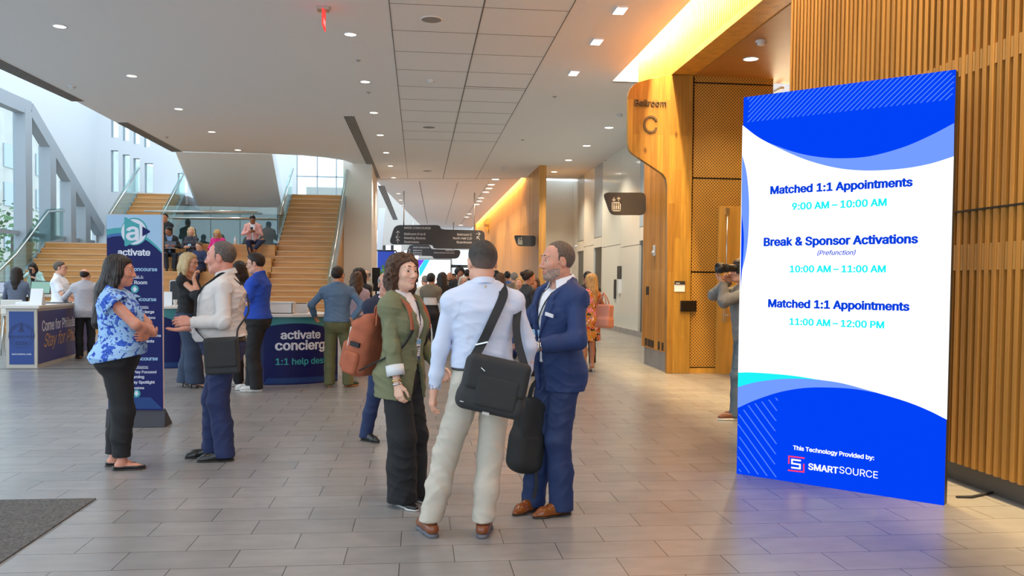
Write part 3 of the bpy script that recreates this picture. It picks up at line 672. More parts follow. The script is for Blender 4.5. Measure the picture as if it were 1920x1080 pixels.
# ------------------------------------------------------------------ the setting
CZ = 5.7
def nodes(name):
    m = bpy.data.materials.new(name); m.use_nodes = True; return m, m.node_tree.nodes, m.node_tree.links, m.node_tree.nodes['Principled BSDF']
def brick_mat(name, c1, c2, mortar, bw, rh, ms, rough, off=(0, 0, 0), rot=(0, 0, 0), grain=0.0, gs=(1, 1, 1), bump=.15, seed=.5, knots=0, spec=.5):
    m, n, l, p = nodes(name); tc = n.new('ShaderNodeTexCoord'); mp = n.new('ShaderNodeMapping'); mp.inputs['Location'].default_value = off; mp.inputs['Rotation'].default_value = rot
    l.new(tc.outputs['Object'], mp.inputs['Vector']); b = n.new('ShaderNodeTexBrick'); b.offset = .5; b.offset_frequency = 2; b.squash = 1
    for k, v in (('Scale', 1), ('Mortar Size', ms), ('Mortar Smooth', .1), ('Bias', 0), ('Brick Width', bw), ('Row Height', rh)): b.inputs[k].default_value = v
    b.inputs['Color1'].default_value = (*c1, 1); b.inputs['Color2'].default_value = (*c2, 1); b.inputs['Mortar'].default_value = (*mortar, 1); l.new(mp.outputs[0], b.inputs['Vector'])
    src = b.outputs['Color']
    t = n.new('ShaderNodeTexNoise'); mp2 = n.new('ShaderNodeMapping'); mp2.inputs['Scale'].default_value = gs; l.new(tc.outputs['Object'], mp2.inputs['Vector']); l.new(mp2.outputs[0], t.inputs['Vector']); t.inputs['Scale'].default_value = 3; t.inputs['Detail'].default_value = 6
    r = n.new('ShaderNodeValToRGB'); r.color_ramp.elements[0].position = .3; r.color_ramp.elements[1].position = .7; g = 1-grain; r.color_ramp.elements[0].color = (g, g, g, 1); r.color_ramp.elements[1].color = (1, 1, 1, 1)
    l.new(t.outputs['Fac'], r.inputs['Fac']); mx = n.new('ShaderNodeMixRGB'); mx.blend_type = 'MULTIPLY'; mx.inputs[0].default_value = 1; l.new(src, mx.inputs[1]); l.new(r.outputs[0], mx.inputs[2]); out = mx.outputs[0]
    if knots:
        v = n.new('ShaderNodeTexVoronoi'); v.inputs['Scale'].default_value = knots; mp3 = n.new('ShaderNodeMapping'); mp3.inputs['Scale'].default_value = (1.4, 1, .7); l.new(tc.outputs['Object'], mp3.inputs['Vector']); l.new(mp3.outputs[0], v.inputs['Vector'])
        r3 = n.new('ShaderNodeValToRGB'); r3.color_ramp.elements[0].position = .03; r3.color_ramp.elements[0].color = (.3, .22, .15, 1); r3.color_ramp.elements[1].position = .14; r3.color_ramp.elements[1].color = (1, 1, 1, 1); l.new(v.outputs['Distance'], r3.inputs['Fac'])
        m3 = n.new('ShaderNodeMixRGB'); m3.blend_type = 'MULTIPLY'; m3.inputs[0].default_value = 1; l.new(out, m3.inputs[1]); l.new(r3.outputs[0], m3.inputs[2]); out = m3.outputs[0]
    l.new(out, p.inputs['Base Color']); p.inputs['Roughness'].default_value = rough; p.inputs['Specular IOR Level'].default_value = spec
    bp = n.new('ShaderNodeBump'); bp.inputs['Strength'].default_value = bump; bp.inputs['Distance'].default_value = .004; bp.invert = True; l.new(b.outputs['Fac'], bp.inputs['Height']); l.new(bp.outputs[0], p.inputs['Normal'])
    return m
def perf_mat(name, col, s=.053, rad=.22, ax=(0, 2)):
    m, n, l, p = nodes(name); tc = n.new('ShaderNodeTexCoord'); sx = n.new('ShaderNodeSeparateXYZ'); l.new(tc.outputs['Object'], sx.inputs[0])
    def mt(op, a, b=None):
        q = n.new('ShaderNodeMath'); q.operation = op
        for i, v in enumerate((a, b)):
            if v is None: continue
            if isinstance(v, (int, float)): q.inputs[i].default_value = v
            else: l.new(v, q.inputs[i])
        return q.outputs[0]
    u = mt('DIVIDE', sx.outputs[ax[0]], s); v = mt('DIVIDE', sx.outputs[ax[1]], s); ds = []
    for o in (0, .5):
        a = mt('SUBTRACT', mt('FRACT', mt('ADD', u, 100+o)), .5); b = mt('SUBTRACT', mt('FRACT', mt('ADD', v, 100+o)), .5); ds.append(mt('SQRT', mt('ADD', mt('MULTIPLY', a, a), mt('MULTIPLY', b, b))))
    d = mt('LESS_THAN', mt('MINIMUM', ds[0], ds[1]), rad)
    t = n.new('ShaderNodeTexNoise'); t.inputs['Scale'].default_value = 2.5; t.inputs['Detail'].default_value = 5; r = n.new('ShaderNodeValToRGB'); l.new(tc.outputs['Object'], t.inputs['Vector']); l.new(t.outputs['Fac'], r.inputs['Fac'])
    r.color_ramp.elements[0].color = (*[c*.8 for c in col], 1); r.color_ramp.elements[1].color = (*[c*1.12 for c in col], 1)
    mx = n.new('ShaderNodeMixRGB'); l.new(d, mx.inputs[0]); l.new(r.outputs[0], mx.inputs[1]); mx.inputs[2].default_value = (.10, .042, .010, 1); l.new(mx.outputs[0], p.inputs['Base Color']); p.inputs['Roughness'].default_value = .45
    return m
m_ceil = M('ceiling_paint', (.80, .80, .81), .85, bump=.05, bs=120)
m_white = M('white_plaster', (.64, .66, .68), .8, bump=.04, bs=80)
m_beige = M('beige_plaster', (.86, .82, .74), .8)
m_soffit = M('grey_plaster', (.86, .90, .92), .8)
m_oak = brick_mat('oak_planks', (.50, .265, .040), (.36, .168, .024), (.30, .13, .02), 1.15, .105, .0015, .38, rot=(R(90), 0, R(90)), grain=.35, gs=(9, 9, .6), bump=.1, knots=2.6)
m_slat = M('slat_wood', (.52, .235, .042), .5, var=.28, vs=1.0, stretch=(14, 14, .35))
m_slat2 = M('slat_filler_wood', (.60, .29, .065), .5, var=.2, vs=1.0, stretch=(14, 14, .35))
m_dark = M('dark_gap', (.03, .018, .010), .8)
m_perf = perf_mat('perforated_oak', (.55, .285, .042)); m_perfc = perf_mat('perforated_ceiling_oak', (.50, .23, .045), s=.05, ax=(0, 1))
m_oakp = M('plain_oak', (.58, .30, .05), .4, var=.18, vs=1.2, stretch=(6, 6, .5))
m_conc = M('concrete', (.30, .28, .26), .7, var=.12, vs=4)
m_metal = M('brushed_metal', (.62, .61, .58), .28, metal=1.0); m_dmetal = M('dark_metal', (.035, .033, .032), .45, metal=.3)
m_glass = glass('rail_glass', (.86, .95, .94), .10); m_win = glass('window_glass', (.82, .90, .92), .15)
m_frame = M('window_frame_grey', (.33, .36, .39), .5); m_wg = M('white_glass_panel', (.74, .76, .69), .10, spec=.7); m_frost = M('frosted_glass', (.42, .49, .52), .35)
m_lamp = emis('lamp_warm', (1, .90, .74), 6.0); m_lampw = emis('lamp_white', (1, .96, .88), 9.0); m_cove = emis('cove_lamp', (1, .80, .46), 14.0)
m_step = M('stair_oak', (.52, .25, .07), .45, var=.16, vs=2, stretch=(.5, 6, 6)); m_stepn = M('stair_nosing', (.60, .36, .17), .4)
# floor: stacked running-bond stone tiles
p1 = onZ(451, 1031); rows = onZ(243.5, 1033)[1]
m_floor = brick_mat('stone_tiles', (.296, .290, .284), (.255, .250, .246), (.10, .09, .08), .594, .297, .0030, .27, off=(-p1[0]+.297*0, -p1[1]+.297*12, 0), grain=.14, gs=(1.5, 3, 1), bump=.3)
mb = MB(); mb.box((-16, -5, -.2), (9, 76, 0)); struct('floor', mb, m_floor)
mb = MB(); a, b, c = onZ(0, 936), onZ(180, 936), onZ(0, 1058)
mb.prism([(-6.5, b[1], 0), (b[0], b[1], 0), (b[0], 1.5, 0), (-6.5, 1.5, 0)], (0, 0, .008))
tag(mb.build('floor_mat', M('grey_carpet', (.105, .102, .10), .95, bump=.8, bs=180, var=.55, vs=70)), 'dark grey carpet entrance mat set in the tiled floor', 'mat')
mb = MB(); q = onZ(10, 692); mb.box((-14, q[1]-.02, 0), (-4.6, q[1]+.03, .004)); struct('trim_1', mb, m_dmetal)
# ceiling with its open edge to the atrium on the left
EC = 3.96
P = [(-8.1, -4), (-8.1, 29.2), (-4.75, 29.2), (-3.9, 29.35), (-3.2, 29.7), (-2.6, 30.3), (-2.2, 31.5), (-1.93, 35.0), (-1.80, 36.0), (.4, 68), (4.05, 68), (4.05, 34), (6.3, 34), (6.3, 17.5), (EC, 17.5), (EC, -4)]
mb = MB(); mb.prism([(x, y, CZ) for x, y in P], (0, 0, .75)); struct('ceiling', mb, m_ceil)
mb = MB(); S = lambda a, b, w: mb.bar((a[0], a[1], CZ-.001), (b[0], b[1], CZ-.001), w, .006)
S((.95, 2), (.95, 35), .022); S((-.47, 2), (-.47, 35), .014); S((2.28, 2), (2.28, 35), .014); S((-1.8, 35.4), (4.05, 34.2), .05)
for y in (9, 59, 98, 132, 163, 187, 208, 229, 246, 262): Y = onZ(800, y, CZ)[1]; S((-.47, Y), (2.28, Y), .010)
S((.95, onZ(900, 163, CZ)[1]), (2.28, onZ(900, 163, CZ)[1]), .03)
S((.0, 36), (.6, 62), .03); S((1.6, 36), (1.9, 62), .02); S((2.9, 36), (3.0, 62), .02)
struct('trim_2', mb, M('ceiling_seam', (.16, .15, .14), .8))
# right side: slatted oak wall, the recess with the ballroom doors, the elevator lobby, a second slatted wall
WX = 4.12
def slats(mb, x0, ya, yb, za, zb, sp=.072, w=.036, dep=.075, bands=(), dirv=1):
    n = int(abs(yb-ya)/sp)
    for i in range(n):
        y = ya+(i+.5)*sp; mb.m = 0; mb.box((x0, y-w/2, za), (x0+dep, y+w/2, zb))
        mb.m = 1
        for (b0, b1) in bands: mb.box((x0+.003, y+w/2+(sp-w)*.2, b0), (x0+dep, y+w/2+(sp-w)*.8, b1))
    mb.m = 2; mb.box((x0+dep, ya, za), (x0+dep+.05, yb, zb))
bz = [onX(1900, y, WX)[2] for y in (505, 452, 105, 66)]
mb = MB(); slats(mb, WX, -5, 9.3, .16, 6.45, sp=.083, w=.040, dep=.14, bands=[(bz[0], bz[1]), (bz[2], bz[3])]); struct('wall_right', mb, [m_slat, m_slat2, m_dark])
mb = MB(); mb.box((WX+.09, -5, 0), (WX+.24, 9.3, .16)); struct('baseboard_right', mb, M('plinth_bronze', (.10, .085, .07), .5))
mb = MB(); z = onX(1900, 384, WX)[2]; mb.box((WX-.002, -5, z-.008), (WX+.07, 9.3, z+.008)); struct('trim_3', mb, m_dark)
YB = onZ(1290, 700)[1]
xl = onY(1297, 400, YB)[0]; xr = onY(1447, 300, YB)[0]; xf = 4.25; zbeam = onY(1256, 140, YB)[2]
# header above the recess: beam, slatted fascia running up into the cove
mb = MB(); mb.box((xf-.05, 9.3, zbeam), (xl, YB+.1, zbeam+.1)); struct('trim_4', mb, m_oakp)
mb = MB(); slats(mb, xf, 9.3, 16.6, zbeam+.1, 6.45, sp=.085, w=.05, dep=.06); struct('wall_header', mb, [m_slat, m_slat2, m_slat2])
mb = MB(); mb.box((xl, 9.3, zbeam-.01), (7.2, YB+.3, zbeam+.2)); struct('ceiling_recess', mb, m_perfc)
mb = MB(); mb.box((EC, -4, 6.45), (4.9, 17.5, 6.55)); mb.box((EC, 17.45, CZ), (4.9, 17.55, 6.5)); struct('ceiling_cove', mb, m_white)
mb = MB(); mb.box((WX+.09, 9.25, 0), (7.2, 9.32, zbeam)); mb.box((7.2, 9.3, 0), (7.3, YB+.3, zbeam)); struct('wall_recess', mb, m_oakp)
# perforated panels facing the camera
yz = lambda y: onY(1330, y, YB)[2]
mb = MB(); mb.box((xl-.1, YB+.05, 0), (xr+.02, YB+.25, zbeam)); struct('wall_panel', mb, m_dark)
mb = MB()
for y0, y1 in ((142, 154), (157, 333), (336, 509), (512, 688)): mb.box((xl+.012, YB, yz(y1)), (xr, YB+.05, yz(y0)))
struct('wall_perforated', mb, m_perf)
mb = MB(); mb.box((xl+.0, YB+.005, 0), (xr, YB+.05, yz(690))); struct('baseboard_panel', mb, m_oakp)
mb = MB(); mb.box((xr+.02, YB+.9, 0), (7.2, YB+1.0, zbeam+.3)); struct('wall_behind_panel', mb, m_white)
dx0 = onY(1344, 500, YB)[0]; dzt = onY(1350, 387, YB)[2]
mb = MB(); mb.box((dx0, YB-.09, 0), (dx0+1.05, YB-.005, dzt)); d1 = struct('door_1', mb, m_oakp, bevel=.004)
mb = MB(); hx = onY(1357, 500, YB)[0]; mb.tube([(hx, YB-.13, onY(1357, 545, YB)[2]), (hx, YB-.13, onY(1357, 395, YB)[2])], .012); mb.box((hx-.03, YB-.15, onY(1357, 404, YB)[2]), (hx+.03, YB-.09, onY(1357, 391, YB)[2]))
mb.build('panic_rod', m_metal, d1)
mb = MB(); zl = onY(1357, 590, YB)[2]; mb.box((hx-.04, YB-.14, zl-.12), (hx+.04, YB-.09, zl+.12)); mb.tube([(hx, YB-.14, zl), (hx, YB-.2, zl), (hx+.14, YB-.2, zl)], .014); mb.build('door_handle', m_metal, d1, bevel=.006)
# slatted return wall between the sign panel and the elevator lobby
ys = onX(1203, 600, xf)[1]
mb = MB(); zb = [onX(1225, y, xf)[2] for y in (541, 506)]; zu = [onX(1225, y, xf)[2] for y in (330, 292)]
slats(mb, xf, YB+.12, ys, .33, zbeam+.1, sp=.07, w=.045, dep=.07, bands=[zb, zu]); mb.m = 0; mb.box((xf+.02, ys, .33), (6.2, ys+.06, CZ)); struct('wall_slats', mb, [m_slat, m_slat2, m_dark])
mb = MB(); mb.box((xf+.06, YB+.1, 0), (6.2, ys, .33)); struct('baseboard_slats', mb, m_conc)
mb = MB()
for (x, y, w, h) in ((1214, 545, 5, 16), (1211, 641, 4, 15), (1217, 643, 5, 15), (1223, 645, 5, 15), (1235, 648, 3, 16), (1242, 650, 3, 16)):
    a = onX(x-w/2, y-h/2, xf-.003); b = onX(x+w/2, y+h/2, xf-.003); mb.box((xf-.004, min(a[1], b[1]), b[2]), (xf+.01, max(a[1], b[1]), a[2]))
struct('trim_5', mb, m_dark)
# elevator lobby
EX = 6.28; yA = onX(1206, 600, EX)[1]; yB_ = onX(1072, 600, EX)[1]
mb = MB(); mb.box((EX+.10, 16.5, 0), (EX+.3, 34.2, CZ)); struct('wall_elevators', mb, m_dark)
mb = MB(); ex = lambda x: onX(x, 550, EX)[1]
def pan(x0, x1, y0, y1, m=0):
    a, b = ex(x0), ex(x1); z0 = 0 if y1 is None else onX((x0+x1)/2, y1, EX)[2]; z1 = CZ if y0 is None else onX((x0+x1)/2, y0, EX)[2]; mb.m = m; mb.box((EX, min(a, b)+.01, z0), (EX+.1, max(a, b)-.01, z1))
for x0, x1 in ((1072, 1081), (1093, 1112), (1127, 1162), (1162, 1197)): pan(x0, x1, None, 461, 0); pan(x0, x1, 462, None, 0)
for x0, x1, yt, yb in ((1081, 1093, 471, 452), (1112, 1127, 464, 445), (1197, 1207, 451, 425)): pan(x0, x1, yb, yt, 0); pan(x0, x1, None, yb+1, 1)
mb.m = 0; mb.box((EX, 16.5, 0), (EX+.1, ex(1207), CZ))
struct('wall_lobby', mb, [m_wg, m_frost])
for i, (x0, x1, yt) in enumerate(((1081, 1093, 471), (1112, 1127, 464), (1197, 1207, 451))):
    mb = MB(); a, b = ex(x0), ex(x1); mb.box((EX+.06, min(a, b)+.03, 0), (EX+.1, max(a, b)-.03, onX((x0+x1)/2, yt, EX)[2])); struct('door_%d' % (i+2), mb, M('elevator_door', (.022, .026, .03), .3))
mb = MB(); mb.box((EX-.02, ex(1207), 0), (EX, ex(1127), .16)); struct('baseboard_lobby', mb, m_conc)
ye = onX(1072, 600, EX)[1]
mb = MB(); mb.box((4.3, ye, 0), (EX+.1, ye+.15, CZ)); struct('wall_lobby_end', mb, m_wg)
y2 = onX(1010, 450, 4.25)[1]
mb = MB(); zz = [onX(980, y, 4.25)[2] for y in (425, 388)]; slats(mb, 4.25, y2, 66, .3, CZ+.7, sp=.16, w=.11, dep=.08, bands=[zz]); mb.m = 2; mb.box((4.25, y2-.03, 0), (4.5, y2, CZ+.7)); struct('wall_far_slats', mb, [m_slat, m_slat2, m_slat2])
mb = MB(); mb.box((4.3, y2, 0), (4.5, 66, .3)); struct('baseboard_far', mb, m_conc)
mb = MB(); mb.box((4.05, 34, 6.4), (4.6, 68, 6.5)); struct('ceiling_far_cove', mb, m_white)
# linear lamps lying hidden in the coves wash the slats
def strip(name, label, x, y0, y1, z, power, col=(1, .66, .26), tilt=0):
    t = thing(name, label, 'light', (x, (y0+y1)/2, z)); mb = MB(); mb.box((x-.03, y0, z), (x+.03, y1, z+.04)); mb.build('housing', m_white, t)
    l = bpy.data.lights.new('strip', 'AREA'); l.shape = 'RECTANGLE'; l.size = .06; l.size_y = y1-y0; l.energy = power; l.color = col
    o = bpy.data.objects.new('lamp', l); COL.objects.link(o); o.parent = t; o.location = (0, 0, -.015); o.rotation_euler = (0, R(tilt), 0); return t
strip('cove_light', 'long warm light strip washing the slatted wall from the ceiling cove', 4.02, -3.8, 17.3, 6.2, 2300, col=(1, .70, .32), tilt=-14)
strip('cove_light', 'warm light strip in the far ceiling cove above the second slatted wall', 4.13, 34.5, 64, 6.25, 1900, tilt=-18)
t = strip('cove_light', 'warm light strip at the edge of the door recess beside the perforated panel', xr+.25, YB+.2, YB+.75, zbeam-.12, 240, col=(1, .78, .45))
# atrium on the left: glazed wall under a slanted frame, white walls, upper windows
LX = -12.0; BY = 33.6
l3 = lambda x, y: onX(x, y, LX)
D = [l3(0, 178), l3(42, 196), l3(192, 446)]; D[2] = D[1]+(D[2]-D[1])*min(1, (BY-.12-D[1][1])/(D[2][1]-D[1][1]))
yN = D[0][1]-6
mb = MB(); top = 10.0
mb.prism([(LX, yN, D[0][2]), D[0], D[1], D[2], (LX, D[2][1]+.05, 0), (LX, BY, 0), (LX, BY, top), (LX, yN, top)], (-.05, 0, 0)); struct('wall_left', mb, m_white)
mb = MB()
for a, b in zip(D[:-1], D[1:]): mb.bar(a+vec(.12, 0, -.12), b+vec(.12, 0, -.12), .42, .3, up=(1, 0, 0))
mb.bar(D[0]+vec(.12, 0, -.12), (LX+.12, yN, D[0][2]-.12), .42, .3, up=(1, 0, 0)); struct('trim_6', mb, m_frame)
ms = [l3(36, 300), l3(83, 350), l3(122, 400), l3(150, 420)]; ys_ = [yN-3]+[m[1] for m in ms]+[D[2][1]]
def dz(y): return np.interp(y, [yN-9, D[0][1], D[1][1], D[2][1]], [D[0][2], D[0][2], D[1][2], D[2][2]])-.3
mb = MB(); 
for y in ys_[1:-1]+[ys_[1]-3.2, ys_[1]-6.4]: mb.box((LX-.08, y-.22, 0), (LX+.28, y+.22, dz(y)+.1))
mb.box((LX-.04, yN-9, onX(60, 440, LX)[2]-.06), (LX+.08, D[2][1]-.3, onX(60, 440, LX)[2]+.06))
wf = struct('window_1', mb, m_frame)
mb = MB(); mb.poly([(LX-.02, yN-9, 0), (LX-.02, D[2][1], 0), (LX-.02, D[2][1], D[2][2]), (LX-.02, D[1][1], D[1][2]), (LX-.02, D[0][1], D[0][2]), (LX-.02, yN-9, D[0][2])]); struct('glass', mb, m_win, wf)
# building, trees and street beyond the glass
mb = MB(); mb.box((-40, 30, -.2), (-30, 58, 7.0)); mb.box((-40, 60, -.2), (-32, 110, 15))
for i in range(9):
    for z in (1.5, 4.5, 8, 11): mb.m = 1; mb.box((-31.98 if z > 7 or i > 4 else -29.98, 31+i*5.6, z-.9), (-31.9 if z > 7 or i > 4 else -29.9, 33.6+i*5.6, z+.9))
tag(mb.build('building', [M('far_facade', (.56, .53, .48), .9, var=.1, vs=.6), M('far_glass', (.40, .47, .54), .3)]), 'pale stone building across the street beyond the left glass wall', 'building')
mb = MB(); mb.box((-60, -10, -.4), (-12.3, 80, -.2)); struct('ground', mb, M('pavement', (.45, .45, .44), .9, var=.1, vs=1))
for j, (x, y, z, r) in enumerate(((-19, 38, 3.2, 1.7), (-21, 47, 3.6, 2.0), (-18, 31, 2.4, 1.3))):
    t = thing('tree', ('green street tree seen through the middle panes of the left glass wall', 'green street tree furthest along beyond the left glass wall', 'small green street tree nearest beyond the left glass wall')[j], 'tree', (x, y, -.2)); mb = MB(); r_ = np.random.default_rng(j)
    for i in range(420):
        d = unit(r_.normal(0, 1, 3)); b = vec(x, y, z)+d*r*r_.uniform(.3, 1)**.5; s_ = unit(np.cross(d, r_.normal(0, 1, 3))); u_ = np.cross(s_, d); L = r_.uniform(.2, .4); mb.poly([b, b+u_*L*.5+s_*L*.3, b+u_*L, b+u_*L*.5-s_*L*.3])
    mb.build('crown', M('tree_leaf', (.10, .20, .07), .7, var=.4, vs=3), t); mb = MB(); mb.tube([(x, y, -.2), (x, y, z)], [.16, .08]); mb.build('trunk', M('bark', (.12, .09, .07), .9), t)
W2 = []
for x0, x1, y0, y1 in ((208, 222, 214, 258), (230, 242, 223, 264), (250, 262, 232, 270), (270, 281, 242, 276), (208, 222, 282, 360), (230, 243, 290, 360), (250, 262, 297, 360), (271, 287, 306, 362)): W2.append((onY(x0, y1, BY), onY(x1, y0, BY)))
bx0, bx1 = LX, onY(335, 300, BY)[0]
def wall_open(mb, y, x0, x1, z0, z1, holes, th=.3):
    xs = sorted(set([x0, x1]+[round(float(v), 3) for a, b in holes for v in (a[0], b[0])])); 
    for i in range(len(xs)-1):
        xm = (xs[i]+xs[i+1])/2; hs = sorted([(float(a[2]), float(b[2])) for a, b in holes if a[0] < xm < b[0]]); z = z0
        for (h0, h1) in hs: mb.box((xs[i], y, z), (xs[i+1], y+th, h0)); z = h1
        mb.box((xs[i], y, z), (xs[i+1], y+th, z1))
big = (onY(556, 371, BY), onY(662, 285, BY)); small = (onY(333, 362, BY), onY(352, 325, BY))
mb = MB(); wall_open(mb, BY, LX-.2, -1.75, 0, 11, W2+[big, small]); struct('wall_atrium', mb, m_white)
for i, (a, b) in enumerate(W2+[small, big]):
    mb = MB(); w = .035
    for x in ((a[0], b[0]) if i < 9 else (a[0], a[0]+(b[0]-a[0])*.36, a[0]+(b[0]-a[0])*.7, b[0])): mb.box((x-w/2, BY+.05, a[2]), (x+w/2, BY+.15, b[2]))
    for z in (a[2], b[2]): mb.box((a[0], BY+.05, z-w/2), (b[0], BY+.15, z+w/2))
    if i == 9: z = onY(600, 330, BY)[2]; mb.box((a[0], BY+.05, z-w), (b[0], BY+.15, z))
    f = struct('window_%d' % (i+2), mb, m_frame); mb = MB(); mb.box((a[0], BY+.09, a[2]), (b[0], BY+.10, b[2])); struct('glass', mb, m_win, f)
# sloping underside of the stair above
mb = MB(); yt, yb2 = 29.2, 32.5
q = [onY(329, 285, yt), onY(510, 289, yt), onY(528, 386, yb2), onY(536, 402, yb2+.3), onY(380, 402, yb2+.3), onY(366, 380, yb2)]
mb.prism(q, (0, .5, .5)); struct('wall_stair_underside', mb, m_soffit)
mb = MB(); mb.box((onY(380, 402, 32.9)[0]-1.2, 32.9, 0), (-4.4, 33.1, onY(400, 395, 32.9)[2])); struct('wall_landing', mb, M('blue_grey_wall', (.09, .15, .18), .5))
mb = MB(); x0, x1 = onY(643, 400, 31)[0], onY(697, 400, 31)[0]
mb.prism([(x0, 31, 0), (x1, 31, 0), (x1-.05, 36, 0), (x0, 36, 0)], (0, 0, 6.45)); struct('wall_stair_end', mb, m_beige)
# far end of the concourse
FY = 70.0
fp = lambda x, y: onY(x, y, FY)
holes = [(fp(700, 545), fp(712, 432)), (fp(716, 545), fp(752, 460)), (fp(758, 545), fp(785, 470)), (fp(848, 545), fp(900, 470))]
mb = MB(); wall_open(mb, FY, -9, 5, 0, 9, holes); struct('wall_far', mb, M('far_wall', (.55, .50, .45), .8))
mb = MB()
for x in (720, 735, 770): a, b = fp(x, 545), fp(x, 460); mb.box((a[0]-.12, FY-.1, 0), (a[0]+.12, FY+.1, b[2]))
for y in (495, 510): a = fp(700, y); mb.box((a[0], FY-.1, a[2]-.1), (fp(790, y)[0], FY+.1, a[2]+.1))
struct('trim_7', mb, m_dmetal)
mb = MB(); a, b = fp(845, 545), fp(883, 499)
mb.box((a[0], FY-.3, b[2]-.15), (b[0], FY-.1, b[2]+.1)); mb.box((fp(861, 500)[0]-.12, FY-.3, 0), (fp(861, 500)[0]+.12, FY-.1, b[2])); mb.box((b[0]-.12, FY-.3, 0), (b[0], FY-.1, b[2])); struct('door_5', mb, m_dmetal)
mb = MB(); a = onY(712, 440, 60); mb.prism([onY(703, 545, 60), onY(711, 545, 60), onY(722, 390, 60), onY(710, 390, 60)], (0, .8, 0)); struct('column_far', mb, m_white)
# ------------------------------------------------------------------ stairs
SY0, RISE, TREAD = 24.0, .1745, .27
def flight(name, label, xa, xb, n, y0, z0=0.0):
    t = thing(name, label, 'staircase', ((xa+xb)/2, y0, 0)); mb = MB(); nb = MB()
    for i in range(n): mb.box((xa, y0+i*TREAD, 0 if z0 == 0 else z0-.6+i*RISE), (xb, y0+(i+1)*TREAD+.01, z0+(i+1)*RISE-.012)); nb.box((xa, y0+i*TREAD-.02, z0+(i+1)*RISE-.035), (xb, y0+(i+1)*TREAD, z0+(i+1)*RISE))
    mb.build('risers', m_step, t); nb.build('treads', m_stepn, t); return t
xr0, xr1 = onY(549, 372, 31)[0], onY(645, 372, 31)[0]
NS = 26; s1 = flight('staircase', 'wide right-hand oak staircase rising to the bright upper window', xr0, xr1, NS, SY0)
def rail(t, P, h=1.0, name='glass_panel', hr=True, thick=.02):
    P = [np.asarray(p, float) for p in P]
    for a, b in zip(P[:-1], P[1:]):
        mb = MB(); s = unit(np.cross(b-a, (0, 0, 1)))*thick; mb.prism([a+vec(0, 0, .02), b+vec(0, 0, .02), b+vec(0, 0, h), a+vec(0, 0, h)], s); mb.build(name, m_glass, t)
    mb = MB()
    for a, b in zip(P[:-1], P[1:]): mb.bar(a+vec(0, 0, -.15), b+vec(0, 0, -.15), .06, .36)
    mb.build('stringer', m_frame, t)
    if hr: mb = MB(); mb.tube([p+vec(.07, -.03, h-.08) for p in P], .028); mb.build('handrail', m_metal, t)
st = lambda x, n, dy=0: vec(x, SY0+n*TREAD+dy, n*RISE)
rail(s1, [st(xr0-.05, 15.5), st(xr0-.05, 21), st(xr0-.05, 26)]); rail(s1, [st(xr1+.05, 4), st(xr1+.05, 10), st(xr1+.05, 15), st(xr1+.05, 21), st(xr1+.05, 26)])
mb = MB(); mb.box((xr0-.1, SY0+NS*TREAD, NS*RISE-.3), (xr1+.2, BY, NS*RISE)); struct('floor_upper', mb, m_white)
xl0, xl1 = -11.6, -8.35
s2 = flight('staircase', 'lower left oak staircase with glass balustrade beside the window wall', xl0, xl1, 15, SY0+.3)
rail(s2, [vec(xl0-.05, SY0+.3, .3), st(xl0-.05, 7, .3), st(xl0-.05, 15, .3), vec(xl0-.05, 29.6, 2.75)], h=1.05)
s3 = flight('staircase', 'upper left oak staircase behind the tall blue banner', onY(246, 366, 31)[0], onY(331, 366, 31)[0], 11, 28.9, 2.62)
xa, xb = onY(246, 366, 31)[0]-.05, onY(331, 366, 31)[0]+.05
for x in (xa, xb): rail(s3, [vec(x, 28.9, 2.62), vec(x, 28.9+11*TREAD, 2.62+11*RISE)])
mb = MB(); mb.box((xa-.1, 31.86, 4.2), (xb+.1, BY, 4.5)); struct('floor_gallery', mb, m_white)
TH, TD = .4363, .675
bl = thing('bleacher', 'stepped oak seating tiers between the two staircases', 'seating', ((xl1+xr0)/2, SY0, 0))
for k in range(6):
    mb = MB(); mb.box((xl1, SY0+k*TD, k*TH), (xr0-.02, (SY0+(k+1)*TD+.02) if k < 5 else 28.85, (k+1)*TH)); mb.build('tier', m_step, bl, bevel=.01)
TIER = lambda k: (SY0+(k-1)*TD, k*TH)      # front edge and top of tier k
mb = MB(); mb.box((xl0-.1, SY0+.3+15*TREAD, 2.3), (xl1, 31.8, 2.615)); mb.box((xl1, 28.86, 2.3), (xr0-.1, 31.8, 2.615)); struct('floor_landing', mb, m_step)
g = thing('glass_balustrade', 'glass balustrade with metal handrails along the landing behind the seating', 'railing', (-6.5, 28.9, TH*6))
for x0, x1 in ((305, 395), (395, 450), (450, 520)):
    a, b = onY(x0, 450, 28.9)[0], onY(x1, 450, 28.9)[0]; mb = MB(); mb.box((a+.01, 28.9, TH*6), (b-.01, 28.92, onY(400, 387, 28.9)[2])); mb.build('glass_panel', m_glass, g)
mb = MB(); mb.tube([onY(318, 408, 28.75), onY(520, 410, 28.75)], .03); mb.build('handrail', m_metal, g); mb = MB(); mb.tube([onY(270, 396, 28.5), onY(483, 397, 28.5)], .03); mb.build('handrail', m_metal, g)
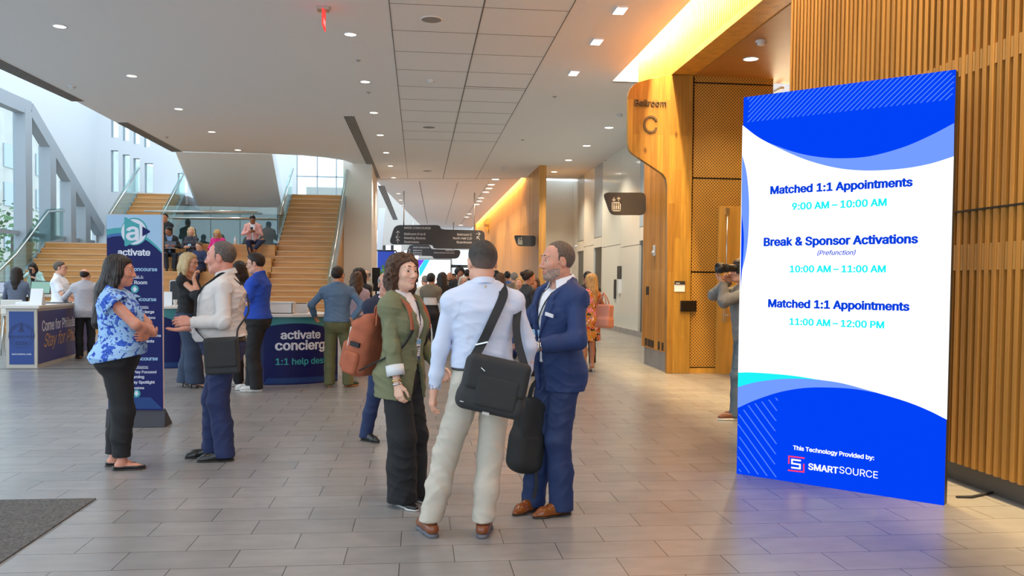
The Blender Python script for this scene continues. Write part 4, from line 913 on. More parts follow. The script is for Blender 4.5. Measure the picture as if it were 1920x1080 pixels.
# ------------------------------------------------------------------ ceiling fittings
fill_rows = [(-5.47, y) for y in (8.5, 4.4)]+[(-1.0, y) for y in (9.0, 5.5, 2.0)]+[(2.9, y) for y in (9.6, 6.6, 3.6)]  # lamps added out of view to brighten the near floor, extending the rows
def downlight(px, py, r, label, group, spot=0, mat=None, square=False, z=CZ):
    p = onZ(px, py, z); t = thing('ceiling_light', label, 'light', p, 0, group); mb = MB()
    if square: mb.box(p+vec(-r*.8, -r*1.5, -.03), p+vec(r*.8, r*1.5, .01)); mb.build('frame', m_white, t); mb = MB(); mb.box(p+vec(-r*.7, -r*1.4, -.036), p+vec(r*.7, r*1.4, -.028)); mb.build('diffuser', mat or m_lampw, t)
    else: mb.lathe([(r, .01), (r*1.12, .0), (r*1.12, -.012), (r, -.012), (r*.97, .0)], p, 20); mb.build('frame', m_white, t); mb = MB(); mb.lathe([(.001, -.006), (r*.97, -.006)], p, 20); mb.build('diffuser', mat or m_lamp, t)
    if spot:
        l = bpy.data.lights.new('spot', 'SPOT'); l.energy = spot; l.color = (1, .92, .82) if px < 800 else (1, .84, .64); l.spot_size = R(115); l.spot_blend = .8; l.shadow_soft_size = .1
        o = bpy.data.objects.new('lamp', l); COL.objects.link(o); o.parent = t; o.location = (0, 0, -.05)
for x, y in ((112, 49), (247, 142), (335, 204), (397, 247), (446, 281)): downlight(x, y, .10, 'round recessed downlight in the row over the left side of the ceiling', 'left row of round downlights', 170)
for x, y in ((657, 64), (685, 153), (701, 211), (713, 253), (724, 286), (732, 311), (738, 333)): downlight(x, y, .10, 'round recessed downlight in the row near the slot diffuser by the middle of the ceiling', 'middle row of round downlights', 230)
for x, y in ((747, 363), (751, 375), (753, 385)): downlight(x, y, .10, 'small round downlight far down the concourse ceiling above the hanging signs', 'far round downlights', 320)
for x, y in ((1142, 239), (1100, 273), (1066, 300), (1039, 322)): downlight(x, y, .12, 'round recessed downlight in front of the elevator wall', 'elevator lobby downlights', 520)
for x, y in ((1163, 17), (1119, 76), (1076, 135)): downlight(x, y, .11, 'bright rectangular ceiling spotlight beside the right-hand cove', 'rectangular ceiling spotlights', 260, square=True)
for x, y in ((929, 336), (921, 346), (917, 353), (911, 360), (902, 371), (899, 377), (894, 383), (880, 401), (875, 407), (864, 422)): downlight(x, y, .16, 'far bright ceiling spotlight in the row beside the far slatted wall', 'far ceiling spotlights', 420)
downlight(1408, 110, .11, 'round downlight in the wooden ceiling of the door recess', None, 160, z=zbeam-.01)
downlight(1384, 128, .05, 'tiny downlight deeper in the wooden ceiling of the door recess', None, 60, z=zbeam-.01) if 0 else None
for x, y in fill_rows:
    t = thing('ceiling_light', 'round downlight added out of view to brighten the near floor, continuing the rows', 'light', (x, y, CZ), 0, 'added unseen downlights over the near floor'); p = vec(x, y, CZ); mb = MB(); mb.lathe([(.1, .01), (.112, .0), (.112, -.012), (.1, -.012), (.097, .0)], p, 20); mb.build('frame', m_white, t); mb = MB(); mb.lathe([(.001, -.006), (.097, -.006)], p, 20); mb.build('diffuser', m_lamp, t)
    l = bpy.data.lights.new('spot', 'SPOT'); l.energy = 170; l.color = (1, .94, .86) if x < 0 else (1, .84, .64); l.spot_size = R(115); l.spot_blend = .8; l.shadow_soft_size = .1; o = bpy.data.objects.new('lamp', l); COL.objects.link(o); o.parent = t; o.location = (0, 0, -.05)
def slot(P, label, n=6):
    c = [onZ(x, y, CZ) for x, y in P]; t = thing('slot_diffuser', label, 'vent', sum(c)/4); mb = MB(); mb.prism([q+vec(0, 0, -.012) for q in c], (0, 0, .02)); mb.build('frame', M('slot_grey', (.55, .54, .53), .6), t)
    mb = MB()
    for i in range(n):
        f0, f1 = (i+.2)/n, (i+.75)/n; a, b, cc, d = c[0]+(c[1]-c[0])*f0, c[0]+(c[1]-c[0])*f1, c[3]+(c[2]-c[3])*f1, c[3]+(c[2]-c[3])*f0
        mb.prism([q+vec(0, 0, -.016) for q in (a, b, cc, d)], (0, 0, .004))
    mb.build('slots', M('slot_black', (.03, .03, .03), .7), t)
slot([(-40, 110), (-40, 90), (158, 189), (134, 189)], 'long slot air diffuser at the upper left edge of the ceiling')
slot([(218, 229), (239, 229), (342, 284), (322, 284)], 'slot air diffuser near the corner of the ceiling over the left stairs')
slot([(644, 217), (664, 217), (713, 333), (699, 333)], 'slot air diffuser in the ceiling beside the curved edge')
slot([(708, 348), (721, 348), (746, 412), (737, 412)], 'far slot air diffuser reflecting daylight beyond the plaster end wall', 4)
for x, y, r, lb in ((809, 36, .16, 'large round grey ceiling speaker nearest the camera'), (804, 238, .17, 'round grey ceiling speaker in the middle of the panelled ceiling strip'), (801, 320, .17, 'far round grey ceiling speaker above the hanging signs')):
    p = onZ(x, y, CZ); t = thing('ceiling_speaker', lb, 'speaker', p); mb = MB(); mb.lathe([(r, .01), (r*1.06, 0), (r*1.06, -.008), (r, -.012)], p, 28); mb.build('rim', m_ceil, t); mb = MB(); mb.lathe([(.001, -.013), (r, -.011)], p, 28); mb.build('grille', M('speaker_grey', (.27, .26, .25), .8), t)
for x, y, z, lb in ((808, 150, CZ, 'small white smoke detector between two ceiling speakers'), (1162, 214, CZ, 'white detector on the ceiling beside the wooden sign panel'), (945, 314, CZ, 'small white detector on the ceiling left of the lobby lights'), (1427, 76, zbeam-.01, 'white smoke detector on the wooden recess ceiling'), (135, 161, CZ, 'small white detector beside the upper left slot diffuser')):
    p = onZ(x, y, z); t = thing('smoke_detector', lb, 'detector', p); mb = MB(); mb.lathe([(.075, .005), (.08, -.02), (.075, -.035)], p, 20); mb.build('base', m_white, t); mb = MB(); mb.lathe([(.06, -.03), (.058, -.055), (.04, -.07), (.001, -.072)], p, 20); mb.build('cap', m_white, t)
for i, (x, y) in enumerate(((691, 173), (313, 257), (1040, 181), (980, 262), (672, 113), (1136, 300))):
    p = onZ(x, y, CZ); mb = MB(); mb.lathe([(.05, .004), (.05, -.008), (.02, -.012), (.015, -.03), (.001, -.032)], p, 14); tag(mb.build('sprinkler', M('sprinkler_metal', (.35, .33, .31), .4)), 'tiny flush sprinkler head in the plain ceiling', 'sprinkler', 'ceiling sprinklers')
# exit sign hanging edge-on
p = onZ(606, 14, CZ); t = thing('exit_sign', 'red glowing exit sign hanging edge-on from the ceiling', 'sign', p)
mb = MB(); mb.box(p+vec(-.09, -.09, -.05), p+vec(.09, .09, .0)); mb.build('canopy', m_metal, t)
a = onZ(606, 14, CZ); zt, zb_ = CZ-.05, onY(612, 54, a[1])[2]; dv = unit(onY(613, 30, a[1])-onY(604, 30, a[1])+vec(0, .35, 0)); dv[2] = 0; dv = unit(vec(.02, 1, 0)); nn = vec(dv[1], -dv[0], 0); c0 = a-dv*.16
mb = MB(); mb.prism([vec(c0[0], c0[1], zb_)+vec(0, 0, .02), vec(c0[0], c0[1], zb_)+dv*.32, vec(c0[0], c0[1], zt)+dv*.32, vec(c0[0], c0[1], zt)], nn*.02); mb.build('panel', emis('exit_red', (1, .06, .05), 1.3), t)
mb = MB(); put_text(mb, 'EXIT', vec(c0[0], c0[1], zb_+.05)+dv*.16+nn*.022, dv, (0, 0, 1), width=.24, align='c', bold=.02); mb.build('lettering', emis('exit_white', (1, .8, .8), 1.0), t)
# ------------------------------------------------------------------ oak sign panel: Ballroom C
P = [(1178, 180), (1181, 168), (1187, 160), (1197, 154), (1244, 141), (1300, 141), (1293, 700), (1250, 700), (1251, 350), (1249, 335), (1243, 326), (1185, 287), (1180, 280), (1178, 270)]
c = onY(1270, 700, YB); t = thing('sign_panel', 'tall oak plank sign panel with raised Ballroom C lettering', 'sign', (c[0], c[1], 0))
mb = MB(); mb.prism([onY(x, y, YB-.03) for x, y in P], (0, .11, 0)); mb.build('panel', m_oak, t, bevel=.004)
m_let = M('raised_letters', (.075, .045, .022), .45, metal=.2)
mb = MB(); a, b = onY(1190, 198, YB-.04), onY(1249, 196, YB-.04); put_text(mb, 'Ballroom', a, (1, 0, 0), (0, 0, 1), width=(b-a)[0], bold=.012, ext=.02); a = onY(1219, 249, YB-.04); put_text(mb, 'C', a, (1, 0, 0), (0, 0, 1), width=onY(1232, 249, YB)[0]-onY(1206, 249, YB)[0], bold=.0, align='c', ext=.02); mb.build('lettering', m_let, t)
def flat_thing(name, label, cat, px, Y, d, mat, extra=None):
    a, b = onY(px[0], px[3], Y), onY(px[2], px[1], Y); t = thing(name, label, cat, ((a[0]+b[0])/2, Y, a[2])); mb = MB(); mb.box((a[0], Y-d, a[2]), (b[0], Y, b[2])); mb.build('body', mat, t, bevel=.003); return t, a, b
t, a, b = flat_thing('room_plate', 'small white room number plate with dark header on the oak panel', 'sign', (1264, 527, 1284, 547), YB-.03, .012, BADGEW)
mb = MB(); mb.box((a[0], YB-.05, b[2]-(b[2]-a[2])*.33), (b[0], YB-.042, b[2])); mb.build('header', m_dmetal, t); mb = MB(); put_text(mb, '1003', (a[0]+.02, YB-.052, b[2]-.05), (1, 0, 0), (0, 0, 1), width=.07); mb.build('lettering', BADGEW, t)
t, a, b = flat_thing('wall_tablet', 'black touch tablet mounted across the oak panel edge', 'screen', (1275, 564, 1305, 584), YB-.03, .04, M('tablet_black', (.012, .012, .013), .15))
mb = MB(); mb.box((a[0]+.012, YB-.075, a[2]+.012), (b[0]-.012, YB-.07, b[2]-.012)); mb.build('screen', M('screen_black', (.006, .006, .007), .05), t)
# wall sensor and emergency strobe on the slats
for x, y0, y1, lb in ((1228, 460, 480, 'white wall-mounted strobe on the near slatted return wall'),):
    a = onX(x, y1, xf); b = onX(x, y0, xf); t = thing('wall_strobe', lb, 'detector', a); mb = MB(); mb.box((xf-.03, a[1]-.05, a[2]), (xf, a[1]+.05, b[2])); mb.build('body', m_white, t, bevel=.006); mb = MB(); mb.lathe([(.035, 0), (.03, .03), (.001, .04)], (xf-.03, a[1], a[2]+.06), 14, ax=(-1, 0, 0)); mb.build('lens', m_metal, t)
# elevator call panel
a = onX(1162, 550, EX-.01); t = thing('elevator_call_panel', 'black and white elevator call panel on the glossy lobby wall', 'control panel', (EX, a[1], 0))
mb = MB(); q = [onX(x, y, EX-.01) for x, y in ((1158, 520), (1165, 500))]; mb.box((EX-.03, min(q[0][1], q[1][1]), onX(1162, 523, EX)[2]), (EX-.002, max(q[0][1], q[1][1]), onX(1162, 499, EX)[2])); mb.build('display', m_dmetal, t)
mb = MB(); mb.box((EX-.03, min(q[0][1], q[1][1]), onX(1162, 550, EX)[2]), (EX-.002, q[1][1]+.3, onX(1162, 524, EX)[2])); mb.build('plate', BADGEW, t)
mb = MB(); z0, z1 = onX(1162, 561, EX)[2], onX(1162, 524, EX)[2]; mb.box((EX-.035, q[0][1]+.2, z0), (EX-.002, q[0][1]+.42, z1)); mb.build('handle', m_dmetal, t)
# ------------------------------------------------------------------ directional signs
m_sign = M('sign_bronze', (.055, .045, .038), .5); m_signg = M('sign_graphite', (.045, .047, .052), .5); m_ink = M('sign_cream', (.70, .62, .50), .6); m_inkw = M('sign_white', (.72, .72, .72), .6)
def rounded(P, r=.12, n=4):
    P = [np.asarray(p, float) for p in P]; out = []
    for i, p in enumerate(P):
        a, b = P[i-1], P[(i+1) % len(P)]; la, lb = min(r, np.linalg.norm(a-p)*.45), min(r, np.linalg.norm(b-p)*.45); u, v = p+unit(a-p)*la, p+unit(b-p)*lb
        for k in range(n+1): s_ = k/n; out.append((1-s_)**2*u+2*s_*(1-s_)*p+s_*s_*v)
    return out
def arrow(mb, c, d, L, ux, uz, w=.16):
    c = np.asarray(c, float); d = unit(d[0]*np.asarray(ux)+d[1]*np.asarray(uz)); n = np.cross(ux, uz); s_ = np.cross(n, d); w = L*w
    a, b = c-d*L/2, c+d*L/2
    for p, q in ((a, b), (b, b-d*L*.45+s_*L*.42), (b, b-d*L*.45-s_*L*.42)): mb.bar(p, q, w, .004, up=n)
def elevator_sign(px, Y, sc, label, mat):
    c = onY(px[1][0], px[1][1], Y); t = thing('elevator_sign', label, 'sign', c); mb = MB(); mb.prism(rounded([onY(x, y, Y) for x, y in px], .10), (0, .07, 0)); mb.build('board', mat, t)
    x0, y0 = px[0]; mb = MB(); g = lambda x, y: onY(x0+x*sc, y0+y*sc, Y-.006); ux, uz = vec(1, 0, 0), vec(0, 0, 1)
    def rc(a, b, c_, d): p, q = g(a, d), g(c_, b); mb.box((p[0], Y-.006, p[2]), (q[0], Y-.001, q[2]))
    rc(16, 18, 33, 20); rc(16, 33, 33, 35); rc(16, 18, 18, 35); rc(31, 18, 33, 35)
    for k in (20.5, 24.5, 28.5): rc(k-1.4, 24, k+1.4, 31.5); h = g(k, 22); mb.lathe([(.001, 0), (abs(g(1.3, 0)-g(0, 0))[0], .0)], h, 10, ax=(0, -1, 0))
    L = abs(g(7, 0)-g(0, 0))[0]; arrow(mb, g(20, 12.5), (0, -1), L, ux, uz, .22); arrow(mb, g(29, 12.5), (0, 1), L, ux, uz, .22); mb.build('pictogram', m_ink, t)
elevator_sign([(1131, 361), (1211, 361), (1211, 403), (1146, 403)], 15.6, 1.0, 'large bronze elevator sign projecting from the near slatted wall', m_sign)
elevator_sign([(963, 441), (1005, 442), (1004, 462), (970, 461)], y2+.4, .5, 'small dark elevator sign projecting from the far slatted wall', m_signg)
def hanging(P, Y, label, lines, rods, k=1.0):
    c = onY(820, P[0][1], Y); t = thing('hanging_sign', label, 'sign', c); mb = MB(); mb.prism(rounded([onY(x, y, Y) for x, y in P], .25), (0, .25, 0)); mb.build('board', m_signg, t)
    mb = MB()
    for s_, x, y, w, al in lines:
        a = onY(x, y, Y-.01); put_text(mb, s_, a, (1, 0, 0), (0, 0, 1), width=w/1600*Y, bold=.008, align=al)
    mb.build('lettering', m_inkw, t); mb = MB()
    for x, y, d in rods[1]: arrow(mb, onY(x, y, Y-.012), d, 8*k/1600*Y, vec(1, 0, 0), vec(0, 0, 1), .11)
    mb.build('arrows', m_inkw, t)
    for x, y in rods[0]:
        a = onY(x, y, Y+.1); mb = MB(); mb.tube([a, (a[0], a[1], CZ if Y < 68 else 6.2)], .03 if k == 1 else .04, 8); mb.build('rod', m_metal, t)
hanging([(740, 422), (825, 422), (826, 430), (909, 432), (909, 467), (812, 466), (812, 459), (729, 458)], 40.0, 'dark hanging direction sign headed main concourse, the nearer of two',
        [('MAIN CONCOURSE', 758, 429, 49, 'l'), ('Ballroom D to E', 758, 440.5, 39, 'l'), ('Meeting Rooms', 758, 448, 39, 'l'), ('Restrooms', 758, 455.5, 27, 'l'), ('Ballroom C', 884.5, 442, 27, 'r'), ('North Hall C,D', 884.5, 449, 35, 'r'), ('Boardroom', 884.5, 456.5, 28, 'r')],
        ([(757, 424), (889, 433)], [(746, 437, (0, 1)), (746, 444.5, (-1, 0)), (746, 452, (0, 1)), (896.5, 438.5, (1, 0)), (897, 446.5, (-1, 1))]))
hanging([(768, 459), (806, 459), (808, 467), (865, 469), (860, 485), (812, 485), (812, 480), (760, 479)], 60.0, 'smaller dark hanging direction sign further down the concourse',
        [('MAIN CONCOURSE', 775, 465, 30, 'l'), ('Ballroom E', 775, 470.5, 16, 'l'), ('Boardroom', 775, 475, 16, 'l'), ('Restrooms', 775, 479, 16, 'l'), ('Ballroom E', 852, 471, 16, 'r'), ('Market Street Prefunction', 852, 475.5, 38, 'r')],
        ([(775, 460), (850, 468)], [(768, 469, (0, 1)), (768, 473, (-1, 0)), (768, 477.5, (0, 1))]), .5)
# small second ballroom panel far away
t = thing('sign_panel', 'distant oak sign panel at the next ballroom entrance', 'sign', onZ(920, 560)); Y = 52.0
mb = MB(); mb.prism(rounded([onY(x, y, Y) for x, y in ((908, 410), (944, 401), (944, 540), (934, 540), (934, 450), (908, 432))], .3), (0, .3, 0)); mb.build('panel', m_oak, t)
mb = MB(); put_text(mb, 'C', onY(920, 438, Y-.02), (1, 0, 0), (0, 0, 1), width=.3, align='c', ext=.01); put_text(mb, 'Ballroom', onY(920, 424, Y-.02), (1, 0, 0), (0, 0, 1), width=.7, align='c', ext=.01); mb.build('lettering', m_let, t)
# far glowing screen
t = thing('far_screen', 'far bright display screen at the end of the concourse', 'screen', onY(815, 545, 64)); mb = MB(); a, b = onY(783, 545, 64), onY(846, 486, 64); mb.box((a[0], 64, .0), (b[0], 64.3, b[2])); mb.build('cabinet', m_dmetal, t)
mb = MB(); mb.box((a[0]+.05, 63.97, .3), (b[0]-.05, 63.99, b[2]-.05)); mb.build('display', emis('far_screen_white', (.9, .97, 1), 1.4), t)
mb = MB(); mb.prism([onY(x, y, 63.95) for x, y in ((784, 487), (796, 487), (787, 500), (784, 505))], (0, -.01, 0)); mb.build('purple_shape', emis('far_purple', (.2, .08, .8), 1), t)
mb = MB(); mb.prism([onY(x, y, 63.95) for x, y in ((796, 487), (806, 487), (792, 512), (787, 520), (786, 503))], (0, -.01, 0)); mb.build('cyan_shape', emis('far_cyan', (.05, .7, .9), 1), t)
# ------------------------------------------------------------------ big display
L0, L1 = onZ(1381, 888), onZ(1770, 948); LU = unit(L1-L0); LN = vec(LU[1], -LU[0], 0); LN = LN if LN@(CAM0-L0) > 0 else -LN
def led(px, py, d=0.0): r = ray(px, py); o = L0+LN*d; return CAM0+r*(((o-CAM0)@LN)/(r@LN))
LH = led(1787, 131)[2]; LW = np.linalg.norm(L1-L0)
t = thing('display_screen', 'tall free-standing display screen showing the appointment schedule', 'screen', (L0+L1)/2)
C_ = lambda u, z, d=0.0: L0+LU*u+vec(0, 0, z)+LN*d
mb = MB(); mb.prism([C_(0, 0, -.004), C_(LW, 0, -.004), C_(LW, LH, -.004), C_(0, LH, -.004)], -LN*.09); mb.build('cabinet', m_dmetal, t, bevel=.004)
mb = MB(); mb.prism([C_(.2, 0, -.09), C_(LW-.2, 0, -.09), C_(LW-.2, .05, -.09), C_(.2, .05, -.09)], -LN*.55); mb.build('foot', m_dmetal, t)
ES = 1.0
e_blue = emis('screen_blue', srgb(2, 64, 238), ES); e_white = emis('screen_white', (.97, .985, 1), 1.15); e_peri = emis('screen_periwinkle', srgb(112, 152, 248), ES); e_cy = emis('screen_cyan', srgb(30, 235, 240), ES); e_txt = emis('screen_text_blue', srgb(5, 62, 215), ES); e_str = emis('screen_stripe', srgb(84, 130, 255), ES); e_red = emis('screen_red', srgb(255, 60, 110), ES)
dsp_mb = MB(); dsp_mb.prism([C_(0, 0, -.003), C_(LW, 0, -.003), C_(LW, LH, -.003), C_(0, LH, -.003)], LN*.003); dsp = dsp_mb.build('display', e_blue, t)
def shape(name, P, mat, d): mb = MB(); mb.poly([led(x, y, d) for x, y in P]); f = mb.f[0]; n = np.cross(np.array(mb.v[1])-mb.v[0], np.array(mb.v[-1])-mb.v[0]); mb.build(name, mat, dsp); return mb
def curve(P, n=8):
    P = [np.array(p, float) for p in P]; out = []
    for i in range(len(P)-1):
        a = P[i-1] if i else 2*P[0]-P[1]; b, c = P[i], P[i+1]; d = P[i+2] if i+2 < len(P) else 2*P[-1]-P[-2]
        for k in range(n): q = k/n; out.append(.5*((2*b)+(c-a)*q+(2*a-5*b+4*c-d)*q*q+(3*b-3*c+d-a)*q**3))
    return [tuple(p) for p in out]+[tuple(P[-1])]
s1_, s2_ = 420/1620, 420/1512
T1 = [(1380+x*s1_, 120+y*s1_) for x, y in ((47, 442), (140, 515), (230, 568), (400, 650), (560, 710), (750, 755), (960, 771), (1200, 757), (1400, 722), (1575, 668))]
T2 = [(1380+x*s1_, 120+y*s1_) for x, y in ((230, 568), (400, 630), (560, 667), (740, 682), (960, 668), (1200, 605), (1400, 520), (1578, 427))]
B1 = [(1380+x*s2_, 660+y*s2_) for x, y in ((14, 139), (100, 138), (250, 147), (400, 162), (560, 187), (720, 212), (940, 272), (1150, 335), (1300, 395), (1424, 457))]
B2 = [(1380+x*s2_, 660+y*s2_) for x, y in ((12, 236), (130, 205), (280, 184), (430, 180), (560, 188))]
B3 = [(1380+x*s2_, 660+y*s2_) for x, y in ((10, 378), (130, 325), (290, 272), (450, 244), (600, 239), (780, 248), (960, 277))]
shape('white_panel', curve(T1)+curve(B1)[::-1], e_white, .001)
shape('upper_wave', curve(T1[2:])+curve(T2)[::-1], e_peri, .0015)
shape('cyan_wave', curve(B1[:5])+curve(B2)[::-1], e_cy, .0015)
shape('lower_wave', curve(B2)+curve(B1[4:7])[1:]+curve(B3)[::-1], e_peri, .0018)
shape('side_wave', curve([(1391.5, 290), (1400, 325), (1404.5, 380), (1403, 440), (1398, 480), (1389, 515)]), e_peri, .002)
shape('side_wave_dark', curve([(1390.5, 400), (1394.5, 440), (1393.5, 480), (1388.3, 545)]), e_blue, .0025)
def stripes(name, region, du, w, ang, mat, d):
    # parallel diagonal bars clipped to a quad given as (u0, u1, z0, z1) limits or a z(u) top
    u0, u1, z0, z1f = region; mb = MB(); s_ = math.tan(R(ang)); H_ = 4
    import itertools
    k = u0-(6)
    while k < u1+6:
        pts = []; 
        zt = np.linspace(0, 3.2, 161); uc = k+zt*s_; ok = (uc >= u0) & (uc <= u1-w) & (zt >= z0) & (zt <= z1f(uc))
        if ok.sum() > 1:
            za, zb = zt[ok].min(), zt[ok].max(); mb.poly([C_(k+za*s_, za, d), C_(k+za*s_+w, za, d), C_(k+zb*s_+w, zb, d), C_(k+zb*s_, zb, d)])
        k += du
    mb.build(name, mat, dsp)
uu = lambda p: (p-L0)@LU
zs0 = (led(1402, 231)[2]+led(1780, 189)[2])/2
stripes('upper_stripes', (uu(led(1400, 200)), LW, zs0, lambda u: LH+u*0), .0395, .010, 47, e_str, .001)
b3c = np.array([(uu(led(x, y)), led(x, y)[2]) for x, y in curve(B3)])
stripes('lower_stripes', (0.0, uu(led(1459, 800)), .02, lambda u: np.interp(u, b3c[:, 0], b3c[:, 1])-.01), .072, .011, -40, e_str, .001)
def ltxt(mb, s_, a, b, bold, shear=0, nm='heading_lettering', mat=None): A, B = led(*a, .003), led(*b, .003); mb = MB(); put_text(mb, s_, A, LU, (0, 0, 1), width=(B-A)@LU, bold=bold, shear=shear); mb.build(nm, mat or e_txt, dsp)
q = lambda x, y: (1400+x*.2963, 320+y*.2963)
ltxt(mb, 'Matched 1:1 Appointments', q(149, 148), q(1051, 95), .042); ltxt(mb, 'Break & Sponsor Activations', q(107, 476), q(1085, 459), .042); ltxt(mb, 'Matched 1:1 Appointments', q(135, 862), q(1031, 887), .042); ltxt(mb, '(Prefunction)', q(447, 534), q(689, 533), .016, .25)
ltxt(mb, '9:00 AM – 10:00 AM', q(286, 248), q(886, 222), .034, 0, 'time_lettering', e_cy); ltxt(mb, '10:00 AM – 11:00 AM', q(272, 642), q(880, 643), .034, 0, 'time_lettering', e_cy); ltxt(mb, '11:00 AM – 12:00 PM', q(270, 974), q(870, 997), .034, 0, 'time_lettering', e_cy)
q = lambda x, y: (1380+x*s2_, 660+y*s2_)
mb = MB(); ltxt(mb, 'This Technology Provided by:', q(385, 658), q(932, 734), .026, 0, 'provider_lettering', e_white); ltxt(mb, 'SMART', q(487, 792), q(690, 815), .026, 0, 'provider_lettering', e_white); ltxt(mb, 'SOURCE', q(697, 817), q(957, 858), 0, 0, 'provider_lettering', e_white)
g_ = lambda x, y: led(*q(x, y), .003)
def stroke(mb, P, w=.011):
    for a, b in zip(P[:-1], P[1:]): A, B = g_(*a), g_(*b); e_ = unit(B-A)*w/2; mb.bar(A-e_, B+e_, w, .001, up=LN)
stroke(mb, [(432, 733), (378, 726), (378, 752), (432, 760), (432, 787), (378, 780)], .012); mb.build('provider_monogram', e_white, dsp)
mb = MB(); stroke(mb, [(357, 750), (357, 704), (458, 716)], .011); stroke(mb, [(457, 760), (457, 810), (355, 798)], .011); mb.build('provider_mark', e_red, dsp)
l = bpy.data.lights.new('screen_glow', 'AREA') if 0 else None
mb = MB(); a = C_(LW+.02, .004, -.3); mb.tube([a, a+vec(.1, -.02, .004), a+vec(.35, .1, .002)], .012); tag(mb.build('power_cable', BLACKC), 'black power cable on the floor behind the display screen', 'cable')
# ------------------------------------------------------------------ tall blue banner
NY = 9.02; bp = lambda x, y, d=0: onY(x, y, NY-d)
bl_, br_ = bp(201, 500)[0], bp(306, 700)[0]; bzt, bzb = bp(250, 402)[2], bp(300, 768)[2]
t = thing('banner', 'tall dark blue direction banner on a black wedge foot', 'banner', ((bl_+br_)/2, NY, 0))
mb = MB(); mb.box((bl_, NY, bzb), (br_, NY+.03, bzt)); mb.build('board', M('banner_edge', (.62, .50, .48), .6), t)
mb = MB(); f0 = onZ(300, 801); mb.prism([(bl_-.02, f0[1]-.02, 0), (bl_-.02, NY+.26, 0), (bl_-.02, NY+.015, bzb+.01)], (br_-bl_+.04, 0, 0)); mb.build('wedge_foot', M('foot_black', (.035, .033, .044), .6), t, bevel=.006)
n_navy = M('print_navy', (.002, .006, .10), .6, spec=.3); n_sky = M('print_sky', (.33, .52, .72), .45); n_teal = M('print_teal', (.03, .33, .36), .45); n_mid = M('print_mid_blue', (.02, .11, .36), .45); n_w = M('print_white', (.66, .70, .80), .5); n_ice = M('print_ice', (.36, .58, .80), .5)
def pr(name, P, mat, d, par=None): mb = MB(); mb.poly([bp(x, y, d) for x, y in P]); return mb.build(name, mat, par or t)
face = pr('print', [(199.5, 402.5), (303, 402.5), (306, 769), (203, 769)], n_navy, .002)
q = lambda x, y: (195+x*135/648, 395+y*135/648)
pr('sky_shape', [(199.5, 402.5), (303, 402.5)]+[q(x, y) for x, y in ((522, 370), (480, 320), (420, 265), (380, 235), (200, 160), (150, 153), (90, 156), (24, 168))], n_sky, .0025, face)
pr('teal_wave', [q(x, y) for x, y in ((24, 168), (90, 156), (150, 153), (200, 160), (200, 200), (120, 202), (60, 210), (24, 222))], n_teal, .003, face)
pr('blue_wave', [q(x, y) for x, y in ((24, 222), (60, 210), (120, 202), (200, 200), (200, 235), (140, 228), (80, 233), (26, 248))], n_mid, .003, face)
pr('teal_wave_right', [q(x, y) for x, y in ((380, 235), (420, 265), (480, 320), (522, 370), (522, 385), (470, 335), (410, 285), (370, 258))], n_teal, .003, face)
def disc(cx, cy, r, n=32): return [q(cx+r*cos(k*2*pi/n), cy+r*1.02*sin(k*2*pi/n)) for k in range(n)]
pr('logo_ring', disc(272, 188, 122), n_teal, .0035, face); pr('logo_disc', disc(268, 190, 112), n_w, .004, face)
pr('logo_arrow', [q(*p) for p in ((182, 62), (192, 57), (262, 98), (318, 124), (322, 190), (318, 262), (298, 270), (205, 318), (188, 320), (184, 310))], n_teal, .0045, face)
mb = MB(); a = bp(*q(198, 262), .0055); put_text(mb, 'a', a, (1, 0, 0), (0, 0, 1), width=bp(*q(316, 262))[0]-a[0], bold=.022, ysc=.95); mb.build('logo_letter', n_w, face)
pr('logo_point', [q(*p) for p in ((345, 142), (410, 180), (415, 188), (410, 196), (345, 232))], n_navy, .0058, face)
mb = MB()
def bt(mb, s_, x0, x1, y, bold=.02, nm='lettering', mat=None): a, b = bp(x0, y, .0035), bp(x1, y, .0035); mb = MB(); put_text(mb, s_, a, (1, 0, 0), (0, 0, 1), width=(b-a)[0], bold=bold); mb.build(nm, mat or n_w, face)
x_ = lambda x: 195+x*135/648; y_ = lambda y: 395+y*135/648; y2_ = lambda y: 580+y*135/648
bt(mb, 'activate', x_(122), x_(417), y_(400), .032); bt(mb, 'South Hall A:', x_(170), x_(355), y_(604), .0); bt(mb, 'Deal Room', x_(165), x_(388), y_(660)); bt(mb, 'Open Areas:', x_(215), x_(402), y_(875), .0); bt(mb, 'Concierge', x_(280), x_(452), y_(922)); bt(mb, 'Sessions', x_(330), x_(462), y_(973))
bt(mb, "Buyer's Session", x_(215), x_(468), y2_(200)); bt(mb, 'Closing Sessions', x_(230), x_(513), y2_(247)); bt(mb, 'Appointments', x_(215), x_(452), y2_(298)); bt(mb, 'Event Rooms:', x_(195), x_(399), y2_(528), .0); bt(mb, 'Play Focused', x_(265), x_(471), y2_(575)); bt(mb, 'Learning', x_(220), x_(361), y2_(620)); bt(mb, 'Play Spotlight', x_(235), x_(457), y2_(668)); bt(mb, 'Sessions', x_(235), x_(361), y2_(718))
for x0, x1, y in ((170, 355, y_(609)), (215, 402, y_(880)), (195, 399, y2_(532))): mb = MB(); mb.bar(bp(x_(x0), y, .0036), bp(x_(x1), y, .0036), .004, .001, up=(0, 1, 0)); mb.build('underline', n_w, face)
bt(mb, 'Upper Concourse', x_(85), x_(479), y_(540), .02, 'heading_lettering', n_ice); bt(mb, 'Concourse', x_(235), x_(471), y_(812), .02, 'heading_lettering', n_ice); bt(mb, 'Concourse', x_(245), x_(484), y2_(459), .02, 'heading_lettering', n_ice)
mb = MB(); mw = MB()
